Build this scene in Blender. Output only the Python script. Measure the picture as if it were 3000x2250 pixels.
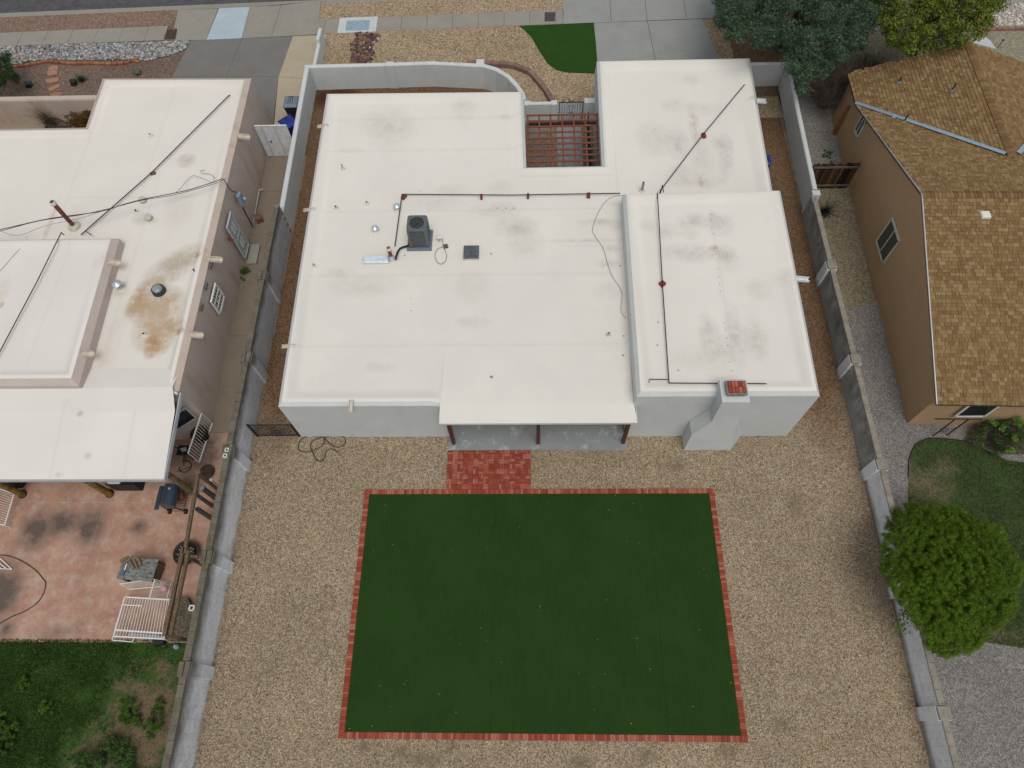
import bpy, math, random
import numpy as np
from mathutils import Vector, Matrix, noise
random.seed(7); rng = np.random.default_rng(11)
for o in list(bpy.data.objects): bpy.data.objects.remove(o)
SC = bpy.context.scene; COL = SC.collection

# ------------------------------------------------------------------ camera
H = 25.8; F = 2043.69
CX = Vector((0.9995809, 0.00670639, -0.02816106)); CU = Vector((0.00669229, 0.89291029, 0.45018488)); CD = Vector((-0.02816442, 0.45018467, -0.89249119))
cam_d = bpy.data.cameras.new('camera'); cam = bpy.data.objects.new('camera', cam_d); COL.objects.link(cam)
cam_d.sensor_width = 36; cam_d.lens = 36*F/3000; cam_d.clip_end = 600; cam_d.clip_start = .1
M = Matrix((CX, CU, -CD)).transposed().to_4x4(); M.translation = (0, 0, H); cam.matrix_world = M
SC.camera = cam
# ------------------------------------------------------------------ light
SUN_EL, SUN_AZ = math.radians(66), math.radians(165)      # azimuth clockwise from north (+Y)
w = bpy.data.worlds.new('World'); SC.world = w; w.use_nodes = True
nt = w.node_tree; nt.nodes.clear()
sky = nt.nodes.new('ShaderNodeTexSky'); sky.sky_type = 'NISHITA'; sky.sun_disc = False
sky.sun_elevation = SUN_EL; sky.sun_rotation = SUN_AZ; sky.air_density = 1.0; sky.dust_density = 6.0; sky.ozone_density = 1.0; sky.altitude = 1500
bg = nt.nodes.new('ShaderNodeBackground'); bg.inputs['Strength'].default_value = 0.13
wo = nt.nodes.new('ShaderNodeOutputWorld'); hs = nt.nodes.new('ShaderNodeHueSaturation'); hs.inputs['Saturation'].default_value = .26; nt.links.new(sky.outputs[0], hs.inputs['Color']); nt.links.new(hs.outputs[0], bg.inputs[0]); nt.links.new(bg.outputs[0], wo.inputs[0])
sd = bpy.data.lights.new('sun', 'SUN'); sd.energy = 1.4; sd.angle = math.radians(36); sd.color = (1, .95, .87)
sun = bpy.data.objects.new('sun', sd); COL.objects.link(sun)
sv = Vector((math.sin(SUN_AZ)*math.cos(SUN_EL), math.cos(SUN_AZ)*math.cos(SUN_EL), math.sin(SUN_EL)))
sun.rotation_euler = sv.to_track_quat('Z', 'Y').to_euler(); sun.location = (0, 0, 60)
SC.view_settings.view_transform = 'Standard'; SC.view_settings.look = 'None'; SC.view_settings.exposure = 0.0
SC.view_settings.gamma = 1; SC.view_settings.use_curve_mapping = False

# ------------------------------------------------------------------ turning picture measurements into places
def _ray(px, py): return CX*(px-1500) + CU*(1125-py) + CD*F
def at(px, py, z=0.0):
    r = _ray(px, py); k = (z-H)/r.z; return Vector((r.x*k, r.y*k, z))
def aty(px, py, y):
    r = _ray(px, py); k = y/r.y; return Vector((r.x*k, y, H+r.z*k))
def atx(px, py, x):
    r = _ray(px, py); k = x/r.x; return Vector((x, r.y*k, H+r.z*k))
S8 = 800/2212.
def G(ox, oy, x, y, z=0.0, s=S8): return at(ox+x*s, oy+y*s, z)
def GL(ox, oy, pts, z=0.0, s=S8): return [G(ox, oy, x, y, z, s) for x, y in pts]

# ------------------------------------------------------------------ mesh helpers
ORG = {}
class MB:
    def __init__(s): s.v = []; s.f = []
    def add(s, vs, fs):
        n = len(s.v); s.v += [tuple(v) for v in vs]; s.f += [tuple(i+n for i in f) for f in fs]; return s
    def hexa(s, b, t):       # bottom 4 ccw, top 4 ccw
        return s.add(list(b)+list(t), [(3,2,1,0),(4,5,6,7),(0,1,5,4),(1,2,6,5),(2,3,7,6),(3,0,4,7)])
    def box(s, c, d, rz=0, m=None):
        x, y, z = d[0]/2, d[1]/2, d[2]/2
        vs = [Vector(p) for p in ((-x,-y,-z),(x,-y,-z),(x,y,-z),(-x,y,-z),(-x,-y,z),(x,-y,z),(x,y,z),(-x,y,z))]
        R = m if m is not None else Matrix.Rotation(rz, 3, 'Z')
        vs = [R @ v + Vector(c) for v in vs]; return s.hexa(vs[:4], vs[4:])
    def bar(s, a, b, w, h, up=Vector((0,0,1))):   # rectangular bar between two points
        a, b = Vector(a), Vector(b); d = (b-a)
        L = d.length
        if L < 1e-5: return s
        d = d/L; sx = d.cross(up)
        if sx.length < 1e-3: sx = d.cross(Vector((0,1,0)))
        sx.normalize(); u = sx.cross(d).normalized()
        q = [(-1,-1),(1,-1),(1,1),(-1,1)]
        A = [a + sx*(i*w/2) + u*(j*h/2) for i, j in q]; B = [b + sx*(i*w/2) + u*(j*h/2) for i, j in q]
        return s.hexa(A, B)
    def prism(s, poly, z0, z1):
        p = [(v[0], v[1]) for v in poly]
        ar = sum(p[i][0]*p[(i+1)%len(p)][1]-p[(i+1)%len(p)][0]*p[i][1] for i in range(len(p)))
        if ar < 0: p = p[::-1]
        n = len(p); vs = [(x,y,z0) for x,y in p]+[(x,y,z1) for x,y in p]
        fs = [tuple(range(n-1,-1,-1)), tuple(range(n,2*n))]+[(i,(i+1)%n,n+(i+1)%n,n+i) for i in range(n)]
        return s.add(vs, fs)
    def tube(s, pts, r, n=8, caps=True):
        pts = [Vector(p) for p in pts]; rs = r if isinstance(r, (list, tuple)) else [r]*len(pts)
        vs = []; prev = None
        for i, p in enumerate(pts):
            d = (pts[min(i+1,len(pts)-1)]-pts[max(i-1,0)])
            if d.length < 1e-7: d = Vector((0,0,1))
            d.normalize()
            if prev is None: a = d.orthogonal().normalized()
            else:
                a = prev - d*prev.dot(d)
                if a.length < 1e-4: a = d.orthogonal()
                a.normalize()
            prev = a; b = d.cross(a)
            for k in range(n):
                t = 2*math.pi*k/n; vs.append(p+(a*math.cos(t)+b*math.sin(t))*rs[i])
        fs = []
        for i in range(len(pts)-1):
            for k in range(n):
                fs.append((i*n+k, i*n+(k+1)%n, (i+1)*n+(k+1)%n, (i+1)*n+k))
        if caps: fs.append(tuple(range(n-1,-1,-1))); fs.append(tuple((len(pts)-1)*n+k for k in range(n)))
        return s.add(vs, fs)
    def lathe(s, c, prof, n=20):   # prof: (r,z) from bottom to top
        vs = []; c = Vector(c)
        for r, z in prof:
            for k in range(n):
                t = 2*math.pi*k/n; vs.append((c.x+r*math.cos(t), c.y+r*math.sin(t), c.z+z))
        fs = []
        for i in range(len(prof)-1):
            for k in range(n): fs.append((i*n+k, i*n+(k+1)%n, (i+1)*n+(k+1)%n, (i+1)*n+k))
        fs.append(tuple(range(n-1,-1,-1))); fs.append(tuple((len(prof)-1)*n+k for k in range(n)))
        return s.add(vs, fs)
    def build(s, name, mat, parent=None, smooth=False, **props):
        off = ORG.get(parent.name, Vector((0,0,0))) if parent else Vector((0,0,0))
        me = bpy.data.meshes.new(name); me.from_pydata([tuple(Vector(v)-off) for v in s.v], [], s.f); me.update()
        if mat: me.materials.append(mat)
        if smooth:
            me.shade_smooth()
            if smooth != 'full':
                try: me.set_sharp_from_angle(angle=math.radians(40))
                except Exception: pass
        o = bpy.data.objects.new(name, me); COL.objects.link(o)
        if parent: o.parent = parent; ORG[o.name] = off.copy()
        for k, v in props.items(): o[k] = v
        return o
def thing(name, label, cat, loc=(0,0,0), group=None):
    o = bpy.data.objects.new(name, None); COL.objects.link(o); o.location = loc; o.empty_display_size = .2
    ORG[o.name] = Vector(loc); o['label'] = label; o['category'] = cat
    if group: o['group'] = group
    return o
def tag(o, label, cat, group=None):
    o['label'] = label; o['category'] = cat
    if group: o['group'] = group
    return o
def struct(mb, name, mat, **k):
    o = mb.build(name, mat, **k); o['kind'] = 'structure'; return o
def arr_mesh(name, V, Fc, mat, parent=None, k=None, smooth=False, **props):
    """V (n,3), Fc (m,k)"""
    me = bpy.data.meshes.new(name); off = np.array(ORG.get(parent.name, (0,0,0))) if parent else np.zeros(3)
    V = (V-off).astype(np.float32); m, kk = Fc.shape
    me.vertices.add(len(V)); me.vertices.foreach_set('co', V.ravel())
    me.loops.add(m*kk); me.loops.foreach_set('vertex_index', Fc.astype(np.int32).ravel())
    me.polygons.add(m); me.polygons.foreach_set('loop_start', np.arange(0, m*kk, kk, dtype=np.int32)); me.polygons.foreach_set('loop_total', np.full(m, kk, dtype=np.int32))
    me.update(calc_edges=True); me.validate()
    if mat: me.materials.append(mat)
    if smooth: me.shade_smooth()
    o = bpy.data.objects.new(name, me); COL.objects.link(o)
    if parent: o.parent = parent; ORG[o.name] = Vector(off)
    for a, b in props.items(): o[a] = b
    return o
def pieces(name, mesh, xf, parent, limit=300, stuffname=None):
    """first `limit` transforms become part objects sharing one mesh, the rest one joined part"""
    off = ORG.get(parent.name, Vector((0,0,0))); T = Matrix.Translation(-off)
    for m in xf[:limit]:
        o = bpy.data.objects.new(name, mesh); COL.objects.link(o); o.parent = parent; o.matrix_local = T @ m
    rest = xf[limit:]
    if rest:
        bv = np.array([v.co[:] for v in mesh.vertices]); bf = [tuple(p.vertices) for p in mesh.polygons]
        V = []; Fs = []
        for m in rest:
            A = np.array(m); n = sum(len(q) for q in V); V.append(bv @ A[:3,:3].T + A[:3,3]); Fs += [tuple(i+n for i in f) for f in bf]
        mb = MB(); mb.v = [tuple(v) for v in np.vstack(V)]; mb.f = Fs
        o = mb.build(stuffname or name+'s', mesh.materials[0], parent); o['kind'] = 'stuff'
def bevel_box_mesh(name, d, b, mat, z0=False):
    """box with a chamfered top, origin at centre (or base if z0)"""
    x, y, z = d[0]/2, d[1]/2, d[2]/2; zo = z if z0 else 0
    r = [(-x,-y,-z),(x,-y,-z),(x,y,-z),(-x,y,-z),(-x,-y,z-b),(x,-y,z-b),(x,y,z-b),(-x,y,z-b),(-x+b,-y+b,z),(x-b,-y+b,z),(x-b,y-b,z),(-x+b,y-b,z)]
    r = [(a,c,e+zo) for a,c,e in r]
    f = [(3,2,1,0),(0,1,5,4),(1,2,6,5),(2,3,7,6),(3,0,4,7),(4,5,9,8),(5,6,10,9),(6,7,11,10),(7,4,8,11),(8,9,10,11)]
    me = bpy.data.meshes.new(name); me.from_pydata(r, [], f); me.update(); me.materials.append(mat); return me

# ------------------------------------------------------------------ materials
class NM:
    def __init__(s, name, rough=.9, spec=.25, metal=0):
        s.m = bpy.data.materials.new(name); s.m.use_nodes = True; s.t = s.m.node_tree; s.b = s.t.nodes['Principled BSDF']
        s.b.inputs['Roughness'].default_value = rough; s.b.inputs['Metallic'].default_value = metal
        s.b.inputs['Specular IOR Level'].default_value = spec
        s._pos = None
    def n(s, ty, **k):
        q = s.t.nodes.new(ty)
        for a, b in k.items():
            if hasattr(q, a): setattr(q, a, b)
            else: q.inputs[a].default_value = b
        return q
    def l(s, a, b): s.t.links.new(a, b)
    def pos(s):
        if s._pos is None: s._pos = s.n('ShaderNodeNewGeometry').outputs['Position']
        return s._pos
    def scaled(s, sc, rot=(0,0,0), loc=(0,0,0)):
        q = s.n('ShaderNodeMapping'); s.l(s.pos(), q.inputs[0]); q.inputs['Scale'].default_value = sc; q.inputs['Rotation'].default_value = rot; q.inputs['Location'].default_value = loc
        return q.outputs[0]
    def noise(s, scale, detail=4, rough=.6, vec=None):
        q = s.n('ShaderNodeTexNoise'); q.inputs['Scale'].default_value = scale; q.inputs['Detail'].default_value = detail; q.inputs['Roughness'].default_value = rough
        s.l(vec or s.pos(), q.inputs['Vector']); return q.outputs[0]
    def ramp(s, fac, stops, interp='LINEAR'):
        q = s.n('ShaderNodeValToRGB'); q.color_ramp.interpolation = interp; e = q.color_ramp.elements
        while len(e) < len(stops): e.new(.5)
        for i, (p, c) in enumerate(stops):
            e[i].position = p; e[i].color = (c, c, c, 1) if isinstance(c, (int, float)) else (*c, 1)
        s.l(fac, q.inputs[0]); return q.outputs[0]
    def mix(s, fac, a, b, mode='MIX'):
        q = s.n('ShaderNodeMix', data_type='RGBA', blend_type=mode)
        for v, i in ((fac, 0), (a, 6), (b, 7)):
            if isinstance(v, (int, float)): q.inputs[i].default_value = v if i == 0 else (v, v, v, 1)
            elif isinstance(v, tuple): q.inputs[i].default_value = (*v, 1)
            else: s.l(v, q.inputs[i])
        return q.outputs[2]
    def math(s, op, a, b=0.0, c=0.0, clamp=False):
        q = s.n('ShaderNodeMath', operation=op); q.use_clamp = clamp
        for v, i in ((a, 0), (b, 1), (c, 2)):
            if isinstance(v, (int, float)): q.inputs[i].default_value = v
            else: s.l(v, q.inputs[i])
        return q.outputs[0]
    def bump(s, h, strength=.3, dist=.02):
        q = s.n('ShaderNodeBump'); q.inputs['Strength'].default_value = strength; q.inputs['Distance'].default_value = dist
        s.l(h, q.inputs['Height']); s.l(q.outputs[0], s.b.inputs['Normal'])
    def col(s, c):
        if isinstance(c, tuple): s.b.inputs['Base Color'].default_value = (*c, 1)
        else: s.l(c, s.b.inputs['Base Color'])
        return s.m
    def rnd(s):
        a = s.n('ShaderNodeObjectInfo').outputs['Random']; b = s.n('ShaderNodeNewGeometry').outputs['Random Per Island']
        return s.math('FRACT', s.math('ADD', a, b))
    def blob(s, p, rx, ry, rot=0, p2=.8):
        q = s.n('ShaderNodeMapping', vector_type='TEXTURE'); q.inputs['Location'].default_value = (p[0], p[1], 0); q.inputs['Rotation'].default_value = (0, 0, rot); q.inputs['Scale'].default_value = (rx, ry, 1e4)
        s.l(s.pos(), q.inputs[0]); g = s.n('ShaderNodeTexGradient', gradient_type='SPHERICAL'); s.l(q.outputs[0], g.inputs[0]); return g.outputs['Fac']
def plain(name, c, rough=.7, var=.12, scale=6, spec=.3, metal=0, bump=0):
    m = NM(name, rough, spec, metal); f = m.noise(scale, 5)
    lo = tuple(x*(1-var*2) for x in c); hi = tuple(min(1, x*(1+var*1.2)) for x in c)
    r = m.ramp(f, [(.3, lo), (.7, hi)])
    if bump: m.bump(m.noise(scale*12, 3), bump, .01)
    return m.col(r)
def stucco(name, c, stains=0.0, sc=(.35,.3,.25), seedloc=0):
    m = NM(name, .95, .15); f = m.noise(1.3, 6, .7); g = m.noise(28, 3)
    a = m.ramp(f, [(.28, tuple(x*.9 for x in c)), (.7, tuple(x*1.04 for x in c))])
    a = m.mix(.25, a, m.ramp(g, [(.3, tuple(x*.75 for x in c)), (.7, tuple(min(1,x*1.15) for x in c))]))
    if stains:
        v = m.scaled((1.2, 1.2, .35)); s = m.ramp(m.noise(1.1, 5, .65, v), [(.52, 0.0), (.72, 1.0)])
        a = m.mix(m.math('MULTIPLY', s, stains), a, sc)
    m.bump(g, .35, .01); return m.col(a)
STM = 1.05
def membrane(name, c, blobs, seams, dirt=(.38,.35,.31)):
    m = NM(name, .85, .2); big = m.noise(.35, 5, .6); fine = m.noise(5, 6, .7)
    a = m.ramp(big, [(.35, tuple(x*.94 for x in c)), (.65, tuple(x*1.02 for x in c))])
    a = m.mix(.35, a, m.ramp(fine, [(.25, tuple(x*.93 for x in c)), (.75, tuple(x*1.03 for x in c))]))
    brk = m.ramp(m.noise(2.2, 6, .72), [(.32, .15), (.62, 1.0)])
    spk = m.ramp(m.noise(22, 3, .8), [(.4, .55), (.6, 1.0)])
    for (p, rx, ry, rot, st, colr) in blobs:
        g = m.blob(p, rx, ry, rot); g = m.math('POWER', g, .75); g = m.math('MULTIPLY', g, st*STM)
        g = m.math('MULTIPLY', m.math('MULTIPLY', g, brk), spk, clamp=True); a = m.mix(g, a, colr)
    sx = m.n('ShaderNodeSeparateXYZ'); m.l(m.pos(), sx.inputs[0])
    wob = m.math('MULTIPLY', m.math('SUBTRACT', m.noise(.5, 2), .5), .06)
    for ax, v, x0, x1 in seams:
        o = sx.outputs[ax]; ot = sx.outputs[1-ax]
        d = m.math('ABSOLUTE', m.math('SUBTRACT', m.math('ADD', o, wob), v)); l = m.math('LESS_THAN', d, .014)
        l = m.math('MULTIPLY', l, m.math('MULTIPLY', m.math('GREATER_THAN', ot, x0), m.math('LESS_THAN', ot, x1)))
        a = m.mix(m.math('MULTIPLY', l, .22), a, dirt)
        d2 = m.math('LESS_THAN', d, .12); d2 = m.math('MULTIPLY', d2, m.math('MULTIPLY', m.math('GREATER_THAN', ot, x0), m.math('LESS_THAN', ot, x1)))
        a = m.mix(m.math('MULTIPLY', m.math('MULTIPLY', d2, brk), .05), a, dirt)
    m.bump(fine, .15, .01); return m.col(a)
def gravel(name, stops, size=.03, tint=None, patch=.25, low=.25, bump=.6, drift=False):
    m = NM(name, .95, .1)
    v = m.n('ShaderNodeTexVoronoi', feature='F1'); v.inputs['Scale'].default_value = 1/size; m.l(m.pos(), v.inputs['Vector']); v.inputs['Randomness'].default_value = 1
    sp = m.n('ShaderNodeSeparateColor'); m.l(v.outputs['Color'], sp.inputs[0])
    a = m.ramp(sp.outputs[0], stops, 'CONSTANT')
    v2 = m.n('ShaderNodeTexVoronoi', feature='F1'); v2.inputs['Scale'].default_value = 1/(size*2.3); m.l(m.pos(), v2.inputs['Vector'])
    s2 = m.n('ShaderNodeSeparateColor'); m.l(v2.outputs['Color'], s2.inputs[0])
    a = m.mix(.28, a, m.ramp(s2.outputs[1], stops, 'CONSTANT'))
    dk = m.ramp(v.outputs['Distance'], [(.25, 1.0), (.75, .45)]); a = m.mix(.8, a, dk, 'MULTIPLY')
    lo = m.ramp(m.noise(low, 6, .68), [(.3, 1-patch), (.65, 1+0.0)]); a = m.mix(1.0, a, lo, 'MULTIPLY')
    if drift:
        q = m.ramp(m.noise(.55, 7, .75), [(.58, 0.0), (.78, .28)]); a = m.mix(q, a, (.20,.145,.09))
        q = m.ramp(m.noise(1.6, 6, .75), [(.62, 0.0), (.8, .35)]); a = m.mix(q, a, (.13,.09,.06))
        for (px_, py_, rx_, ry_) in ((2130,2200,.5,.35),(2290,2125,.45,.4),(1240,2225,.8,.3),(1320,2190,.35,.25),(1700,2235,.6,.3),(1890,2215,.5,.3),(1985,1365,.7,.4),(1180,2200,.3,.3),(2330,1480,.5,.8),(1070,2190,.4,.2)):
            v_ = at(px_, py_); g_ = m.math('MULTIPLY', m.math('MULTIPLY', m.blob(v_, rx_, ry_), m.ramp(m.noise(4, 5, .7), [(.3,.2),(.6,1.0)])), 1.0, clamp=True); a = m.mix(g_, a, (.15,.115,.075))
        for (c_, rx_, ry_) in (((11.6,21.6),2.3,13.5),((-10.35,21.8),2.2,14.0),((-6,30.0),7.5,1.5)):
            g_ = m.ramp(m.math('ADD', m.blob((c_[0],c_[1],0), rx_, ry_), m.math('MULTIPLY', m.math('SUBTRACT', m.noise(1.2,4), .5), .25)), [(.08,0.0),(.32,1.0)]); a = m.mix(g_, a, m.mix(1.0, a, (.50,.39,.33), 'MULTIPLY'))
    if tint: a = m.mix(m.ramp(m.noise(.5, 4), [(.42, 0.0), (.65, .6)]), a, tint)
    m.bump(v.outputs['Distance'], -bump if False else bump, size*.4); return m.col(a)
def concrete(name, c, stain=.3, dark=(.1,.095,.08), joints=None):
    m = NM(name, .9, .2)
    a = m.ramp(m.noise(.8, 6, .7), [(.3, tuple(x*.84 for x in c)), (.7, tuple(x*1.08 for x in c))])
    a = m.mix(.3, a, m.ramp(m.noise(14, 5, .8), [(.3, tuple(x*.8 for x in c)), (.7, tuple(x*1.15 for x in c))]))
    s = m.ramp(m.noise(1.7, 7, .75), [(.55, 0.0), (.8, 1.0)]); a = m.mix(m.math('MULTIPLY', s, stain), a, dark)
    m.bump(m.noise(60, 2), .15, .005); return m.col(a)
def randmat(name, stops, rough=.9, spec=.15, grain=.25, gscale=30, bump=.2):
    m = NM(name, rough, spec); a = m.ramp(m.rnd(), stops, 'CONSTANT')
    g = m.ramp(m.noise(gscale, 4, .7), [(.25, 1-grain), (.75, 1.0)]); a = m.mix(1.0, a, g, 'MULTIPLY')
    if bump: m.bump(m.noise(gscale*2, 3), bump, .005)
    return m.col(a)
def leafmat(name, stops, rough=.65, trans=.15):
    m = NM(name, rough, .2); a = m.ramp(m.rnd(), stops)
    c = m.ramp(m.noise(.9, 3), [(.3, .75), (.7, 1.15)]); a = m.mix(1.0, a, c, 'MULTIPLY')
    m.b.inputs['Transmission Weight'].default_value = 0
    return m.col(a)
# ------------------------------------------------------------------ shared materials
TAN = [(0,(.425,.316,.200)),(.16,(.287,.209,.133)),(.32,(.52,.415,.285)),(.5,(.215,.157,.105)),(.64,(.455,.335,.175)),(.76,(.63,.55,.43)),(.86,(.16,.118,.083)),(.93,(.38,.35,.305))]
GREY = [(0,(.30,.28,.26)),(.2,(.22,.20,.185)),(.4,(.37,.35,.33)),(.6,(.18,.165,.15)),(.78,(.45,.43,.41)),(.9,(.26,.235,.20))]
PINK = [(0,(.25,.17,.13)),(.2,(.17,.115,.09)),(.4,(.31,.23,.18)),(.6,(.13,.09,.075)),(.78,(.38,.30,.24)),(.9,(.2,.16,.13))]
OLIVE = [(0,(.31,.27,.17)),(.2,(.22,.185,.115)),(.4,(.39,.34,.23)),(.6,(.17,.14,.09)),(.78,(.48,.42,.30)),(.9,(.26,.24,.17))]
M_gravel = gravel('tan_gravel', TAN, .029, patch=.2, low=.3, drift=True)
M_gravel_front = gravel('tan_gravel_front', [(p, (c[0]*1.12, c[1]*1.1, c[2]*1.05)) for p, c in TAN], .04, patch=.15)
M_gravel_side = gravel('brown_gravel', [(p, (c[0]*.56, c[1]*.49, c[2]*.45)) for p, c in TAN], .034, patch=.2, low=.5)
M_grey = gravel('grey_gravel', GREY, .03, patch=.25)
M_pink = gravel('pink_gravel', PINK, .032, patch=.2)
M_olive = gravel('olive_gravel', OLIVE, .034, patch=.2)
M_dirt = plain('dirt', (.2,.155,.11), 1, .2, 2)
M_asphalt = plain('asphalt', (.085,.085,.088), .9, .15, 3, bump=.3)
M_walk = concrete('sidewalk_concrete', (.29,.275,.235), .5, (.17,.15,.11))
M_drive = concrete('driveway_concrete', (.29,.30,.285), .35, (.16,.155,.14))
M_drive_l = concrete('grey_drive_concrete', (.185,.178,.17), .3, (.12,.115,.11))
M_tan = concrete('tan_concrete', (.42,.36,.265), .3, (.3,.25,.18))
M_blue = concrete('new_concrete', (.40,.48,.53), .15, (.3,.35,.4))
M_white = concrete('white_concrete', (.52,.56,.56), .2, (.35,.35,.33))
M_slab = concrete('patio_concrete', (.26,.275,.275), 1.5, (.50,.53,.54))
M_pass = concrete('alley_concrete', (.205,.17,.13), .6, (.10,.08,.06))
M_joint = plain('joint', (.07,.065,.055), 1)
M_brick = randmat('red_brick', [(0,(.33,.075,.043)),(.13,(.275,.062,.038)),(.27,(.37,.10,.060)),(.4,(.30,.066,.038)),(.52,(.42,.15,.105)),(.63,(.345,.088,.053)),(.74,(.245,.055,.035)),(.84,(.39,.125,.08)),(.93,(.37,.16,.13))], grain=.2)
M_iron = plain('black_iron', (.018,.018,.02), .5, .1, 20, .4)
M_timber = plain('weathered_timber', (.14,.095,.055), .85, .25, 12)
M_whitepaint = plain('white_painted_metal', (.70,.70,.66), .5, .05, 20, .4)
M_block = randmat('concrete_block', [(0,(.43,.45,.48)),(.25,(.39,.41,.44)),(.5,(.46,.48,.50)),(.75,(.41,.42,.43))], grain=.22, gscale=9)
M_blockd = randmat('stained_block', [(0,(.20,.19,.165)),(.25,(.16,.15,.135)),(.5,(.24,.225,.19)),(.75,(.185,.18,.165))], grain=.35, gscale=5)
M_mortar = plain('mortar', (.2,.2,.195), 1, .15, 8)
M_cap = randmat('cap_block_concrete', [(0,(.185,.165,.125)),(.5,(.195,.175,.135)),(.8,(.175,.157,.118))], grain=.5, gscale=4)
M_cap2 = randmat('cap_block_tan', [(0,(.31,.285,.235)),(.5,(.33,.30,.25)),(.8,(.285,.26,.215))], grain=.4, gscale=4)

# ------------------------------------------------------------------ ground, street, paving
def sheet(name, pts, z, mat, **k):
    m = MB(); p = [(v[0], v[1]) for v in pts]
    ar = sum(p[i][0]*p[(i+1)%len(p)][1]-p[(i+1)%len(p)][0]*p[i][1] for i in range(len(p)))
    if ar < 0: p = p[::-1]
    m.add([(x, y, z) for x, y in p], [tuple(range(len(p)))]); return struct(m, name, mat, **k)
def yt0(x): return 36.68+.03*x
def yk(x): return 37.6+.03*(x+16)
m = MB(); m.add([(-400,-400,-.14),(400,-400,-.14),(400,400,-.14),(-400,400,-.14)], [(0,1,2,3)]); struct(m, 'ground', M_dirt)
lot = MB(); lot.prism([(-90,-70),(90,-70),(90,yk(90)),(-90,yk(-90))], -.139, 0.0); struct(lot, 'lot_ground', M_dirt)
m = MB(); m.add([(-90,yk(-90)+.5,-.105),(90,yk(90)+.5,-.105),(90,yk(90)+9,-.09),(-90,yk(-90)+9,-.09)], [(0,1,2,3)]); struct(m, 'street', M_asphalt)
kerb = bpy.data.objects.new('kerb', None); COL.objects.link(kerb); kerb['kind'] = 'structure'; ORG['kerb'] = Vector((0,0,0))
for i in range(34):
    x0 = -46+i*1.9; x1 = x0+1.888
    m = MB(); prof = [(0,-.139),(0,.0),(.13,.0),(.2,-.085),(.52,-.1),(.52,-.139)]
    if -20.6 < x0 < -12.6 or 2.5 < x0 < 11: prof = [(0,-.139),(0,.0),(.03,.0),(.3,-.075),(.52,-.1),(.52,-.139)]
    vs = []
    for x in (x0, x1):
        for a, z in prof: vs.append((x, yk(x)+a, z))
    n = len(prof); m.add(vs, [(j, (j+1)%n, n+(j+1)%n, n+j) for j in range(n)]+[tuple(range(n-1,-1,-1)), tuple(range(n,2*n))])
    m.build('kerb_stone', M_walk, kerb)
A_, B_, K_, D_, E_ = (0,0), (1450,0), (750,0), (2200,0), (2200,1100)
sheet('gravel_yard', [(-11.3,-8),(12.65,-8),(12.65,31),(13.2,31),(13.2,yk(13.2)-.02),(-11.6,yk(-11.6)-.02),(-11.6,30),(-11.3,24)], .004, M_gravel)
sheet('front_gravel', [(-11.55,30.95),(-3,31.0),(-.9,30.0),(.0,28),(13.2,28),(13.2,yk(13.2)-.03),(-11.6,yk(-11.6)-.03)], .008, M_gravel_front)
sheet('parkway_gravel_tan', [(-12.0,yt0(-12.0)+.01),(2.6,yt0(2.6)+.01),(2.6,yk(2.6)-.02),(-12.0,yk(-12)-.02)], .0105, M_gravel_front)
False and sheet('side_gravel_west', [(-11.3,11.2),(-9.1,11.2),(-9.2,29.0),(-1,29.0),(-1,30.6),(-11.4,30.6)], .0165, M_gravel_side)
False and sheet('side_gravel_east', [(9.9,12),(12.62,12),(12.85,30.3),(10,30.3)], .0165, M_gravel_side)
sheet('neighbour_front_gravel', [(-60,20),(-13.2,20),(-13.2,28),(-13,yk(-13)-.03),(-60,yk(-60)-.03)], .004, M_pink)
# sidewalk slabs
def yt(x): return 36.68+.03*x
sheet('sidewalk_joint_bed_left', [(-45,yt(-45)-1.2),(-20.6,yt(-20.6)-1.2),(-20.6,yt(-20.6)-.02),(-45,yt(-45)-.02)], .0145, M_joint)
sheet('sidewalk_joint_bed', [(-11.9,yt(-11.9)-1.2),(2.4,yt(2.4)-1.2),(2.4,yt(2.4)-.02),(-11.9,yt(-11.9)-.02)], .0145, M_joint)
walk = bpy.data.objects.new('sidewalk', None); COL.objects.link(walk); walk['kind'] = 'structure'; ORG['sidewalk'] = Vector((0,0,0))
def inset(p, g):
    c = Vector((sum(v[0] for v in p)/len(p), sum(v[1] for v in p)/len(p)))
    ar = sum(p[i][0]*p[(i+1)%len(p)][1]-p[(i+1)%len(p)][0]*p[i][1] for i in range(len(p)))
    if ar < 0: p = p[::-1]
    out = []; n = len(p)
    for i in range(n):
        a, b, c2 = (Vector((p[j%n][0], p[j%n][1])) for j in (i-1, i, i+1))
        d1 = (b-a).normalized(); d2 = (c2-b).normalized(); n1 = Vector((-d1.y, d1.x)); n2 = Vector((-d2.y, d2.x))
        k = n1+n2; k = k/max(.3, k.dot(n1)) if k.length > 1e-5 else n1
        out.append(b+k*g)
    return out
def slab(parent, pts, mat, z=.022, g=.012, name='slab'):
    m = MB(); m.prism(inset([(v[0], v[1]) for v in pts], g), -.01, z); return m.build(name, mat, parent)
def slabgroup(name):
    o = bpy.data.objects.new(name, None); COL.objects.link(o); o['kind'] = 'structure'; ORG[name] = Vector((0,0,0)); return o
jx = G(*K_, 1390, 130).x
xs = [jx+1.45*i for i in range(-30, 60)]
apL0, apL1 = G(*A_, 1358, 230).x, G(*K_, 495, 200).x
apR0 = G(*B_, 550, 100).x; apR1 = G(*B_, 1815, 100).x
boxl = (G(*K_, 672, 200).x, G(*K_, 980, 200).x)
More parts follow.
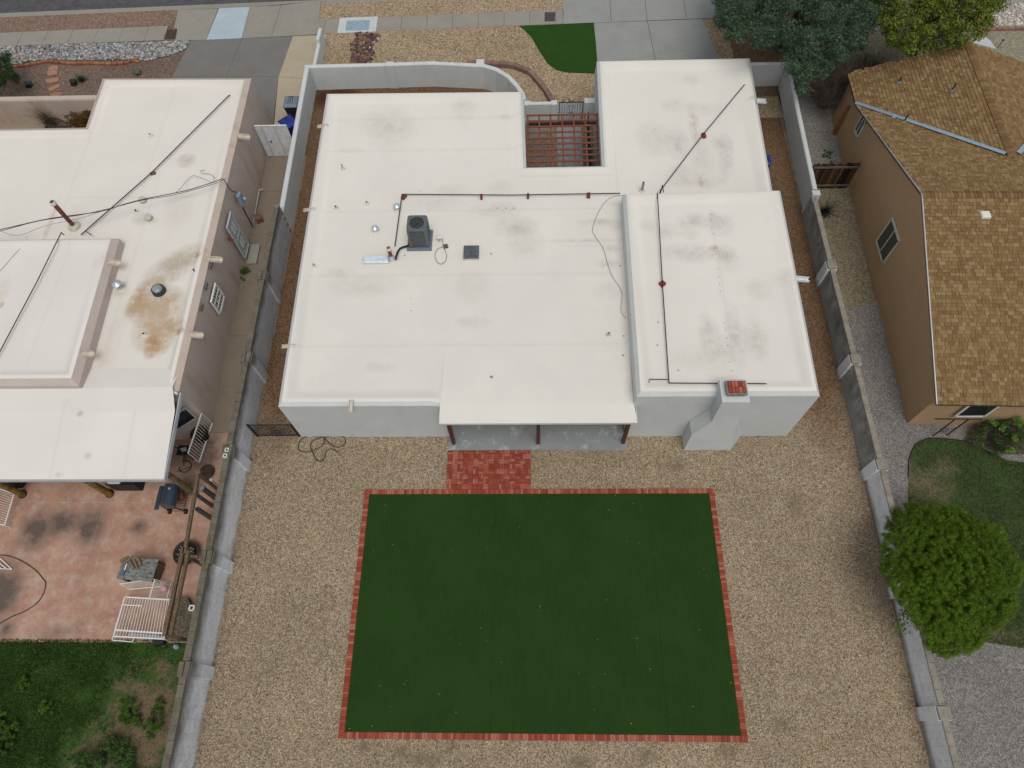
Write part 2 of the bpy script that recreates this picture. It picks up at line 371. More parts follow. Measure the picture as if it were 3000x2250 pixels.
for i in range(len(xs)-1):
    a, b = xs[i], xs[i+1]
    for lo, hi in ((-45, apL0), (apL1, boxl[0]), (boxl[1], apR0), (apR1, 40)):
        aa, bb = max(a, lo), min(b, hi)
        if bb-aa > .12: slab(walk, [(aa,yt(aa)-1.22),(bb,yt(bb)-1.22),(bb,yt(bb)),(aa,yt(aa))], M_walk, .022, .009)
slab(walk, [(a, yt(a)-(1.24 if k else -.04)) for a, k in ((boxl[0],1),(boxl[1],1),(boxl[1],0),(boxl[0],0))], M_white, .03, .0, 'white_slab')
# neighbour's drive
dl = slabgroup('neighbour_driveway')
sheet('drive_joint_bed_left', [G(*A_,1460,84),G(*A_,2025,60),G(*K_,524,8),G(*K_,487,280),G(*K_,580,286),(-11.65,34.2),(-11.65,26.1),(-13.1,26.1),(-13.2,27.8),(-21.3,27.9),G(*A_,1400,618),G(*A_,1540,334),G(*A_,1425,328)], .0105, M_joint)
p = lambda o, x, y: tuple(G(*o, x, y)[:2])
for pts, mt in (([p(A_,1445,82),p(A_,1770,72),p(A_,1670,325),p(A_,1420,332),p(A_,1437,235),p(A_,1408,228)], M_walk),
                ([p(A_,1775,68),p(A_,2025,58),p(A_,1960,312),p(A_,1670,325)], M_blue),
                ([p(A_,2025,58),p(K_,203,44),p(K_,125,300),p(A_,1960,312)], M_walk),
                ([p(K_,203,44),p(K_,527,5),p(K_,510,160),p(K_,485,282),p(K_,125,300)], M_walk)):
    slab(dl, pts, mt, .018, .01)
wcor = (-11.72, 31.0)
for pts, mt in (([p(A_,1545,330),p(A_,1957,313),p(A_,1838,618),p(A_,1398,622)], M_drive_l),
                ([p(A_,1957,313),p(K_,298,294),p(K_,182,622),p(A_,1838,618)], M_drive_l),
                ([p(A_,1398,622),p(A_,1838,618),(-16.6,27.95),(-21.5,27.95)], M_drive_l),
                ([p(A_,1838,618),p(K_,182,622),(-13.25,27.9),(-16.6,27.95)], M_drive_l),
                ([p(K_,298,294),p(K_,585,284),(-11.6,34.3),(-11.6,31.4),p(K_,182,622)], M_tan),
                ([p(K_,182,622),(-11.6,31.4),(-11.6,26.0),(-13.12,26.0),(-13.2,27.9)], M_tan)):
    slab(dl, pts, mt, .018, .008)
al = slabgroup('alley_paving')
for a, b in ((25.95,23.6),(23.6,21),(21,18.2),(18.2,15.45),(15.45,13.0),(13.0,10.9)):
    slab(al, [(-13.25,a),(-11.2,a),(-11.15,b),(-13.2,b)], M_pass, .012, .006)
# main drive
dr = slabgroup('driveway')
sheet('drive_joint_bed', [G(*B_,556,-58),G(*B_,1836,-58),G(*B_,1811,146),G(*B_,1686,158),(10.55,28.65),(3.4,28.75),G(*B_,806,192),G(*B_,554,194)], .0125, M_joint)
for pts in ([p(B_,552,-60),p(B_,928,-60),p(B_,943,183),p(B_,552,196)],[p(B_,928,-60),p(B_,1208,-60),p(B_,1233,170),p(B_,943,183)],
            [p(B_,1208,-60),p(B_,1520,-60),p(B_,1550,157),p(B_,1233,170)],[p(B_,1520,-60),p(B_,1840,-60),p(B_,1815,148),p(B_,1550,157)]):
    slab(dr, pts, M_drive, .018, .012)
q5, q6 = p(B_,803,188), p(B_,1685,155); q7 = p(B_,1234,172); 
slab(dr, [q5, q7, (6.95,28.7), (3.35,28.7)], M_drive, .018, .014); slab(dr, [q7, q6, (10.6,28.6), (6.95,28.7)], M_drive, .018, .014)
# ------------------------------------------------------------------ back yard of the left house
PAT = [(0,(.33,.17,.115))]
mp = NM('red_stained_concrete', .8, .25)
a = mp.ramp(mp.noise(.7, 6, .7), [(.3,(.30,.18,.13)),(.5,(.42,.245,.175)),(.68,(.48,.315,.235))])
a = mp.mix(mp.ramp(mp.noise(1.9, 6, .7), [(.47,0.0),(.66,.7)]), a, (.50,.40,.33)); a = mp.mix(mp.ramp(mp.noise(5, 7, .8), [(.35,.35),(.6,0.0)]), a, (.22,.12,.085))
a = mp.mix(mp.ramp(mp.noise(3.1, 5, .7), [(.56,0.0),(.72,.5)]), a, (.30,.10,.06))
br = mp.ramp(mp.noise(2.5, 6, .7), [(.3,.3),(.6,1.0)])
for (x, y, rx, ry, st) in ((-18.9,6.9,.9,1.0,.9),(-18.0,7.2,.75,.75,.8),(-16.9,7.0,.85,1.0,.8),(-15.0,7.0,.45,.4,.7),(-19.5,4.6,1.0,1.3,.9),(-19.4,4.2,.5,.5,.9),(-18.9,3.3,.5,.4,.6),(-13.1,10.0,1.0,1.6,.8),(-13.4,8.7,.8,.6,.5),(-17,3.2,1.2,.4,.3)):
    g = mp.math('MULTIPLY', mp.math('MULTIPLY', mp.blob((x,y,0), rx, ry), br), st*2.0, clamp=True); a = mp.mix(g, a, (.12,.09,.075))
mp.bump(mp.noise(40,2), .1, .005); M_patio = mp.col(a)
pt = slabgroup('neighbour_patio'); sheet('patio_joint_bed', [(-25.9,2.9),(-11.25,2.9),(-11.25,10.8),(-25.9,10.8)], .006, plain('pale_joint', (.50,.43,.35), .95))
gx = [-26.0, -20.05, -16.55, -11.2]; gy = [2.85, 7.98, 10.88]
for i in range(3):
    for j in range(2): slab(pt, [(gx[i],gy[j]),(gx[i+1],gy[j]),(gx[i+1]+(.04 if j else -.3 if i<2 else 0),gy[j+1]),(gx[i]+(.04 if j else 0),gy[j+1])] if False else [(gx[i]-(.35 if j==0 and 0<i<3 else 0),gy[j]),(gx[i+1]-(.35 if j==0 and i<2 else 0),gy[j]),(gx[i+1],gy[j+1]),(gx[i],gy[j+1])], M_patio, .012, .006)
mg = NM('patchy_lawn', .95, .1)
gz = mg.noise(.55, 6, .7)
a = mg.ramp(mg.noise(6, 5, .7), [(.3,(.022,.045,.01)),(.7,(.05,.10,.022))])
dirt = mg.ramp(mg.noise(9, 5, .7), [(.3,(.10,.075,.045)),(.7,(.19,.145,.09))])
sx = mg.n('ShaderNodeSeparateXYZ'); mg.l(mg.pos(), sx.inputs[0])
bl = mg.math('MAXIMUM', mg.blob((-12.9,.3,0), 3.1, 3.2), mg.blob((-14.6,-.9,0), 1.6, 1.8))
bl = mg.math('MAXIMUM', bl, mg.math('MULTIPLY', mg.blob((-19.6,.9,0), 1.0, 2.4), .8))
f = mg.ramp(mg.math('ADD', mg.math('MULTIPLY', bl, .8), mg.math('MULTIPLY', mg.math('SUBTRACT', mg.noise(1.6,6,.7), .5), 1.6)), [(.25,0.0),(.6,1.0)])
M_lawnl = mg.col(mg.mix(f, a, dirt))
sheet('neighbour_lawn', [(-31,-8),(-11.25,-8),(-11.25,2.86),(-31,2.86)], .006, M_lawnl)
# right neighbour's ground
sheet('grey_gravel_yard', [(12.70,-8),(34,-8),(34,17),(15,17),(12.7,17)], .0045, M_grey)
sheet('olive_gravel', [G(2200,550,720,1010,0),G(2200,550,1010,930,0),(15.2,26.8),(13.1,31),(12.75,31)], .008, M_olive)
sheet('neighbour_grey_strip', [(12.9,24.6),(15.1,24.6),(16,31),(13.1,31)], .012, M_grey)
sheet('neighbour_beige_gravel', [(15,26.5),(40,26.5),(40,35.2),(15,34.8)], .0145, gravel('beige_gravel', [(0,(.40,.37,.27)),(.25,(.31,.28,.2)),(.5,(.48,.45,.35)),(.75,(.25,.22,.155))], .04, patch=.15))
sheet('front_bed', [(11.0,29.5),(15.5,29.5),(15.5,yk(15)-.02),(10.8,yk(11)-.02)], .0205, M_gravel_side)
mr = NM('right_lawn', .95, .1)
a = mr.ramp(mr.noise(7, 5, .7), [(.3,(.035,.06,.017)),(.7,(.07,.105,.035))])
dd = mr.ramp(mr.noise(8, 5, .7), [(.3,(.11,.095,.055)),(.7,(.20,.165,.10))])
bl = mr.math('MAXIMUM', mr.blob(G(*E_,1400,880), 1.7, 1.9), mr.math('MULTIPLY', mr.blob(G(*E_,1560,760), 1.6, .8), .9))
bl = mr.math('MULTIPLY', mr.math('MAXIMUM', bl, mr.blob(G(2200,1650,1900,560), 3.2, 1.0)), .75)
f = mr.ramp(mr.math('ADD', mr.math('MULTIPLY', bl, .9), mr.math('MULTIPLY', mr.math('SUBTRACT', mr.noise(1.3,6,.7), .5), 1.5)), [(.22,0.0),(.65,1.0)])
M_lawnr = mr.col(mr.mix(f, a, dd))
RL = GL(2200,1100,[(1270,1010),(1275,820),(1290,660),(1330,565),(1400,520),(1460,507),(1600,515),(1760,535),(1900,600),(2080,690),(2212,705),(2700,720)])+GL(2200,1650,[(2900,700),(2212,690),(1900,640),(1650,690),(1440,740)])
sheet('right_lawn', RL, .012, M_lawnr)
# ------------------------------------------------------------------ the white house in the middle
M_stucco = stucco('white_stucco', (.55,.57,.56), .25, (.42,.43,.41))
M_wall = stucco('white_wall_stucco', (.58,.61,.60), .3, (.42,.42,.38))
RW = (.72,.695,.635)
Gd = (.33,.30,.25); Br = (.33,.25,.19); Cr = (.66,.62,.52)
def bb(ox, oy, x, y, z, rx, ry, st, c=Gd, rot=0): return (G(ox, oy, x, y, z), rx, ry, rot, st, c)
ZR, ZH = 2.85, 3.62
main_blobs = [bb(750,0,1050,1000,ZR,1.5,1.0,.35),bb(750,0,1110,1090,ZR,1.2,1.2,.3),bb(750,0,1690,860,ZR,.75,.5,.5),bb(750,0,1690,940,ZR,.5,.35,.35),
  bb(750,0,750,1220,ZR,.7,.2,.3),bb(750,0,1600,1540,ZR,.9,.4,.35),bb(750,0,1980,1520,ZR,.7,.5,.35),
  bb(750,550,2100,320,ZR,1.1,.7,.6),bb(750,550,1950,180,ZR,1.2,.5,.45),bb(750,550,2180,450,ZR,.9,1.0,.4),bb(750,550,1450,130,ZR,1.6,.4,.3),
  bb(750,550,900,800,ZR,1.7,.6,.38),bb(750,550,670,690,ZR,.8,.35,.4),bb(750,550,1750,800,ZR,.8,.9,.28),bb(750,550,1760,1090,ZR,.8,.35,.45),bb(750,550,1000,1450,ZR,.7,.3,.35),bb(750,550,1000,1850,ZR,.7,.3,.2),
  bb(750,550,1350,650,ZR,2.6,1.0,.35,Cr),bb(750,550,1800,400,ZR,2.6,1.6,.35,Cr),
  bb(1500,550,720,280,ZR,1.1,.25,.6),bb(1500,550,840,310,ZR,.3,.3,.5),bb(1500,550,600,430,ZR,2.2,.14,.5),bb(1500,550,800,495,ZR,.5,.22,.5),bb(1500,550,780,620,ZR,.7,.3,.45),bb(1500,550,780,840,ZR,.7,.5,.3),bb(1500,550,800,130,ZR,.5,.2,.4),
  bb(1450,0,1290,1120,ZR,.9,1.3,.42),bb(1450,0,1480,1170,ZR,.6,1.0,.6,(.34,.28,.26)),bb(1450,0,1840,1170,ZR,.55,.85,.6,(.34,.28,.26)),bb(1450,0,1870,1300,ZR,.4,1.5,.5,(.34,.28,.26),-.2),bb(1450,0,1700,1470,ZR,.9,.5,.5,(.36,.30,.25)),
  bb(1450,0,1610,1000,ZR,.3,1.5,.6,(.36,.27,.24)),bb(1450,0,1440,850,ZR,.7,.5,.4),bb(1450,0,1590,650,ZR,.5,.5,.35),bb(1450,0,1700,880,ZR,1.1,.5,.3),bb(1450,0,1520,1430,ZR,.8,.8,.42),bb(1450,0,1680,1300,ZR,.6,1.4,.35),bb(1450,0,1665,1480,ZR,.14,.35,.9,(.42,.30,.16)),bb(1450,0,90,950,ZR,.35,.3,.4),
  bb(1450,0,2095,820,ZR,.5,.18,.8,(.5,.42,.3))]
seamsM = [(1, G(750,0,1200,965,ZR).y, -9, 0), (1, G(750,0,1200,1222,ZR).y, -9, -.3), (1, G(750,550,1200,190,ZR).y, -9, 3.5), (1, G(750,550,700,716,ZR).y, -9, 3.5), (1, G(750,550,1300,1279,ZR).y, -9, 3.6), (1, G(1450,0,600,1432,ZR).y, -.5, 3.6), (0, G(1450,0,900,560,ZR).x+.1, 20.8, 28), (1,G(1500,550,500,470,ZR).y,1.2,3.5)]
M_roof = membrane('roof_membrane', RW, main_blobs, seamsM)
high_blobs = [bb(1500,550,1470,270,ZH,.75,.5,.75,(.34,.29,.27)),bb(1500,550,1450,370,ZH,.45,.4,.45),bb(1500,550,1680,300,ZH,.65,.65,.65,(.34,.29,.27)),bb(1500,550,1640,240,ZH,.3,.3,.6),bb(1500,550,1250,350,ZH,.8,.5,.45),bb(1500,550,1090,300,ZH,.45,.4,.4),bb(1500,550,1480,530,ZH,.8,.55,.65,(.34,.29,.27)),bb(1500,550,1700,530,ZH,.7,.5,.75,(.34,.28,.25)),bb(1500,550,1635,490,ZH,.2,.2,.9,(.36,.22,.13)),bb(1500,550,1320,520,ZH,.8,.45,.35),
  bb(1500,550,1600,1200,ZH,.45,1.2,.6,(.36,.34,.30)),bb(1500,550,1810,1200,ZH,.42,1.6,.6,(.36,.33,.30)),bb(1500,550,1980,1230,ZH,.45,.95,.5,(.38,.36,.32)),bb(1500,550,1720,1320,ZH,.3,.8,.45,(.38,.35,.31)),bb(1500,550,2000,820,ZH,.6,.55,.4),bb(1500,550,1500,1380,ZH,1.2,.6,.3),bb(1500,550,1760,600,ZH,.5,.6,.35),bb(2200,550,300,740,ZH,.9,.5,.35),bb(2200,550,40,1200,ZH,.6,1.2,.3)]
M_roofh = membrane('high_roof_membrane', RW, high_blobs, [(0, G(1500,550,1720,900,ZH).x, 12, 19)])
M_roofp = membrane('patio_roof_membrane', (.72,.695,.635), [bb(1500,1100,960,120,2.7,.3,.5,.4)], [])

house = thing('flat_roofed_house', 'white stucco house with flat white roof, chimney and patio roof, centre of the photo', 'house', (0,18,0))
def P3(v, z): return Vector((v[0], v[1], z))
def parapet_block(poly, z_wall, z_top, z_roof, roofmat, house, curb=.5, bev=.13, low={}, notch=None):
    """stucco body to z_wall, sloped stucco edge up to z_top (inset .12), white membrane over the top and down to the roof"""
    p = [(v[0], v[1]) for v in poly]
    ar = sum(p[i][0]*p[(i+1)%len(p)][1]-p[(i+1)%len(p)][0]*p[i][1] for i in range(len(p)))
    if ar < 0: p = p[::-1]
    n = len(p); a = p; b = inset(p, bev); c = inset(p, bev+.09); d = inset(p, curb); e = inset(p, curb+.25)
    lo = [any(abs(x-u)<.02 and abs(y-v)<.02 for u,v in low) for x,y in p]; ZT = lambda i, z: (z_roof if lo[i] else z)
    m = MB(); vs = [(x,y,0) for x,y in a]+[(x,y,ZT(i,z_wall)) for i,(x,y) in enumerate(a)]+[(v[0],v[1],ZT(i,z_top-.035)) for i,v in enumerate(b)]
    m.add(vs, [(i,(i+1)%n,n+(i+1)%n,n+i) for i in range(n)]+[(n+i,n+(i+1)%n,2*n+(i+1)%n,2*n+i) for i in range(n)])
    if notch:
        m = MB()
        m.add([(x,y,0) for x,y in a]+[(x,y,ZT(i,z_wall)) for i,(x,y) in enumerate(a)]+[(v[0],v[1],ZT(i,z_top-.035)) for i,v in enumerate(b)], [(i,(i+1)%n,n+(i+1)%n,n+i) for i in range(n) if not (lo[i] and lo[(i+1)%n])]+[(n+i,n+(i+1)%n,2*n+(i+1)%n,2*n+i) for i in range(n)])
        for u, v in zip(notch[:-1], notch[1:]): m.add([(u[0],u[1],0),(v[0],v[1],0),(v[0],v[1],2.85),(u[0],u[1],2.85)], [(0,1,2,3)])
    body = m.build('wall', M_stucco, house)
    m = MB(); rings = [[(v[0],v[1],ZT(i,z_top-.035)) for i,v in enumerate(b)],[(v[0],v[1],ZT(i,z_top)) for i,v in enumerate(c)],[(v[0],v[1],ZT(i,z_top-.01)) for i,v in enumerate(inset(p,bev+.15))],[(v[0],v[1],z_roof+.03) for v in d],[(v[0],v[1],z_roof) for v in e]]
    vs = sum(rings, []); k = len(rings)
    m.add(vs, [(r*n+i, r*n+(i+1)%n, (r+1)*n+(i+1)%n, (r+1)*n+i) for r in range(k-1) for i in range(n)]+[tuple((k-1)*n+i for i in range(n))])
    return body, m.build('roof', roofmat, house, smooth='full')
NWr = at(957,274,2.94); SWr = at(815,1189,2.94); nE = at(1533,268,2.94); ci = at(1542,490,2.94); cj = at(1763,486,2.94); ew1 = at(1748,179,2.94); ew2 = at(2197,170,2.94)
ySW = 10.68; xE = 10.15
poly = [(SWr.x,ySW),(-3.62,ySW),(-3.3,ySW),(4.6,ySW),(4.6,19.2),(xE,19.2),(ew2.x,ew2.y),(ew1.x,ew1.y),(cj.x,cj.y),(ci.x,ci.y),(nE.x,nE.y),(NWr.x,NWr.y)]
# body of the low part; the patio roof leaves from its south edge between x=-3.3 and 3.72
WALL1, ROOF1 = parapet_block(poly, 2.92, 3.06, 2.86, M_roof, house, low=[(-3.3,ySW),(4.6,ySW)], notch=[(-3.3,ySW),(-3.3,13.4),(3.75,13.4)])
hp = [(3.68,10.66),(10.03,10.64),(10.2,19.95),(3.78,19.86)]
WALL2, ROOF2 = parapet_block(hp, 3.62, 3.80, 3.62, M_roofh, house, curb=.46)
WALL2.name = 'upper_wall'; ROOF2.name = 'upper_roof'
# patio roof sheet
m = MB(); y0, y1 = 12.3, 10.05
m.add([(-3.33,y1,2.66),(3.76,y1,2.66),(3.66,10.72,2.90),(3.64,10.95,3.0),(3.64,y0,2.985),(-3.25,y0,2.92),(-3.25,11.2,2.99),(-3.33,10.6,2.90)], [(0,1,2,3,4,5,6,7)])
m = MB()
def grid_roof(m, xa, xb, ys, zs):
    n = len(ys); vs = [(xa[i], ys[i], zs[i]) for i in range(n)]+[(xb[i], ys[i], zs[i]) for i in range(n)]
    m.add(vs, [(i, i+1, n+i+1, n+i) if False else (n+i, n+i+1, i+1, i) for i in range(n-1)])
ys = [10.0, 10.75, 11.5, 12.9]; zs = [2.84, 2.902, 2.902, 2.863]
grid_roof(m, [-3.34,-3.34,-3.3,-3.3], [3.77,3.68,3.66,3.66], ys, zs)
proof = m.build('patio_roof', M_roofp, house)
m = MB(); m.box((.215,10.015,2.765), (7.12,.03,.12)); m.box((-3.33,10.37,2.80), (.03,.7,.12)); m.box((3.755,10.33,2.80), (.03,.6,.12)); m.build('fascia', M_stucco, house)
m = MB(); m.box((.2,13.385,1.1), (2.4,.05,2.1)); sdr = m.build('sliding_door', plain('door_frame_white', (.6,.6,.58), .5, .05), house); MB().box((.2,13.35,1.1), (2.2,.03,1.9)).build('pane', plain('porch_glass', (.03,.035,.04), .15, .1, 3, .6), sdr)
m = MB(); m.box((.215,11.7,2.76), (7.0,3.35,.1)); m.build('soffit', M_stucco, house)
M_post = plain('dark_brown_post', (.085,.035,.022), .6, .15, 12)
m = MB(); m.bar((-3.2,10.38,2.64), (3.68,10.36,2.64), .12, .12); m.build('beam', M_post, house)
for x in (-3.11, .235, 3.59):
    m = MB(); m.box((x,10.37,1.3), (.13,.13,2.58)); q = m.build('post', M_post, house)
    m = MB(); m.box((x,10.37,.02), (.17,.17,.03)); m.build('post_base', M_iron, q)
# chimney
y0 = at(2002.7,1319).y; CH = lambda x, y, yy=y0: aty(1980+x*.15674, 1080+y*.15674, yy)
fr = [CH(145,1527), CH(1015,1530), CH(1200,1250), CH(1176,985), CH(1388,630), CH(870,630), CH(755,870), CH(660,1060), CH(310,1245)]
M_chim = stucco('chimney_stucco', (.56,.58,.57), .2, (.45,.45,.43))
m = MB(); yb = 10.62; ybt = 10.95
# chimney outline (front face), extruded back to the house wall; the top of the stack reaches a little over the roof edge
xl, xr = fr[0].x, fr[1].x
zt = 4.25
top_l, top_r = at(2116.3,1178.7,zt), at(2197.5,1178.7,zt)
yf = top_l.y; 
zsh = CH(310,1245).z; zn = CH(660,1060).z
out = [(xl,0),(xr,0),(xr+.02,zsh),(top_r.x,max(zn,zsh+.45)),(top_r.x,zt),(top_l.x,zt),(top_l.x,max(zn,zsh+.45)+.1),(xl,zsh)]
print('CHIM', [tuple(round(c,2) for c in v) for v in fr], y0, yf, top_l, top_r)
n = len(out)
fy = lambda z: y0 if z < zsh+.5 else yf
vs = [(x, fy(z), z) for x, z in out]+[(x, 10.64 if z < 3 else 11.0, z) for x, z in out]
m.add(vs, [tuple(range(n))]+[(i+n, (i+1)%n+n, (i+1)%n, i) for i in range(n)]+[tuple(range(2*n-1, n-1, -1))])
chim = m.build('chimney', M_chim, house)
# cap of bricks
c0 = at(1980+965*.15674,1080+482*.15674,zt+.22); c1 = at(1980+1350*.15674,1080+482*.15674,zt+.22); c2 = at(1980+1300*.15674,1080+222*.15674,zt+.22)
cw = c1.x-c0.x; cd = c2.y-c1.y; cc = Vector(((c0.x+c1.x)/2, (c1.y+c2.y)/2, 0))
m = MB(); m.box((cc.x, cc.y-.02, zt+.06), (cw*.82, cd*.8, .12)); m.build('flue_neck', M_mortar, chim)
m = MB(); m.box((cc.x, cc.y, zt+.165), (cw, cd, .09)); m.build('cap_slab', M_mortar, chim)
bw, bl_ = (cw*.84)/5, (cd*.86)/2
bm_ = bevel_box_mesh('brick', (bw-.012, bl_-.012, .06), .006, M_brick)
pieces('brick', bm_, [Matrix.Translation((cc.x-cw*.42+bw*(i+.5), cc.y-cd*.43+bl_*(j+.5)+.01, zt+.24)) for i in range(5) for j in range(2)], chim)
# roof spouts (canales)
M_spout = plain('spout_metal', (.60,.55,.48), .5, .1, 6)
M_spoutw = plain('spout_white', (.66,.70,.72), .5, .06, 6)
def canale(parent, a, b, w_, h_, mat, name='roof_spout', drop=.05):
    """open trough from a to b"""
    a, b = Vector(a), Vector(b); d = (b-a).normalized(); s = Vector((-d.y, d.x, 0)).normalized(); m = MB()
    m.bar(a, b, w_, .015); m.bar(a+s*w_/2+Vector((0,0,h_/2)), b+s*w_/2+Vector((0,0,h_/2)), .015, h_); m.bar(a-s*w_/2+Vector((0,0,h_/2)), b-s*w_/2+Vector((0,0,h_/2)), .015, h_)
    return m.build(name, mat, parent)
for (ox, oy, xi, yi, xo, yo) in ((750,0,585,1022,503,1045),(750,550,480,180,390,200),(750,550,315,1285,215,1305)):
    pin = G(ox,oy,xi,yi,3.02); po = G(ox,oy,xo,yo,2.9)
    canale(house, (pin.x, pin.y, 3.03), (po.x, pin.y, 2.96), .11, .09, M_spout)
pi = G(750,1100,780,180,3.02); canale(house, (pi.x, 10.86, 3.06), (pi.x, 10.42, 2.98), .13, .09, M_spout)
for (ox, oy, xi, yi) in ((1450,0,2120,824),):
    pin = G(ox,oy,xi,yi,3.03); canale(house, pin, pin+Vector((.42,.0,-.05)), .16, .12, M_spoutw)
pin = G(2200,550,350,742,3.72); canale(house, pin, pin+Vector((.55,-.03,-.06)), .16, .12, M_spoutw)
# vents in the roof
M_vent = plain('vent_pipe', (.42,.42,.41), .6, .1, 20); M_galv = plain('galvanised_steel', (.55,.62,.68), .35, .08, 9, .5, .55); M_black = plain('black_rubber', (.02,.02,.02), .6)
M_boot = plain('pipe_boot', (.62,.59,.52), .8, .06)
def pipe_vent(parent, base, top, r, z, mat=M_vent, boot=True, nm='vent_pipe'):
    b = at(*base, z); a1 = at(*top, z); hgt = None
    best = min(((at(top[0], top[1], z+h*.01)-Vector((b.x, b.y, z+h*.01))).length, h*.01) for h in range(2, 160))
    h_ = best[1]; m = MB(); m.lathe((b.x,b.y,z-.02), [(r,0),(r,h_)], 12); o = m.build(nm, mat, parent)
    m = MB(); m.lathe((b.x,b.y,z-.02+h_-.001), [(r*.75,0),(r*.75,.004)], 12); m.build('opening', M_black, o)
    if boot: m = MB(); m.lathe((b.x,b.y,z-.01), [(r+.09,0),(r+.06,.03),(r+.01,.09)], 14); m.build('boot', M_boot, o)
    return b, h_
k = S8
for (ox, oy, bx, by, tx, ty, r) in ((750,0,706,1372,695,1330,.035),(750,550,652,172,637,148,.05),(750,550,900,132,893,108,.035),(750,550,474,640,464,615,.035),(1500,550,781,1200,783,1172,.04)):
    pipe_vent(house, (ox+bx*k, oy+by*k), (ox+tx*k, oy+ty*k), r, 2.86)
pipe_vent(house, (1450+1190*k, 1548*k), (1450+1203*k, 1475*k), .055, 2.86, plain('grey_pipe', (.30,.30,.31), .5))
def mushroom(parent, base, top, z, r=.15, nm='vent_cap'):
    b = at(*base, z); best = min(((at(top[0], top[1], z+h*.01)-Vector((b.x, b.y, z+h*.01))).length, h*.01) for h in range(5, 160)); h_ = best[1]
    m = MB(); m.lathe((b.x,b.y,z-.02), [(.07,0),(.07,h_)], 14); o = m.build('vent_stack', M_vent, parent)
    m = MB(); m.lathe((b.x,b.y,z+h_-.1), [(r,0),(r*.98,.03),(r*.45,.09),(.02,.12)], 20); m.build(nm, M_galv, o, smooth=True)
    m = MB(); m.lathe((b.x,b.y,z-.01), [(.2,0),(.14,.03),(.08,.1)], 14); m.build('boot', M_boot, o)
mushroom(house, (750+970*k, 550+352*k), (750+963*k, 550+312*k), 2.86)
mushroom(house, (750+1146*k, 550+175*k), (750+1138*k, 550+136*k), 2.86)
# skylight hatch
hc = [G(750,550,x,y,3.08) for x, y in ((1680,568),(1805,568),(1806,466),(1682,466))]
cx_, cy_ = sum(v.x for v in hc)/4, sum(v.y for v in hc)/4; hw, hd = (hc[1]-hc[0]).length, (hc[2]-hc[1]).length
m = MB(); m.prism([(cx_-hw/2+.04,cy_-hd/2+.03),(cx_+hw/2-.04,cy_-hd/2+.03),(cx_+hw/2-.04,cy_+hd/2-.03),(cx_-hw/2+.04,cy_+hd/2-.03)], 2.8, 3.02); hk = m.build('roof_hatch', M_boot, house)
me = bevel_box_mesh('hatch_lid', (hw,hd,.07), .02, plain('slate_grey_lid', (.11,.125,.14), .6, .25, 5)); pieces('hatch_lid', me, [Matrix.Translation((cx_,cy_,3.055))], hk)
# ------------------------------------------------------------------ things on the roof
M_acbox = plain('ac_grey', (.105,.125,.135), .55, .1, 10, .4); M_acdark = plain('ac_coil', (.055,.062,.062), .7, .1, 10); M_acpad = plain('ac_pad', (.15,.175,.23), .8, .08)
V_ = lambda x, y, z: at(1130+x*320/2212, 600+y*320/2212, z)
z0 = 2.86
p1, p2, p3 = V_(428,918,z0+.08), V_(925,918,z0+.08), V_(945,500,z0+.08)
pcx, pcy = (p1.x+p2.x)/2, (p1.y+p3.y)/2; pw, pd = (p2-p1).length, abs(p3.y-p1.y)
b1, b2 = V_(535,853,z0+.1), V_(868,853,z0+.1)
acw = .80; acx = p1.x+.15+acw/2-.02; acy = p1.y+.10+acw/2
hh = min((abs(at(1130+412*320/2212, 600+530*320/2212, z0+h*.01).y-(acy-acw/2)), h*.01) for h in range(30, 160))[1]
tl, tr = V_(412,530,z0+hh), V_(812,545,z0+hh); acx = (tl.x+tr.x)/2; acw = tr.x-tl.x; 
print('AC', hh, acw, acx, acy, pw, pd)
ac = thing('air_conditioner', 'grey rooftop air conditioning condenser with round fan on a blue-grey pad', 'air conditioner', (acx,acy,z0))
me = bevel_box_mesh('base_pad', (pw,pd,.09), .02, M_acpad); pieces('base_pad', me, [Matrix.Translation((pcx,pcy,z0+.045))], ac)
def rrect(cx, cy, w_, d_, r, n=5):
    pts = []
    for (sx_, sy_, a0) in ((1,-1,-90),(1,1,0),(-1,1,90),(-1,-1,180)):
        for i in range(n+1):
            t = math.radians(a0+90*i/n); pts.append((cx+sx_*(w_/2-r)+r*math.cos(t), cy+sy_*(d_/2-r)+r*math.sin(t)))
    return pts
m = MB(); m.prism(rrect(acx,acy,acw-.05,acw-.05,.1), z0+.09, z0+hh-.06); m.build('coil', M_acdark, ac)
m = MB()
for i in range(15):   # louvre ribs all round
    z = z0+.14+i*(hh-.24)/15; pts = rrect(acx,acy,acw-.03,acw-.03,.11); n = len(pts)
    m.prism(pts, z, z+.022)
m.build('louvre_ribs', M_acbox, ac)
for sx_, sy_ in ((-1,-1),(1,-1),(1,1),(-1,1)):
    m = MB(); m.box((acx+sx_*(acw/2-.05),acy+sy_*(acw/2-.05),z0+hh/2), (.09,.09,hh-.12)); m.build('corner_post', M_acbox, ac)
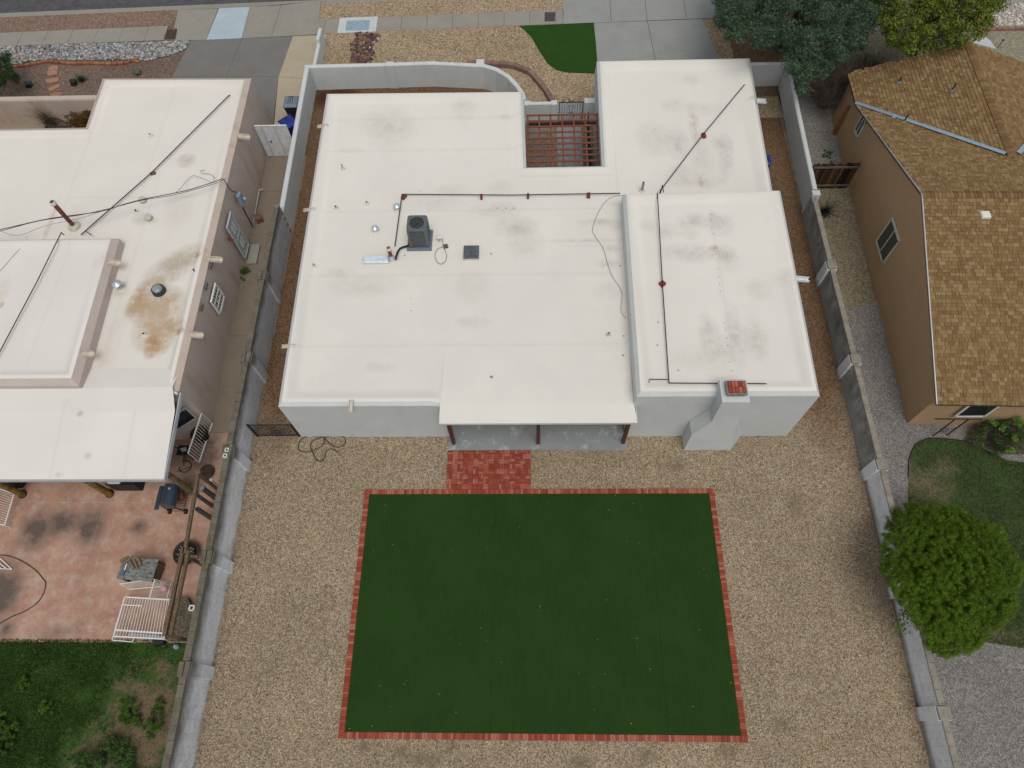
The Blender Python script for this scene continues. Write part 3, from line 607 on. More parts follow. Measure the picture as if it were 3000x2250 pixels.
# top with round opening
m = MB(); out = [tuple(Vector(a_).lerp(Vector(b_), q_/6)) for r_ in [rrect(acx,acy,acw,acw,.1,3)] for i_ in range(len(r_)) for a_, b_ in [(r_[i_], r_[(i_+1)%len(r_)])] for q_ in (range(6) if (Vector(a_)-Vector(b_)).length > .2 else (0,))]; N = len(out); rr = acw*.375
inn = [(acx+rr*math.cos(math.atan2(y-acy,x-acx)), acy+rr*math.sin(math.atan2(y-acy,x-acx))) for x,y in out]
vs = [(x,y,z0+hh-.06) for x,y in out]+[(x,y,z0+hh-.01) for x,y in out]+[(acx+(x-acx)*.97,acy+(y-acy)*.97,z0+hh) for x,y in out]+[(x,y,z0+hh) for x,y in inn]+[(x,y,z0+hh-.12) for x,y in inn]
m.add(vs, [(r*N+i, r*N+(i+1)%N, (r+1)*N+(i+1)%N, (r+1)*N+i) for r in range(4) for i in range(N)]); m.build('top_panel', M_acbox, ac)
m = MB(); m.lathe((acx,acy,z0+hh-.3), [(rr,0),(rr,.01)], 24); m.build('fan_well', M_acdark, ac)
M_fan = plain('fan_blade', (.42,.50,.55), .4, .08)
for kf in range(3):
    t = math.radians(60+120*kf); m = MB(); c_, s_ = math.cos(t), math.sin(t); q = lambda a, b, z: (acx+a*c_-b*s_, acy+a*s_+b*c_, z0+hh-z)
    m.add([q(.04,-.05,.12), q(.25,-.13,.14), q(.27,.06,.09), q(.05,.05,.1), q(.04,-.05,.13), q(.25,-.13,.15), q(.27,.06,.1), q(.05,.05,.11)], [(0,1,2,3),(7,6,5,4),(0,4,5,1),(1,5,6,2),(2,6,7,3),(3,7,4,0)])
    m.build('fan_blade', M_fan, ac)
m = MB(); m.lathe((acx,acy,z0+hh-.16), [(.08,0),(.08,.08),(.04,.1)], 14); m.build('fan_hub', M_fan, ac)
m = MB()
for rg in (.1,.17,.24,.29): m.tube([(acx+rg*math.cos(2*math.pi*i/24), acy+rg*math.sin(2*math.pi*i/24), z0+hh-.02) for i in range(25)], .003, 4, False)
for i in range(8):
    t = math.pi*i/8; m.tube([(acx-rr*math.cos(t),acy-rr*math.sin(t),z0+hh-.015),(acx+rr*math.cos(t),acy+rr*math.sin(t),z0+hh-.015)], .003, 4)
m.build('fan_guard', M_acdark, ac)
m = MB(); m.box((acx-acw/2+.06,acy-acw/2-.004,z0+.35), (.14,.02,.5)); m.build('service_panel', plain('copper_valves', (.16,.10,.07), .6, .3, 30), ac)
# insulated line from the condenser
pl = [V_(510,785,z0+.25), V_(440,835,z0+.16), V_(360,855,z0+.1), V_(290,885,z0+.1), V_(245,950,z0+.12), V_(215,1040,z0+.22), V_(200,1110,z0+.12)]
m = MB(); m.tube(pl, .045, 8); ref = m.build('refrigerant_line', M_black, smooth=True); tag(ref, 'black insulated pipe snaking from the air conditioner to the flue base', 'pipe')
# flue
M_rustflue = plain('brown_flue', (.19,.055,.032), .7, .25, 12)
fb = V_(118,1090,z0); fh = min(((at(1130+80*320/2212, 600+862*320/2212, z0+h*.01)-Vector((fb.x,fb.y,z0+h*.01))).length, h*.01) for h in range(20,160))[1]
fl = thing('flue_pipe', 'short rusty brown flue pipe with round cap beside the black insulated line', 'flue', (fb.x,fb.y,z0))
m = MB(); m.lathe((fb.x,fb.y,z0), [(.075,0),(.075,fh-.1)], 16); m.build('pipe', M_rustflue, fl, smooth=True)
m = MB(); m.lathe((fb.x,fb.y,z0+fh-.12), [(.1,0),(.1,.1),(.085,.12)], 16); m.build('rim', M_boot, fl)
m = MB(); m.lathe((fb.x,fb.y,z0+fh), [(.07,0),(.07,.012)], 16); m.build('opening', plain('rust', (.25,.09,.06), .9), fl)
m = MB(); m.lathe((fb.x,fb.y,z0-.01), [(.19,0),(.13,.12),(.08,.22)], 16); m.build('flashing', M_galv, fl, smooth=True)
# sloping sheet-metal duct cover
d1, d2, d3, d4 = G(750,550,865,612,z0+.12), G(750,550,1072,600,z0+.12), G(750,550,1068,548,z0+.3), G(750,550,866,556,z0+.3)
dc = thing('duct_cover', 'bright galvanised sheet metal duct cover left of the rusty flue', 'duct', (d1.x,d1.y,z0))
m = MB(); m.hexa([(d1.x,d1.y,z0+.12),(d2.x,d1.y,z0+.12),(d2.x,d3.y,z0+.27),(d1.x,d3.y,z0+.27)], [(d1.x+.07,d1.y+.06,z0+.17),(d2.x-.02,d1.y+.06,z0+.17),(d2.x-.02,d3.y-.05,z0+.31),(d1.x+.02,d3.y-.03,z0+.3)]); m.build('cover', M_galv, dc)
m = MB(); m.box(((d1.x+d2.x)/2+.05,(d1.y+d3.y)/2,z0+.06), (abs(d2.x-d1.x)-.12,abs(d3.y-d1.y)-.06,.13)); m.build('curb', M_boot, dc)
# mast with cable and the wood block
wb = V_(1085,745,z0); wh = min(((at(1130+1080*320/2212, 600+650*320/2212, z0+h*.01)-Vector((wb.x,wb.y,z0+h*.01))).length, h*.01) for h in range(5,160))[1]
wm = thing('conduit_mast', 'short conduit stub with white weatherhead and looped cable, right of the air conditioner', 'conduit', (wb.x,wb.y,z0))
m = MB(); m.lathe((wb.x,wb.y,z0-.02), [(.02,0),(.02,wh)], 8); m.build('conduit', M_vent, wm)
m = MB(); m.lathe((wb.x,wb.y,z0+wh-.04), [(.07,0),(.085,.04),(.06,.09),(.02,.11)], 12); m.tube([(wb.x,wb.y,z0+wh+.0),(wb.x+.15,wb.y-.03,z0+wh-.02)], [.06,.045], 8); m.build('weatherhead', M_spoutw, wm, smooth=True)
cb = [V_(1120,660,z0+wh)] + [V_(x,y,z0+.03) for x,y in ((1150,720),(1158,790),(1160,840),(1190,900),(1225,980),(1232,1060),(1200,1150),(1120,1200),(1050,1170),(1005,1080),(1000,1000),(1040,910),(1100,870),(1165,858))]
def smoothpath(p, n=5):
    out = []; P = [Vector(v) for v in p]; P = [P[0]]+P+[P[-1]]
    for i in range(1, len(P)-2):
        for j in range(n):
            t = j/n; a, b, c, d = P[i-1], P[i], P[i+1], P[i+2]
            out.append(.5*((2*b)+(c-a)*t+(2*a-5*b+4*c-d)*t*t+(3*b-a-3*c+d)*t**3))
    out.append(P[-1]); return out
m = MB(); m.tube(smoothpath(cb), .011, 6); m.build('cable', plain('grey_cable', (.17,.16,.145), .7), wm, smooth=True)
wbk = V_(1215,825,z0+.1); tag(MB().box((wbk.x,wbk.y,z0+.05), (.17,.15,.11), .25).build('wood_block', plain('old_wood', (.13,.1,.065), .9, .3, 30)), 'small weathered wooden block holding down the looped cable', 'block')
# gas pipe with block supports
M_gas = plain('black_gas_pipe', (.035,.03,.03), .5, .2, 8); M_red = plain('red_block', (.20,.045,.03), .8, .2, 20)
zp = z0+.14
gp = [G(750,550,1126,475,z0+.02), G(750,550,1126,462,zp), G(750,550,1183,53,zp), G(1500,550,0,59,zp), G(1500,550,905,44,zp)]
rowy = (gp[2].y+gp[4].y)/2
r1 = thing('gas_pipe', 'long black gas pipe crossing the low roof on small red blocks', 'pipe', (gp[2].x,gp[2].y,z0))
m = MB(); m.tube(gp[:3], .022, 6); m.tube([gp[2], gp[3], (3.8, gp[4].y, zp)], .022, 6); m.build('pipe', M_gas, r1)
for (ox, oy, x, y, rot) in ((750,550,1198,72,.6),(750,550,1826,72,0),(1500,550,130,66,.05),(1500,550,620,60,.1)):
    q = G(ox,oy,x,y,z0+.08); MB().box((q.x,q.y,z0+.055), (.09 if ox==750 and x>1500 or x==130 else .15,.24,.13), -rot).build('support_block', M_red, r1)
g2 = [G(1450,0,2025,682,z0+.02), G(1450,0,2018,690,zp), G(1450,0,1690,1085,zp), G(1450,0,1340,1543,zp)]
r2 = thing('gas_pipe', 'diagonal black gas pipe over the north-east wing roof, ending by the upper roof', 'pipe', tuple(g2[2]))
m = MB(); m.tube(g2, .022, 6); m.tube([g2[3], (g2[3].x-.12,20.05,zp),(g2[3].x-.12,20.03,3.95),(g2[3].x-.1,19.7,3.9)], .02, 6); m.build('pipe', M_gas, r2)
q = G(1450,0,1692,1096,z0+.08); MB().box((q.x,q.y,z0+.06), (.16,.24,.14), .15).build('support_block', M_red, r2)
zq = 3.62+.13
g3 = [G(1500,550,1178,40,zq+.1), G(1500,550,1218,770,zq), G(1500,550,1272,1582,zq), G(1500,550,2030,1587,zq), G(1500,550,2062,1588,zq-.1)]
r3 = thing('gas_pipe', 'black gas pipe running down the upper roof and along its south edge', 'pipe', tuple(g3[2]))
m = MB(); m.tube(g3[:3], .022, 6); m.tube(g3[2:], .02, 6); m.tube([G(1500,550,1268,1553,zq), G(1500,550,1112,1552,zq), G(1500,550,1110,1580,zq-.1)], .018, 6); m.build('pipe', M_gas, r3)
q = G(1500,550,1218,777,zq-.06); MB().box((q.x,q.y,3.68), (.2,.2,.12), .7).build('support_block', M_red, r3)
# loose wire
wl = [G(1500,550,x,y,z0+.02) for x,y in ((900,63),(830,70),(765,105),(710,180),(665,285),(652,350),(690,420),(740,495),(775,620),(815,725),(865,795),(892,870),(882,970),(895,1025),(925,1058))]
tag(MB().tube(smoothpath(wl,4), .008, 5).build('loose_wire', plain('thin_wire', (.1,.1,.1), .6), smooth=True), 'thin loose black wire curving over the roof beside the upper roof wall', 'wire')
# small flecks of debris and screw heads
m = MB()
for (ox,oy,x,y,z,s) in [(750,550,1908,1532,2.9,.06),(750,1100,1862,236,2.78,.06),(750,550,1903,535,z0,.035),(750,550,1206,548,z0,.03),(750,550,1326,25,z0,.02),(750,550,1260,995,z0,.02),(750,550,1255,895,z0,.02),(1500,550,878,632,z0,.03),(1500,550,905,1200,z0,.035),(1500,550,900,1358,z0,.04),(1500,550,1184,1088,3.62,.03),(1500,550,1178,1275,3.62,.03),(1500,550,1348,1477,3.62,.03),(2200,550,182,158,3.62,.03),(750,550,1955,165,z0,.03),(750,550,2088,165,z0,.03),(750,550,2025,165,z0,.03)]:
    q = G(ox,oy,x,y,z+.02); m.box(q, (s,s*1.7,.02), random.random()*3)
a, b = G(1500,550,1605,213,3.63), G(1500,550,1778,1480,3.63)
for x,y in ((1605,213),(1612,262),(1618,318),(1628,372),(1640,488),(1650,538),(1668,655),(1675,720),(1683,783),(1687,839),(1722,1095),(1730,1150),(1740,1216),(1748,1280),(1767,1410),(1778,1480)):
    m.box(G(1500,550,x,y,3.632), (.03,.028,.01), random.random())
for x,y in ((1608,945),(1614,998),(1622,1045),(1627,1098),(1640,1285),(1667,1440),(1672,1488),(1470,1487)):
    m.box(G(1450,0,x,y,2.875), (.032,.028,.01), random.random())
q = m.build('roof_debris', plain('dark_fleck', (.2,.17,.15), .9)); q['kind'] = 'stuff'; q['label'] = 'small dark flecks and screw heads scattered on the white roofs'
q = G(750,550,1152,622,z0); 

# ------------------------------------------------------------------ patio, brick paving, lawn
ps = slabgroup('patio_slab')
sl, sr = at(1313.5,1320.6), at(1840.7,1323)
slab(ps, [(sl.x,sl.y),(.32,sl.y),(.32,13.35),(sl.x,13.35)], M_slab, .05, .008); slab(ps, [(.32,sl.y),(sr.x-.02,sl.y-.03),(sr.x-.02,10.62),(3.66,10.62),(3.66,13.35),(.32,13.35)], M_slab, .05, .008)
cz = [at(1069.4,1434.6), at(2090.3,1431.7), at(2191.6,2175.5), at(990.5,2163.6)]     # outer corners of the border
bset = thing('brick_border', 'red brick border framing the dark green lawn', 'brick border', tuple(cz[0]))
bm1 = bevel_box_mesh('brick', (.0905,.197,.06), .006, M_brick)
xf = []
def course(a, b, inward):
    """bricks side by side from a to b, their length pointing inward"""
    a, b = Vector((a.x,a.y)), Vector((b.x,b.y)); d = b-a; L = d.length; d /= L; n_ = int(round(L/.0955)); st = L/n_
    nn = Vector(inward).normalized(); ang = math.atan2(d.y, d.x); res = []
    for i in range(n_):
        c = a+d*(st*(i+.5))+nn*.1
        res.append(Matrix.Translation((c.x, c.y, .012+random.uniform(-.003,.004))) @ Matrix.Rotation(ang+random.uniform(-.012,.012), 4, 'Z') @ Matrix.Diagonal((st/.0955, 1, 1, 1)))
    return res
Wd = .2
e = lambda v, dx, dy: Vector((v.x+dx, v.y+dy))
bot = course(e(cz[3],Wd,0), e(cz[2],-Wd*.0,0), (0,1)); lef = course(e(cz[3],0,0), e(cz[0],0,-Wd), (1,0)); rig = course(e(cz[2],0,Wd), e(cz[1],0,-Wd), (-1,0)); top = course(e(cz[0],0,0), e(cz[1],0,0), (0,-1))
pieces('brick', bm1, bot+[v for q in zip(lef, rig) for v in q]+lef[min(len(lef),len(rig)):]+rig[min(len(lef),len(rig)):]+top, bset)
tl_, tr_, br_, bl2 = e(cz[0],Wd,-Wd), e(cz[1],-Wd,-Wd), e(cz[2],-Wd,Wd), e(cz[3],Wd,Wd)
m = MB(); m.prism([cz[3][:2], cz[2][:2], cz[1][:2], cz[0][:2]], -.01, .018); m.build('sand_bed', M_joint, bset)
# turf
mt = NM('artificial_turf', .9, .08)
a = mt.ramp(mt.noise(.45, 5, .6), [(.3,(.012,.036,.008)),(.5,(.019,.052,.0105)),(.68,(.027,.076,.0155))])
vx = mt.scaled((9, .7, 1)); a = mt.mix(.45, a, mt.ramp(mt.noise(2.0, 3, .6, vx), [(.35,(.012,.034,.0075)),(.65,(.025,.064,.013))]))
a = mt.mix(.5, a, mt.ramp(mt.noise(90, 3, .8), [(.3,(.013,.031,.006)),(.7,(.032,.072,.016))]))
sx = mt.n('ShaderNodeSeparateXYZ'); mt.l(mt.pos(), sx.inputs[0])
for xx in (G(750,1100,1930,1300).x, G(1500,1100,1000,1300).x+.6):
    d = mt.math('LESS_THAN', mt.math('ABSOLUTE', mt.math('SUBTRACT', sx.outputs[0], xx)), .012); a = mt.mix(mt.math('MULTIPLY', d, .3), a, (.006,.018,.005))
mt.bump(mt.noise(120,2), .6, .02)
M_turf = mt.col(a)
m = MB(); n = 24
for (A1,B1,C1,D1) in ((bl2,br_,tr_,tl_),):
    vs = [(A1.x,A1.y,.0),(B1.x,B1.y,0),(C1.x,C1.y,0),(D1.x,D1.y,0)]; m.prism(vs, .0, .05)
turf = struct(m, 'artificial_lawn', M_turf); turf['label'] = 'dark green artificial lawn inside the red brick border'
N = 60000; U = rng.random((N,2)); Pq = (np.array(bl2)[None]*(1-U[:,:1])+np.array(br_)[None]*U[:,:1])*(1-U[:,1:])+(np.array(tl_)[None]*(1-U[:,:1])+np.array(tr_)[None]*U[:,:1])*U[:,1:]
ang = rng.random(N)*6.283; hgt = .004+.008*rng.random(N); wv = np.stack([np.cos(ang), np.sin(ang)], 1)*.011; ln = rng.normal(0,.012,(N,2))
V = np.zeros((N,3,3)); V[:,0,:2] = Pq-wv; V[:,1,:2] = Pq+wv; V[:,2,:2] = Pq+ln; V[:,0,2] = V[:,1,2] = .048; V[:,2,2] = .05+hgt
def inyard(): pass
tf = arr_mesh('turf_blades', V.reshape(-1,3), np.arange(N*3).reshape(N,3), leafmat('turf_blade', [(0,(.014,.039,.008)),(.5,(.021,.056,.011)),(1,(.03,.078,.016))], .9)); tf['kind'] = 'stuff'; tf['label'] = 'short dark green blades of the artificial lawn'
m = MB()
for (ox,oy,x,y) in [(750,1100,1048,1048),(750,1100,952,1418),(750,1100,1105,1370),(750,1100,2133,1226),(750,1100,1873,1390),(750,1650,1820,525),(750,1650,1200,982),(750,1650,1004,993),(750,1650,1482,1056),(750,1650,1620,1208),(750,1650,938,1320),(750,1650,758,1340),(750,1650,1990,802),(1500,1100,292,1025),(1500,1100,838,973),(1500,1100,980,1037),(1500,1100,785,1090),(1500,1100,1025,1360),(1500,1100,1555,1560),(1500,1650,228,350),(1500,1650,1013,608),(1500,1650,692,618),(1500,1650,1519,541),(1500,1650,540,889),(1500,1650,1117,857),(1500,1650,1775,966),(1500,1650,666,1184),(1500,1650,1295,1230),(1500,1650,966,1298),(1500,1650,752,897),(1500,1650,765,296),(1500,1650,1465,1160),(750,1100,1588,974),(1500,1100,430,953)]:
    q = G(ox,oy,x,y,.085); m.box(q, (random.uniform(.012,.022),random.uniform(.02,.055),.01), random.random()*3)
for _ in range(45):
    u_, v_ = random.random(), random.random()**.7; q = bl2.lerp(br_,u_).lerp(tl_.lerp(tr_,u_),v_); m.box((q.x,q.y,.062), (random.uniform(.006,.012),random.uniform(.01,.03),.006), random.random()*3)
q = m.build('leaf_litter', plain('pale_leaf', (.33,.32,.21), .9, .4, 40)); q['kind'] = 'stuff'; q['label'] = 'pale fallen leaf bits lying on the dark lawn'
# basket-weave paving between slab and lawn
bp = thing('brick_paving', 'red brick basket-weave paving between patio slab and lawn', 'brick paving', tuple(at(1430,1380)))
bx0, bx1 = at(1307,1425).x, at(1555,1425).x; by0 = cz[0].y+.004; by1 = sl.y-.012
nx = 16; sx_ = (bx1-bx0)/nx; ny = 7; sy_ = .2035
print('paving', bx0, bx1, by0, by1, (by1-by0)/sx_)
bm2 = bevel_box_mesh('brick', (sx_-.008,sx_/2-.007,.06), .006, M_brick); xf = []
rows = (by1-by0)/sx_
for j in range(int(rows)+1):
    for i in range(nx):
        fy_ = 1.0 if j < int(rows) else rows-int(rows)
        if fy_ < .15: continue
        for q in (-1, 1):
            cx0 = bx0+(i+.5)*sx_; cy0 = by0+(j+fy_/2)*sx_
            if (i+j) % 2: Mx = Matrix.Translation((cx0, cy0+q*sx_/4*fy_, .014+random.uniform(-.003,.004))) @ Matrix.Diagonal((1,fy_,1,1))
            else: Mx = Matrix.Translation((cx0+q*sx_/4, cy0, .014+random.uniform(-.003,.004))) @ Matrix.Rotation(math.pi/2, 4, 'Z') @ Matrix.Diagonal((fy_,1,1,1))
            xf.append(Mx @ Matrix.Rotation(random.uniform(-.01,.01), 4, 'Z'))
pieces('brick', bm2, xf, bp)
m = MB(); m.prism([(bx0,by0),(bx1,by0),(bx1,by1),(bx0,by1)], -.01, .0185); m.build('sand_bed', M_joint, bp)

# ------------------------------------------------------------------ stuccoed yard walls
def wallrun(name, label, path, t, h, mat, pil=(), pw_=.42, pt_=.0, cap=True, cat='wall', pname='pilaster'):
    """path: outer-line points; thickness t to the right of travel; pilasters at (point) proud on both sides"""
    P = [Vector((v[0], v[1])) for v in path]; hs_ = [v[2] if len(v) > 2 else h for v in path]
    o = thing(name, label, cat, (P[0].x,P[0].y,0)); n = len(P); nrm = []
    for i in range(n):
        d1 = (P[i]-P[i-1]).normalized() if i else None; d2 = (P[i+1]-P[i]).normalized() if i < n-1 else None
        d1 = d1 or d2; d2 = d2 or d1; a = Vector((d1.y,-d1.x)); b = Vector((d2.y,-d2.x)); k_ = a+b; k_ = k_/k_.dot(a); nrm.append(k_)
    prof = [(0,0),(0,-.05),(.03,-.012),(.07,0),(t-.07,0),(t-.03,-.012),(t,-.05),(t,0)]
    m = MB(); vs = []
    for i in range(n):
        for j, (a, dz) in enumerate(prof):
            z = 0 if j in (0, 7) else hs_[i]+dz
            q = P[i]+nrm[i]*a; vs.append((q.x,q.y,z))
    N_ = 8; m.add(vs, [(i*N_+j, (i+1)*N_+j, (i+1)*N_+j+1, i*N_+j+1) for i in range(n-1) for j in range(N_-1)]+[tuple(range(N_))]+[tuple(range((n-1)*N_+N_-1, (n-1)*N_-1, -1))])
    m.build('wall_body', mat, o)
    for (x, y, ang, ex) in pil:
        me = bevel_box_mesh('pilaster', (pw_, t+2*ex, h+.012), .025, mat, True); pieces(pname, me, [Matrix.Translation((x,y,0)) @ Matrix.Rotation(ang,4,'Z')], o)
    return o
yN = 30.75
arc = [(-2.4,yN+.02)]+[(-2.4+2.15*math.sin(t), yN-2.1+2.1*math.cos(t)) for t in (math.radians(a) for a in (12,24,36,48,60,72,82,90))]
arcp = GL(750,0,[(1850,512),(1960,545),(2060,605),(2130,680),(2175,745),(2190,800)],1.4)
fpath = [(-11.58,30.85,1.42)]+[(-8,30.9,1.4),(-5,30.95,1.4)]+[(v.x,v.y,1.4) for v in arcp]
p1_ = at(750+1080*k,535*k,1.4); p2_ = at(750+1815*k,528*k,1.4)
wf = wallrun('stucco_wall', 'white stucco front yard wall that curves down towards the iron gate', fpath, .24, 1.4, M_wall, [(p1_.x,30.79,0,.045),(p2_.x,30.83,0,.045)])
ww = wallrun('stucco_wall', 'white stucco side wall between the side gate and the front yard corner', [(-11.5,21.25,1.28),(-11.55,26,1.34),(-11.585,30.6,1.42)], .24, 1.4, M_wall)
# low wall and posts beside the iron gate
yg = at(1450+470*k,815*k,1.35).y-.06
lw = wallrun('stucco_wall', 'short white stucco wall left of the black iron courtyard gate', [(-.22,yg+.1),(1.35,yg+.1)], .2, 1.3, M_wall, [(-.13,yg,0,.05),(1.2,yg,0,.05)], .3)
rx0 = at(1450+724*k,800*k,1.35).x
me = bevel_box_mesh('gate_pillar', (3.38-rx0, .34, 1.38), .025, M_wall, True); pieces('gate_pillar', me, [Matrix.Translation(((3.38+rx0)/2, yg, 0))], None) if False else None
gpil = MB().box(((3.36+rx0)/2, yg, .69), (3.36-rx0,.34,1.38)).build('gate_pillar', M_wall); tag(gpil, 'white stucco gate pillar joined to the north-east wing beside the iron gate', 'pillar')
# stub wall by the drive
st = wallrun('stucco_wall', 'low white stepped stucco stub wall between the tan driveway strip and the front gravel', [(-11.5,30.9,.78),(-11.5,33.3,.74),(-11.5,33.32,.98),(-11.48,34.3,.95)], .2, .8, M_wall)
# east wall, stuccoed north part
yNE = at(2200+20*k,475*k,1.35).y
we1 = wallrun('stucco_wall', 'white stucco wall joining the north-east wing to the corner under the blue-green conifer', [(10.35,30.45),(13.12,30.45)], .2, 1.36, M_wall)
we2 = wallrun('stucco_wall', 'white stucco side wall running south from the corner under the conifer', [(13.12,30.2),(12.93,22.05)], .22, 1.36, M_wall, [(12.82,21.85,0,.03)], .36, pname='end_post')

# ------------------------------------------------------------------ block walls
def blockwall(name, label, x0, y0, x1, y1, h, mat, capmat, pil, t=.19, capw=.24, south_first=True, face=1, pilmat=None, parge=None):
    o = thing(name, label, 'block wall', (x0,y0,0)); d = Vector((x1-x0, y1-y0)); L = d.length; d /= L; ang = math.atan2(d.y, d.x); nn = Vector((-d.y, d.x))
    m = MB(); m.box(((x0+x1)/2,(y0+y1)/2,h/2), (L,t-.022,h-.002), ang); m.build('mortar', M_mortar, o)
    nc = int(round(h/.2)); hc_ = h/nc; bme = bevel_box_mesh('block', (.393,t,hc_-.009), .004, mat); T_ = []
    for r in range(nc-1, -1, -1):
        nb = int(L/.4)
        for i in range(nb+1):
            s = i*.4+(.2 if r % 2 else 0)+.2
            if s+.2 > L: continue
            c = Vector((x0,y0))+d*s; T_.append((s, r, Matrix.Translation((c.x,c.y,hc_*(r+.5))) @ Matrix.Rotation(ang+random.uniform(-.002,.002),4,'Z')))
    T_.sort(key=lambda q: (int(q[0]/.4)))
    pieces('block', bme, [q[2] for q in T_ if parge is None or q[0] < parge[0]], o)
    if parge:
        a = Vector((x0,y0))+d*parge[0]; b = Vector((x0,y0))+d*L; m = MB(); m.box(((a.x+b.x)/2,(a.y+b.y)/2,h/2), ((b-a).length,t+.012,h-.004), ang); m.build('render_coat', parge[1], o)
    cme = bevel_box_mesh('cap_block', (.397,capw,.06), .012, capmat); C_ = []
    for i in range(int(L/.4)):
        s = i*.4+.2; c = Vector((x0,y0))+d*s; C_.append(Matrix.Translation((c.x+random.uniform(-.003,.003),c.y,h+.029+random.uniform(-.002,.002))) @ Matrix.Rotation(ang+random.uniform(-.01,.01),4,'Z'))
    pieces('cap_block', cme, C_, o)
    for (y, style) in pil:
        s = (y-y0)/d.y; c = Vector((x0,y0))+d*s
        m = MB(); m.box((c.x+face*.03*0,c.y,(h+.0)/2), (.42,t+.24,h+.05), ang); m.build('pilaster', pilmat or mat, o)
        if style == 2:
            for q in (-1, 1):
                cc_ = c+nn*q*.1; me2 = bevel_box_mesh('pilaster_cap', (.46,.175,.12), .02, capmat); pieces('pilaster_cap', me2, [Matrix.Translation((cc_.x,cc_.y,h+.075)) @ Matrix.Rotation(ang,4,'Z')], o)
        elif style == 1:
            me2 = bevel_box_mesh('pilaster_cap', (.40,t+.2,.08), .015, capmat); pieces('pilaster_cap', me2, [Matrix.Translation((c.x,c.y,h+.09)) @ Matrix.Rotation(ang,4,'Z')], o)
            m = MB(); q = .09
            for (a1,b1) in (((-q,-q),(q,-q)),((q,-q),(q,q)),((q,q),(-q,q)),((-q,q),(-q,-q))):
                m.bar((c.x+a1[0],c.y+a1[1],h+.133), (c.x+b1[0],c.y+b1[1],h+.133), .012, .006)
            m.build('cap_groove', M_mortar, o)
    return o
# light block with dark streaks high on the face
mb_ = NM('west_block', .95, .12); a = mb_.ramp(mb_.rnd(), [(0,(.72,.75,.79)),(.25,(.68,.71,.745)),(.5,(.75,.78,.81)),(.75,(.70,.73,.76))], 'CONSTANT')
sx = mb_.n('ShaderNodeSeparateXYZ'); mb_.l(mb_.pos(), sx.inputs[0])
zz_ = mb_.math('ADD', sx.outputs[2], mb_.math('MULTIPLY', mb_.math('SUBTRACT', mb_.noise(1.1,5,.7), .5), .9))
hi = mb_.ramp(mb_.math('MULTIPLY', zz_, .5), [(.50,0.0),(.84,.95)])
nort = mb_.ramp(mb_.math('MULTIPLY', mb_.math('ADD', sx.outputs[1], mb_.math('MULTIPLY', mb_.noise(.6,4), 3)), .04), [(.38,0.0),(.6,.4)])
a = mb_.mix(mb_.math('MAXIMUM', hi, nort), a, (.14,.128,.105)); a = mb_.mix(mb_.ramp(mb_.noise(3,6,.75), [(.5,0.0),(.75,.4)]), a, (.28,.27,.25))
low_ = mb_.ramp(zz_, [(.0,.5),(.22,0.0)]); a = mb_.mix(low_, a, (.26,.21,.15))
g_ = mb_.ramp(mb_.noise(14,4,.7), [(.3,.82),(.7,1.0)]); a = mb_.mix(1.0, a, g_, 'MULTIPLY'); mb_.bump(mb_.noise(70,2), .3, .006); M_wblock = mb_.col(a)
bwW = blockwall('block_wall', 'long light grey block wall with grimy cap stones between the left yard and the gravel yard', -11.24, -4.2, -11.36, 21.2, 1.8, M_wblock, M_cap, [(17.3,2),(13.35,2),(9.4,2),(5.45,2),(1.85,2),(-2.1,2)], t=.2, capw=.23, face=1)
me_ = NM('east_block', .95, .12); a = me_.ramp(me_.rnd(), [(0,(.70,.73,.755)),(.25,(.67,.70,.72)),(.5,(.73,.76,.78)),(.75,(.685,.715,.735))], 'CONSTANT')
sx = me_.n('ShaderNodeSeparateXYZ'); me_.l(me_.pos(), sx.inputs[0])
lo_ = me_.ramp(me_.math('ADD', sx.outputs[2], me_.math('MULTIPLY', me_.math('SUBTRACT', me_.noise(1.4,5,.7), .5), .5)), [(.05,.8),(.3,0.0)]); a = me_.mix(lo_, a, (.25,.21,.15))
a = me_.mix(me_.ramp(me_.noise(2.2,6,.7), [(.5,0.0),(.75,.4)]), a, (.27,.27,.25)); me_.bump(me_.noise(70,2), .3, .006); M_eblock = me_.col(a)
mp_ = NM('dark_render', .95, .1); vz = mp_.scaled((1.2,1.0,.5)); n1 = mp_.noise(1.6,7,.75,vz)
a = mp_.ramp(n1, [(.3,(.13,.128,.122)),(.48,(.24,.238,.23)),(.66,(.43,.44,.43))]); sx = mp_.n('ShaderNodeSeparateXYZ'); mp_.l(mp_.pos(), sx.inputs[0])
lo_ = mp_.ramp(mp_.math('ADD', sx.outputs[2], mp_.math('MULTIPLY', mp_.math('SUBTRACT', mp_.noise(1.2,5,.7), .5), .8)), [(.25,.8),(.75,0.0)]); a = mp_.mix(lo_, a, (.30,.31,.30)); mp_.bump(mp_.noise(30,4), .3, .01); M_parge = mp_.col(a)
bwE = blockwall('block_wall', 'long block wall with dark stained render between the gravel yard and the tan house', 12.85, -4.2, 12.72, 21.75, 1.25, M_eblock, M_cap2, [(17.9,1),(13.35,1),(8.95,1),(4.6,1),(.72,1),(-3.4,1)], t=.19, capw=.21, parge=(13.2, M_parge), pilmat=M_eblock)

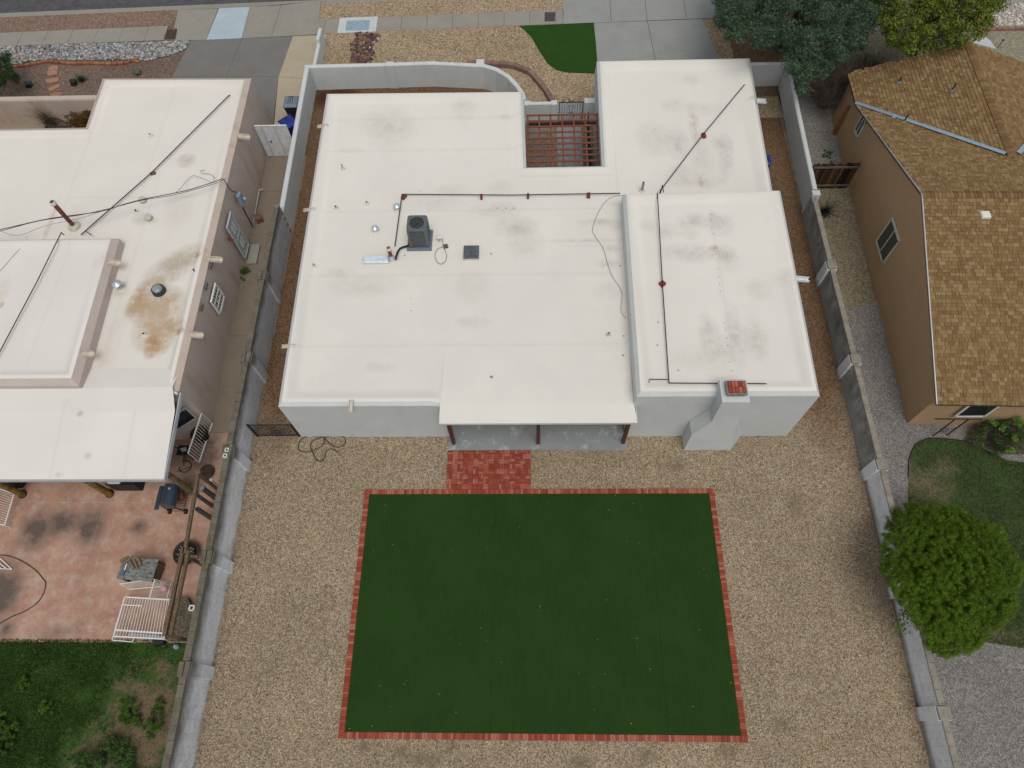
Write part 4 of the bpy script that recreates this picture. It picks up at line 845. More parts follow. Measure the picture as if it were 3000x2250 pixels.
# ------------------------------------------------------------------ small iron side gate, hose
sg = thing('iron_gate', 'black iron side gate between the left block wall and the white house', 'gate', (-10.3,10.72,0))
gx0, gx1, gy_ = -11.1, -9.32, 10.72; hg = 1.15
for x in (gx0+.04, gx1-.04): MB().box((x,gy_,hg/2+.02), (.06,.06,hg+.06)).build('gate_post', M_iron, sg)
for z in (.1, hg): MB().bar((gx0,gy_,z), (gx1,gy_,z), .035, .035).build('rail', M_iron, sg)
n_ = 18; pm = bevel_box_mesh('bar', (.018,.018,hg-.1), .002, M_iron)
pieces('bar', pm, [Matrix.Translation((gx0+.1+(gx1-gx0-.2)*i/(n_-1), gy_, .1+(hg-.1)/2)) for i in range(n_)], sg)
m = MB(); cxs = (gx0+gx1)/2
for z, r in ((.35,.12),(.62,.1),(.9,.08)):
    for sgn in (-1,1): m.tube([(cxs+sgn*(r*.8)+r*math.cos(t)*(1-t/9), gy_-.02, z+r*math.sin(t)*(1-t/9)) for t in [i*.5 for i in range(14)]], .012, 5)
m.build('scrollwork', M_iron, sg)
M_hose = plain('black_hose', (.035,.035,.038), .45, .1, 10)
C8 = lambda x, y, z=.05: at(680+x*320/2212, 1200+y*320/2212, z)
hp_ = [C8(1690,450,.35), C8(1700,500,.1), C8(1850,545), C8(1780,575), C8(1650,620), C8(1590,710), C8(1600,800), C8(1650,900), C8(1700,1000), C8(1790,1050), C8(1860,1000), C8(1890,880), C8(1950,810), C8(2030,800), C8(2100,830), C8(2160,870)]
hp2 = [C8(1850,560), C8(1700,545), C8(1520,545), C8(1400,600), C8(1345,720), C8(1350,810), C8(1430,855), C8(1560,850), C8(1700,800), C8(1830,720), C8(1870,630), C8(1860,570), C8(1950,545), C8(2100,540), C8(2240,550), C8(2290,600), C8(2280,700), C8(2200,750), C8(2100,755), C8(1990,700), C8(1900,610), C8(1850,555)]
tag(MB().tube(smoothpath(hp_), .016, 6).tube(smoothpath(hp2), .016, 6).build('garden_hose', M_hose, smooth=True), 'black garden hose looped on the gravel beside the south-west house corner', 'hose')
a_, b_ = G(750,1100,775,445,.45), G(750,1100,803,487,.02); tag(MB().tube([(a_.x,10.62,.42),(a_.x+.02,10.58,.2),(b_.x,10.6,.0)], .012, 6).build('tap_pipe', M_vent), 'thin grey tap pipe standing against the south wall of the white house', 'pipe')
q = at(750+800*k-300, 1240); 
# ------------------------------------------------------------------ entrance court: pergola, gate, lattice, paths
Q = lambda x, y, z=0.: at(1520+x*260/1725, 250+y*260/1725, z)
M_perg = plain('redwood_stain', (.20,.072,.045), .75, .22, 14)
zt_ = 2.42; ct = thing('pergola', 'reddish brown timber pergola over the front courtyard', 'pergola', (1.6,24.5,0))
ys_ = [Q(300,y,zt_).y for y in (586,697,806,920,1032,1142,1258,1370,1486)]
for i, y in enumerate(ys_):
    MB().bar((-.16,y,zt_), (3.2,y+.02,zt_), .085, .04).build('slat', M_perg, ct)
xs_ = [Q(x,1000,zt_).x for x in (175,403,625,855,1082,1310,1540)]
for x in xs_: MB().bar((x,22.1,zt_-.075), (x,ys_[0]+.12,zt_-.075), .075, .10).build('rafter', M_perg, ct)
yh = Q(700,755,2.2).y; MB().bar((-.17,yh,zt_-.2), (3.2,yh,zt_-.2), .07, .15).build('beam', M_post, ct)
pc = slabgroup('courtyard_ground'); sheet('courtyard_gravel', [(-.2,22.1),(3.25,22.1),(3.4,28),(-.25,28)], .012, gravel('court_gravel', [(q, tuple(v*.75 for v in c)) for q, c in TAN], .04, patch=.2))
px0, px1 = Q(745,1200).x, Q(1235,1200).x
for a, b in ((22.1,23.5),(23.5,25),(25,26.5),(26.5,28.6)): slab(pc, [(px0,a),(px1,a),(px1,b),(px0,b)], M_slab, .03, .006)
slab(pc, [(px0-.05,28.6),(3.4,28.6),(3.35,29.25),(px0-.1,29.3)], M_slab, .03, .004)
for (x,y) in ((300,870),(270,985),(480,985),(480,1195),(340,1210),(350,1420),(480,1420),(240,1640),(430,1640)):
    c = Q(x,y); slab(pc, [(c.x-.17,c.y-.2),(c.x+.17,c.y-.2),(c.x+.17,c.y+.2),(c.x-.17,c.y+.2)], M_drive_l, .03, .002, 'paver')
# lattice
lt = thing('lattice_screen', 'black diamond lattice screen standing beside the courtyard path', 'trellis', (3.0,25,0)); xL = 2.78
za, zb = .25, 1.95; ya, yb_ = 22.6, 26.4
m_ = MB()
for s_ in (-1,1):
    y = ya-(zb-za)
    while y < yb_:
        a0, a1 = y, y+(zb-za); t0 = max(0, (ya-a0)/(a1-a0)); t1 = min(1, (yb_-a0)/(a1-a0))
        if t1 > t0:
            z_ = lambda t: za+(zb-za)*t if s_ > 0 else zb-(zb-za)*t
            MB().bar((xL,a0+(a1-a0)*t0,z_(t0)), (xL,a0+(a1-a0)*t1,z_(t1)), .012, .05, Vector((1,0,0))).build('lattice_strip', M_iron, lt)
        y += .3
for z in (za,zb): MB().bar((xL,ya,z),(xL,yb_,z), .04,.05).build('rail', M_iron, lt)
for y in (ya,(ya+yb_)/2,yb_): MB().box((xL,y,1.0), (.05,.05,2.0)).build('post', M_iron, lt)
# ornate gate
og = thing('iron_gate', 'black wrought iron courtyard gate with curled scroll top', 'gate', (2,yg,0)); ox0, ox1 = Q(790,320,1.25).x, Q(1250,320,1.25).x; zt2 = 1.28
for x in (ox0,ox1): MB().box((x,yg,.08+zt2/2-.04), (.035,.035,zt2)).build('stile', M_iron, og)
for z in (.1,zt2): MB().bar((ox0,yg,z),(ox1,yg,z), .03,.035).build('rail', M_iron, og)
for i in range(1,9): MB().box((ox0+(ox1-ox0)*i/9,yg,.1+(zt2-.1)/2), (.014,.014,zt2-.1)).build('bar', M_iron, og)
m = MB(); cg = (ox0+ox1)/2; W = (ox1-ox0)
for s_ in (-1,1):
    m.tube(smoothpath([(cg+s_*.02,yg,zt2),(cg+s_*.06,yg,zt2+.14),(cg+s_*W*.2,yg,zt2+.2),(cg+s_*W*.3,yg,zt2+.1),(cg+s_*W*.38,yg,zt2+.02)]), .012, 5)
    m.tube([(cg+s_*W*.1+.05*math.cos(t)*(1-t/8),yg,zt2+.06+.05*math.sin(t)*(1-t/8)) for t in [i*.6 for i in range(12)]], .01, 5)
    m.tube([(cg+s_*W*.36+.04*math.cos(t)*(1-t/8),yg,zt2+.05+.04*math.sin(t)*(1-t/8)) for t in [i*.6 for i in range(12)]], .01, 5)
    m.tube(smoothpath([(cg,yg,.62),(cg+s_*.08,yg,.8),(cg+s_*.13,yg,.98),(cg+s_*.1,yg,1.1),(cg+s_*.04,yg,1.06),(cg+s_*.05,yg,1.0)]), .009, 5)
    m.tube(smoothpath([(cg,yg,.6),(cg+s_*.09,yg,.66),(cg+s_*.1,yg,.55),(cg+s_*.04,yg,.5),(cg,yg,.4),(cg+s_*.1,yg,.22),(cg+s_*.04,yg,.16)]), .009, 5)
m.build('scrollwork', M_iron, og)
# curved block planter edge in the front yard
bc = thing('block_edging', 'curved planter edge of large pinkish brown blocks beside the curved wall', 'edging', tuple(G(1450,0,240,530)))
M_pinkb = randmat('pinkish_block', [(0,(.26,.165,.13)),(.25,(.22,.14,.115)),(.5,(.29,.19,.155)),(.75,(.245,.16,.135))], grain=.2)
cl = smoothpath([G(1450,0,x,y,.25) for x,y in ((-230,498),(-100,500),(20,505),(130,512),(215,540),(290,575),(350,640),(400,700),(438,760),(470,815))], 12)
L_ = [0]
for i in range(1,len(cl)): L_.append(L_[-1]+(cl[i]-cl[i-1]).length)
nb = int(L_[-1]/.42); T_ = []
for i in range(nb):
    s = (i+.5)*L_[-1]/nb; j = max(j for j in range(len(L_)) if L_[j] <= s); a, b = cl[j], cl[min(j+1,len(cl)-1)]; d = b-a; ang = math.atan2(d.y,d.x); c = a+d*((s-L_[j])/max(1e-6,d.length))
    T_.append(Matrix.Translation((c.x,c.y,.13)) @ Matrix.Rotation(ang,4,'Z'))
pieces('block', bevel_box_mesh('block', (L_[-1]/nb*.965,.27,.27), .02, M_pinkb), T_, bc)
# real turf patch in front
gp_ = GL(1450,0,[(195,215),(800,188),(815,330),(828,495),(808,597),(700,594),(590,590),(500,570),(430,520),(350,400),(300,310),(240,245)])
m = MB(); m.prism([(v.x,v.y) for v in gp_], 0, .045); mtf = NM('front_turf', .95, .08); a = mtf.mix(.5, mtf.ramp(mtf.noise(1.2,5), [(.3,(.018,.055,.008)),(.7,(.028,.075,.012))]), mtf.ramp(mtf.noise(60,3,.8), [(.3,(.01,.03,.005)),(.7,(.04,.10,.02))])); mtf.bump(mtf.noise(90,2),.6,.02)
q = struct(m, 'front_lawn', mtf.col(a)); q['label'] = 'green turf patch beside the main driveway'
# utility covers
def cover(name, label, pts, mat, z=.035, rim=None):
    m = MB(); m.prism(inset([(v.x,v.y) for v in pts], .015), .0, z); o = m.build(name, mat); tag(o, label, 'utility cover'); return o
M_rustbox = plain('rusty_cover', (.075,.045,.03), .8, .25, 10)
cover('meter_cover', 'square rusty brown meter cover in the left sidewalk', GL(0,0,[(1335,318),(1420,318),(1437,242),(1358,242)]), M_rustbox)
cover('meter_cover', 'dark square meter cover in the sidewalk beside the turf patch', GL(1450,0,[(400,177),(488,177),(490,101),(401,102)]), plain('dark_cover', (.07,.06,.06), .7, .2, 10))
uc = tag(MB().prism(rrect((G(750,0,732,210).x+G(750,0,918,208).x)/2, (G(750,0,820,170).y+G(750,0,820,250).y)/2, abs(G(750,0,918,208).x-G(750,0,732,210).x), abs(G(750,0,820,170).y-G(750,0,820,250).y), .08), .0, .042).build('vault_lid', plain('blue_grey_lid', (.27,.36,.42), .6, .1, 8)), 'rounded blue-grey vault lid set in the white sidewalk slab', 'utility cover')
pm_ = G(1450,0,468,38); tag(MB().tube([(pm_.x,pm_.y,0),(pm_.x,pm_.y,1.2)], .03, 8).build('marker_post', M_whitepaint), 'thin white marker post in the gravel by the street', 'post')
# dark rocks bed in the front yard
M_rock = randmat('dark_red_rock', [(0,(.10,.06,.055)),(.2,(.16,.09,.075)),(.4,(.075,.05,.05)),(.55,(.22,.13,.09)),(.7,(.13,.085,.08)),(.85,(.26,.17,.12)),(.95,(.45,.40,.34))], grain=.3)
def rockmesh(name, mat, seed):
    r = random.Random(seed); import bmesh
    b = bmesh.new(); bmesh.ops.create_icosphere(b, subdivisions=1, radius=1)
    for v in b.verts: v.co *= r.uniform(.72,1.12); v.co.z *= .7
    me = bpy.data.meshes.new(name); b.to_mesh(me); b.free(); me.materials.append(mat); return me
rk = [rockmesh('stone', M_rock, s_) for s_ in range(4)]
rb = thing('rock_bed', 'strip of dark reddish rocks in the tan front gravel', 'rock bed', tuple(G(750,0,860,390)))
quad = [G(750,0,x,y) for x,y in ((755,522),(940,522),(985,275),(800,270))]; npc = 0
for i in range(270):
    u, v = random.random(), random.random(); wob = .12*math.sin(v*9)
    a = quad[0].lerp(quad[1], u); b = quad[3].lerp(quad[2], u); c = a.lerp(b, v); s = random.uniform(.05,.12)
    o = bpy.data.objects.new('stone', rk[i%4]); COL.objects.link(o); o.parent = rb
    o.matrix_local = Matrix.Translation(-ORG['rock_bed']) @ Matrix.Translation((c.x+wob,c.y,s*.4)) @ Matrix.Rotation(random.random()*6.28,4,'Z') @ Matrix.Diagonal((s*random.uniform(.9,1.7),s,s*.8,1))
# ------------------------------------------------------------------ the left house
STM = 1.9
M_lst = stucco('pink_tan_stucco', (.52,.435,.375), .55, (.36,.22,.14))
M_lst2 = stucco('rosy_stucco', (.50,.43,.39), .3, (.42,.32,.27))
Rn = (.44,.33,.21); Bn = (.36,.27,.19); Or = (.38,.22,.10)
ZL = 2.95
lb = [bb(0,550,1400,640,ZL,1.7,.8,1.0,(.47,.42,.33),.75),bb(0,550,1480,590,ZL,.9,.45,.8,(.45,.38,.29),.3),bb(0,550,1330,740,ZL,.8,.3,.6,Rn,.2),bb(0,550,1130,900,ZL,.45,.9,.95,Or,-.1),bb(0,550,1200,960,ZL,1.0,.9,1.0,Rn),bb(0,550,1320,960,ZL,1.0,1.1,.9,Rn),bb(0,550,1270,1120,ZL,1.05,1.3,1.2,(.50,.37,.26)),bb(0,550,1290,1240,ZL,.6,.8,.9,(.47,.34,.22)),bb(0,550,1400,1130,ZL,.6,.5,.7,Rn),bb(0,550,1230,1290,ZL,.35,.6,.85,Or),bb(0,550,1470,1168,ZL,.25,.2,.9,Or),bb(0,550,1605,555,ZL,.2,.15,.9,Or),bb(0,550,1060,1000,ZL,.3,.35,.7,Rn),
      bb(0,0,1510,1300,ZL,.5,.5,.65,(.42,.36,.32)),bb(0,550,1430,200,ZL,.8,1.2,.3,(.5,.44,.35)),bb(0,550,610,320,ZL,.35,.35,.7,(.5,.44,.33)),bb(0,550,400,300,ZL,.15,1.6,.5,(.5,.38,.3)),bb(0,550,980,850,ZL,.4,.3,.6,(.48,.42,.32)),bb(0,550,850,1400,ZL,.5,3.2,.35,(.58,.48,.40),-.03),bb(0,550,1150,250,ZL,.5,.4,.4),bb(0,550,1220,270,ZL,.4,.3,.5,(.52,.48,.38)),bb(0,550,10,500,ZL,.3,.3,.4)]
M_rl = membrane('left_roof_membrane', (.72,.685,.625), lb, [(0,G(0,0,700,1200,ZL).x,20,24.8),(1,G(0,0,1000,1597,ZL).y,-20,-13.5),(0,G(0,550,890,1200,ZL).x,12,22),(0,G(0,0,1230,1300,ZL).x,21,28)], (.45,.40,.36))
M_rlr = membrane('left_room_membrane', (.72,.69,.635), [bb(0,550,0,850,3.5,.4,.9,.4,(.5,.42,.33)),bb(0,550,10,945,3.5,.15,.2,.7,Or),bb(0,550,800,600,3.5,.3,.5,.2)], [(0,G(0,550,450,800,3.5).x,12,18)], (.45,.40,.36))
M_rlp = membrane('left_patio_membrane', (.72,.695,.64), [bb(0,1100,680,330,2.85,.15,.15,.6),bb(0,1100,710,650,2.85,.18,.15,.4),bb(0,1100,470,800,2.8,.2,.12,.4)], [(0,G(0,1100,520,400,2.85).x,8,11),(0,G(0,1100,1100,400,2.85).x,8,10.5)])
lh = thing('flat_roofed_house', 'pinkish stucco house with stained flat roof and raised room, at the left edge', 'house', (-20,18,0))
_ms = M_stucco; M_stucco = M_lst
ne, nw, nc = at(2030*k,620*k,3.05), at(822*k,622*k,3.05), at(685*k,1020*k,3.05)
polyL = [(-13.07,11.35),(-14.0,10.6),(-34,10.6),(-34,nc.y),(nc.x,nc.y),(nw.x,nw.y),(ne.x,ne.y)]
w1, r1_ = parapet_block(polyL, 2.95, 3.12, 2.95, M_rl, lh, curb=.48, bev=.25)
M_stucco = M_lst2
rn = G(0,550,1028,440,2.95); rs = G(0,550,690,1645,2.95); tn = G(0,550,500,388,3.6)
w2, r2_ = parapet_block([(rs.x,rs.y),(-33.9,rs.y+.05),(-33.9,tn.y),(rn.x-.05,tn.y)], 3.36, 3.62, 3.5, M_rlr, lh, curb=.44, bev=.2)
w2.name = 'upper_wall'; r2_.name = 'upper_roof'; M_stucco = _ms
# patio roof of the left house
pse = G(0,1100,1325,838,2.72); ptr = G(0,1100,1470,150,2.98)
m = MB(); grid_roof(m, [-34]*4, [pse.x,ptr.x-.02,ptr.x-.3,ptr.x-.3], [pse.y,10.45,11.4,12.3], [2.72,3.10,3.14,2.955]); m.build('patio_roof', M_rlp, lh)
M_fascia = plain('grey_fascia', (.46,.49,.53), .6, .06, 4)
m = MB(); m.hexa([(pse.x-.01,pse.y,2.52),(pse.x+.03,pse.y,2.52),(ptr.x+.02,11.2,2.88),(ptr.x-.02,11.2,2.88)], [(pse.x-.01,pse.y,2.715),(pse.x+.03,pse.y,2.715),(ptr.x+.02,11.2,3.08),(ptr.x-.02,11.2,3.08)]); m.box(((pse.x-34)/2,pse.y-.02,2.615), (pse.x+34+.04,.035,.19)); m.build('fascia', M_fascia, lh)
m = MB(); m.hexa([(-34,pse.y+.02,2.5),(pse.x-.03,pse.y+.02,2.5),(pse.x-.03,10.9,2.82),(-34,10.9,2.82)], [(-34,pse.y+.02,2.6),(pse.x-.03,pse.y+.02,2.6),(pse.x-.03,10.9,2.92),(-34,10.9,2.92)]); m.build('soffit', M_timber, lh)
M_log = plain('varnished_log', (.20,.13,.035), .5, .35, 5)
for (x, y) in ((-19.94,8.3),(-16.48,8.32),(-23.4,8.3)):
    m = MB(); m.lathe((x,y,0), [(.13,0),(.125,1.2),(.12,2.5)], 14); lg = m.build('log_post', M_log, lh, smooth=True)
    m = MB(); m.lathe((x,y,0), [(.17,0),(.17,.05),(.14,.06)], 14); m.build('post_base', M_iron, lg)
m = MB(); m.lathe((-13.08,8.3,0), [(.12,0),(.11,2.45)], 14); m.build('log_post', plain('green_log', (.17,.13,.06), .8, .4, 9), lh, smooth=True)
m = MB(); m.bar((-34,8.32,2.38),(pse.x-.1,8.32,2.38), .14, .2); m.build('beam', M_log, lh)
rd = [G(0,1100,x,y,3.02) for x,y in ((725,85),(760,140),(820,210),(870,232),(1030,238),(1190,233),(1260,195),(1350,125),(1440,150))]
m = MB(); m.tube([(v.x, v.y, 3.05 if v.y > 11.3 else 3.02) for v in smoothpath(rd)], .05, 8); m.build('roof_ridge', M_rlp, lh, smooth=True)
# spouts and rust
M_spt = plain('tan_spout', (.58,.53,.42), .6, .15, 6)
for (x, y, o, z, L_) in ((1905,1105,(0,0),3.0,.3),(1690,578,(0,550),3.0,.38),(1555,1190,(0,550),3.0,.33)):
    q = G(*o,x,y,z); canale(lh, (-13.25,q.y,z-.02), (-13.25+L_+.25,q.y-.03,z-.09), .2, .12, M_spt)
for (x, y) in ((885,605),(665,1340)):
    q = G(0,550,x,y,3.5); canale(lh, (q.x-.1,q.y,3.5), (q.x+.42,q.y-.03,3.42), .2, .12, M_spt)
# vents
pipe_vent(lh, (1225*k,1108*k), (1212*k,1080*k), .05, 2.95, M_spoutw)
pipe_vent(lh, (1110*k,550+200*k), (1094*k,550+173*k), .03, 2.95, M_black)
pipe_vent(lh, (1175*k,550+1195*k), (1160*k,550+1176*k), .06, 2.95, M_spoutw)
pipe_vent(lh, (1585*k,550+688*k), (1567*k,550+655*k), .03, 2.95, M_black, False)
M_beige = plain('beige_vent_cap', (.50,.50,.40), .8, .08)
for (x,y) in ((1148,92),(1195,235)):
    q = G(0,550,x,y,3.12); m = MB(); m.lathe((q.x,q.y,2.94), [(.1,0),(.07,.1),(.16,.12),(.15,.19),(.05,.22)], 16); m.build('vent_cap', M_beige, lh, smooth=True)
mushroom(lh, (985*k,550+822*k), (945*k,550+760*k), 2.95, .19)
fb = G(0,550,605,318,2.95); ft = (450*k,550+105*k); fh = min(((at(ft[0], ft[1], 2.95+h*.01)-Vector((fb.x,fb.y,2.95+h*.01))).length, h*.01) for h in range(30,300))[1]; print('flue h', fh)
m = MB(); m.lathe((fb.x,fb.y,2.95), [(.085,0),(.085,fh*.55)], 16); m.lathe((fb.x,fb.y,2.95+fh*.55), [(.092,0),(.092,fh*.42)], 16); tf_ = m.build('flue_pipe', M_rustflue, lh, smooth=True)
m = MB(); m.lathe((fb.x,fb.y,2.95+fh*.94), [(.12,0),(.12,.12),(.1,.14)], 16); m.build('rim', M_boot, tf_)
m = MB(); m.lathe((fb.x,fb.y,2.95+fh*.94+.141), [(.085,0),(.085,.004)], 16); m.build('opening', plain('flue_inside', (.08,.09,.1), .8), tf_)
m = MB(); m.lathe((fb.x,fb.y,2.94), [(.26,0),(.24,.09),(.11,.16)], 18); m.build('flashing', M_beige, tf_, smooth=True)
sk = G(0,550,1275,820,3.12); m = MB(); m.lathe((sk.x,sk.y,2.94), [(.28,0),(.26,.14),(.25,.2),(.2,.2)], 28); so = m.build('skylight_ring', plain('dark_ring', (.035,.04,.055), .5), lh, smooth=True)
mgl = NM('skylight_glass', .12, .6); Mg = mgl.col(mgl.ramp(mgl.noise(6,3), [(.4,(.10,.125,.12)),(.62,(.30,.34,.33))])); m = MB(); m.lathe((sk.x,sk.y,3.13), [(.21,0),(.19,.05),(.12,.09),(.01,.105)], 24); m.build('dome', Mg, so, smooth=True)
# gas line
zz2 = 3.08
t1_ = [G(0,0,1862,772,2.97), G(0,0,1852,776,zz2), G(0,0,1232,1395,zz2), G(0,550,655,382,zz2)]
gl = thing('gas_pipe', 'dark gas pipe running diagonally over the left house roof', 'pipe', tuple(t1_[2])); m = MB(); m.tube(t1_, .024, 6); m.build('pipe', M_gas, gl)
q = t1_[2]; MB().box((q.x,q.y,3.0), (.22,.1,.12), .3).build('support_block', M_timber, gl)
t2_ = [G(0,550,497,362,3.72), G(0,550,300,760,3.66), G(0,550,-40,1400,3.62)]
gl2 = thing('gas_pipe', 'dark gas pipe lying across the raised room roof of the left house', 'pipe', tuple(t2_[0])); m = MB(); m.tube(t2_, .022, 6); m.tube([t2_[0], G(0,550,520,384,3.4)], .02, 6); m.tube([G(0,550,695,350,3.15), G(0,550,738,384,3.15)], .02, 6); m.build('pipe', M_gas, gl2)
# service cables
M_cable = plain('service_cable', (.035,.035,.045), .6)
ea = atx(1850*k, 1460*k, -13.2)
path1 = [G(0,0,1920,1570,0)]
z_e = 3.35
c1_ = [atx(1915*k,1565*k,-13.02), atx(1850*k,1465*k,-13.0)]
P1 = [G(0,0,1800,1447,3.4), G(0,0,1720,1478,3.42), G(0,0,1500,1545,3.5), G(0,0,1180,1610,3.62), G(0,550,1000,135,3.72), G(0,550,800,195,3.8), G(0,550,400,250,3.9), G(0,550,0,340,4.0), G(0,550,-300,405,4.1)]
P2 = [G(0,0,1840,1445,3.4), G(0,0,1700,1500,3.38), G(0,0,1400,1580,3.45), G(0,0,1150,1622,3.55), G(0,550,900,165,3.68), G(0,550,640,222,3.78), G(0,550,320,268,3.88), G(0,550,0,352,3.98), G(0,550,-300,420,4.1)]
P3_ = [G(0,0,1720,1478,3.4), G(0,0,1600,1430,3.2), G(0,0,1560,1425,3.1), G(0,0,1510,1465,3.05), G(0,0,1460,1530,3.3), G(0,0,1420,1562,3.5)]
P4_ = [G(0,0,1725,1475,3.4), G(0,0,1735,1440,3.1), G(0,0,1700,1410,3.02), G(0,0,1640,1405,3.0), G(0,0,1625,1385,3.0), G(0,0,1660,1378,3.0)]
P5_ = [G(0,550,800,198,3.8), G(0,550,640,250,3.6), G(0,550,380,305,3.4), G(0,550,150,385,3.3), G(0,550,0,350,3.4)]
m = MB(); m.tube(smoothpath(P1), .017, 6); m.tube(smoothpath(P2), .012, 6); m.tube(smoothpath(P3_), .008, 5); m.tube(smoothpath(P4_), .008, 5); m.tube(smoothpath(P5_), .007, 5)
m.tube(smoothpath([P1[0], (-13.1, P1[0].y-.1, 3.36), (-12.98, P1[0].y-.25, 3.0), atx(1918*k,1560*k,-12.98)]), .02, 6)
tag(m.build('service_cable', M_cable, smooth=True), 'dark overhead service cables sagging across the left house roof to its meter', 'cable')
m = MB(); rw_ = [G(0,550,225,392,3.63), G(0,550,180,470,3.52), G(0,550,100,560,3.52), G(0,550,0,675,3.52)]; m.tube(smoothpath(rw_), .007, 5); tag(m.build('loose_wire', plain('grey_wire', (.2,.2,.2), .7), smooth=True), 'faint grey wire lying on the raised room roof', 'wire')
# east wall: meter, door grate, window, vents
xw = -13.05
def W6(x, y, xx=xw): return atx(600+x*200/830, 550+y*200/830, xx)
M_meter = plain('meter_box', (.22,.30,.38), .5, .1, 10)
me1, me2 = W6(395,90), W6(430,215); mt_ = thing('electric_meter', 'blue-grey electric meter box on the east wall of the left house', 'meter', (xw,me1.y,1.8))
MB().box((xw+.07, (me1.y+me2.y)/2+.1, (me1.z+me2.z)/2), (.14, .3, abs(me1.z-me2.z)+.1)).build('box', M_meter, mt_); m = MB(); c = W6(440,135); m.tube([(xw+.14,c.y,c.z),(xw+.24,c.y,c.z)], .085, 16); m.build('dial', M_galv, mt_, smooth=True)
m = MB(); cds = [W6(x,y) for x,y in ((450,240),(485,310),(520,370),(560,450),(575,478))]; m.tube([(xw+.04,v.y,max(.02,v.z)) for v in cds], .03, 6); m.build('conduit', M_black, mt_)
dg = [W6(x,y) for x,y in ((300,312),(258,488),(485,862),(523,665))]
def yz_panel(name, label, cat, c4, nbars, mat, x, hor=0, glass=None, frame=.05):
    y0_, y1_ = min(v.y for v in c4), max(v.y for v in c4); ztop = (c4[0].z+c4[1].z)/2; zbot = (c4[2].z+c4[3].z)/2
    ys0 = (c4[1].y+c4[2].y)/2; ys1 = (c4[0].y+c4[3].y)/2
    o = thing(name, label, cat, (x,(ys0+ys1)/2,zbot))
    if glass: MB().box((x+.01,(ys0+ys1)/2,(ztop+zbot)/2), (.02,abs(ys1-ys0),abs(ztop-zbot))).build('pane', glass, o)
    for z in (ztop,zbot): MB().bar((x+.04,ys0-frame/2,z),(x+.04,ys1+frame/2,z), frame, frame).build('frame_rail', mat, o)
    for y in (ys0,ys1): MB().box((x+.04,y,(ztop+zbot)/2), (frame,frame,abs(ztop-zbot))).build('frame_stile', mat, o)
    for i in range(1,nbars): y = ys0+(ys1-ys0)*i/nbars; MB().box((x+.045,y,(ztop+zbot)/2), (.018,.018,abs(ztop-zbot))).build('bar', mat, o)
    for i in range(hor): z = zbot+(ztop-zbot)*(i+1)/(hor+1); MB().bar((x+.05,ys0,z),(x+.05,ys1,z), .03,.05).build('crossbar', mat, o)
    return o, ys0, ys1, ztop, zbot
M_glassd = plain('dark_glass', (.02,.022,.028), .12, .1, 3, .6)
M_grate = plain('grey_grate', (.46,.48,.48), .6, .06)
sd_, a0, a1, zt_d, zb_d = yz_panel('security_door', 'pale grey security door with vertical bars on the left house alley wall', 'door', dg, 8, M_grate, xw, 1, M_grate, .06)
print('door', a0, a1, zt_d, zb_d)
m = MB()
for cz_ in (zb_d+(zt_d-zb_d)*.3, zb_d+(zt_d-zb_d)*.75):
    for q in range(3):
        for s_ in (-1,1): m.tube([(xw+.07,(a0+a1)/2+s_*(.1+.08*math.cos(t)*(1-t/9)),cz_+(q-1)*.16+.08*math.sin(t)*(1-t/9)) for t in [i*.6 for i in range(12)]], .009, 4)
m.build('scrollwork', M_whitepaint, sd_)
MB().box((xw+.25,(a0+a1)/2,.06), (.45,1.1,.12)).build('door_step', M_walk, sd_)
wn = [W6(x,y) for x,y in ((115,1175),(66,1395),(182,1542),(216,1302))]
wo_, b0, b1_, _, _ = yz_panel('barred_window', 'small window behind white bars on the left house alley wall', 'window', wn, 6, M_whitepaint, xw, 2, M_glassd, .07)
m = MB(); zc = sum(v.z for v in wn)/4
for s_ in (-1,1): m.tube([(xw+.1,(b0+b1_)/2+s_*(.1+.09*math.cos(t)*(1-t/9)),zc+.09*math.sin(t)*(1-t/9)) for t in [i*.6 for i in range(12)]], .01, 4)
m.build('scrollwork', M_whitepaint, wo_)
for (x,y) in ((75,950),(20,1200)):
    c = W6(x,y); MB().box((xw+.012,c.y,c.z), (.03,.33,.12)).build('wall_vent', plain('wall_vent_grey', (.14,.13,.14), .8), lh)
c = G(0,550,1635,970,2.8); MB().box((xw+.012,atx(1635*k,550+970*k,xw).y,atx(1635*k,550+970*k,xw).z), (.03,.33,.12)).build('wall_vent', plain('wall_vent_dark', (.14,.13,.14), .8), lh)
c = W6(275,620); m = MB(); m.box((xw+.08,c.y,c.z), (.12,.12,.16)); m.lathe((xw+.16,c.y,c.z-.12), [(.08,0),(.03,.12)], 10); tag(m.build('wall_lamp', M_rustflue), 'small rusty wall lamp beside the pale grey security door', 'lamp')
# bits in the alley
c = at(600+665*200/830, 550+430*200/830, .0); tag(MB().box((c.x,c.y+.15,.15), (.3,.36,.3), .5).build('clay_planter', plain('terracotta', (.17,.085,.06), .9, .2)), 'square terracotta planter in the concrete alley by the meter', 'planter')
pa, pb = at(600+662*200/830,550+20*200/830,.3), at(600+590*200/830,550+430*200/830,.05); tag(MB().tube([pa,pb], .025, 6).tube([pa, pa+Vector((.2,0,0))], .02, 6).build('steel_pole', M_vent), 'thin steel pole leaning along the alley north of the terracotta planter', 'pole')
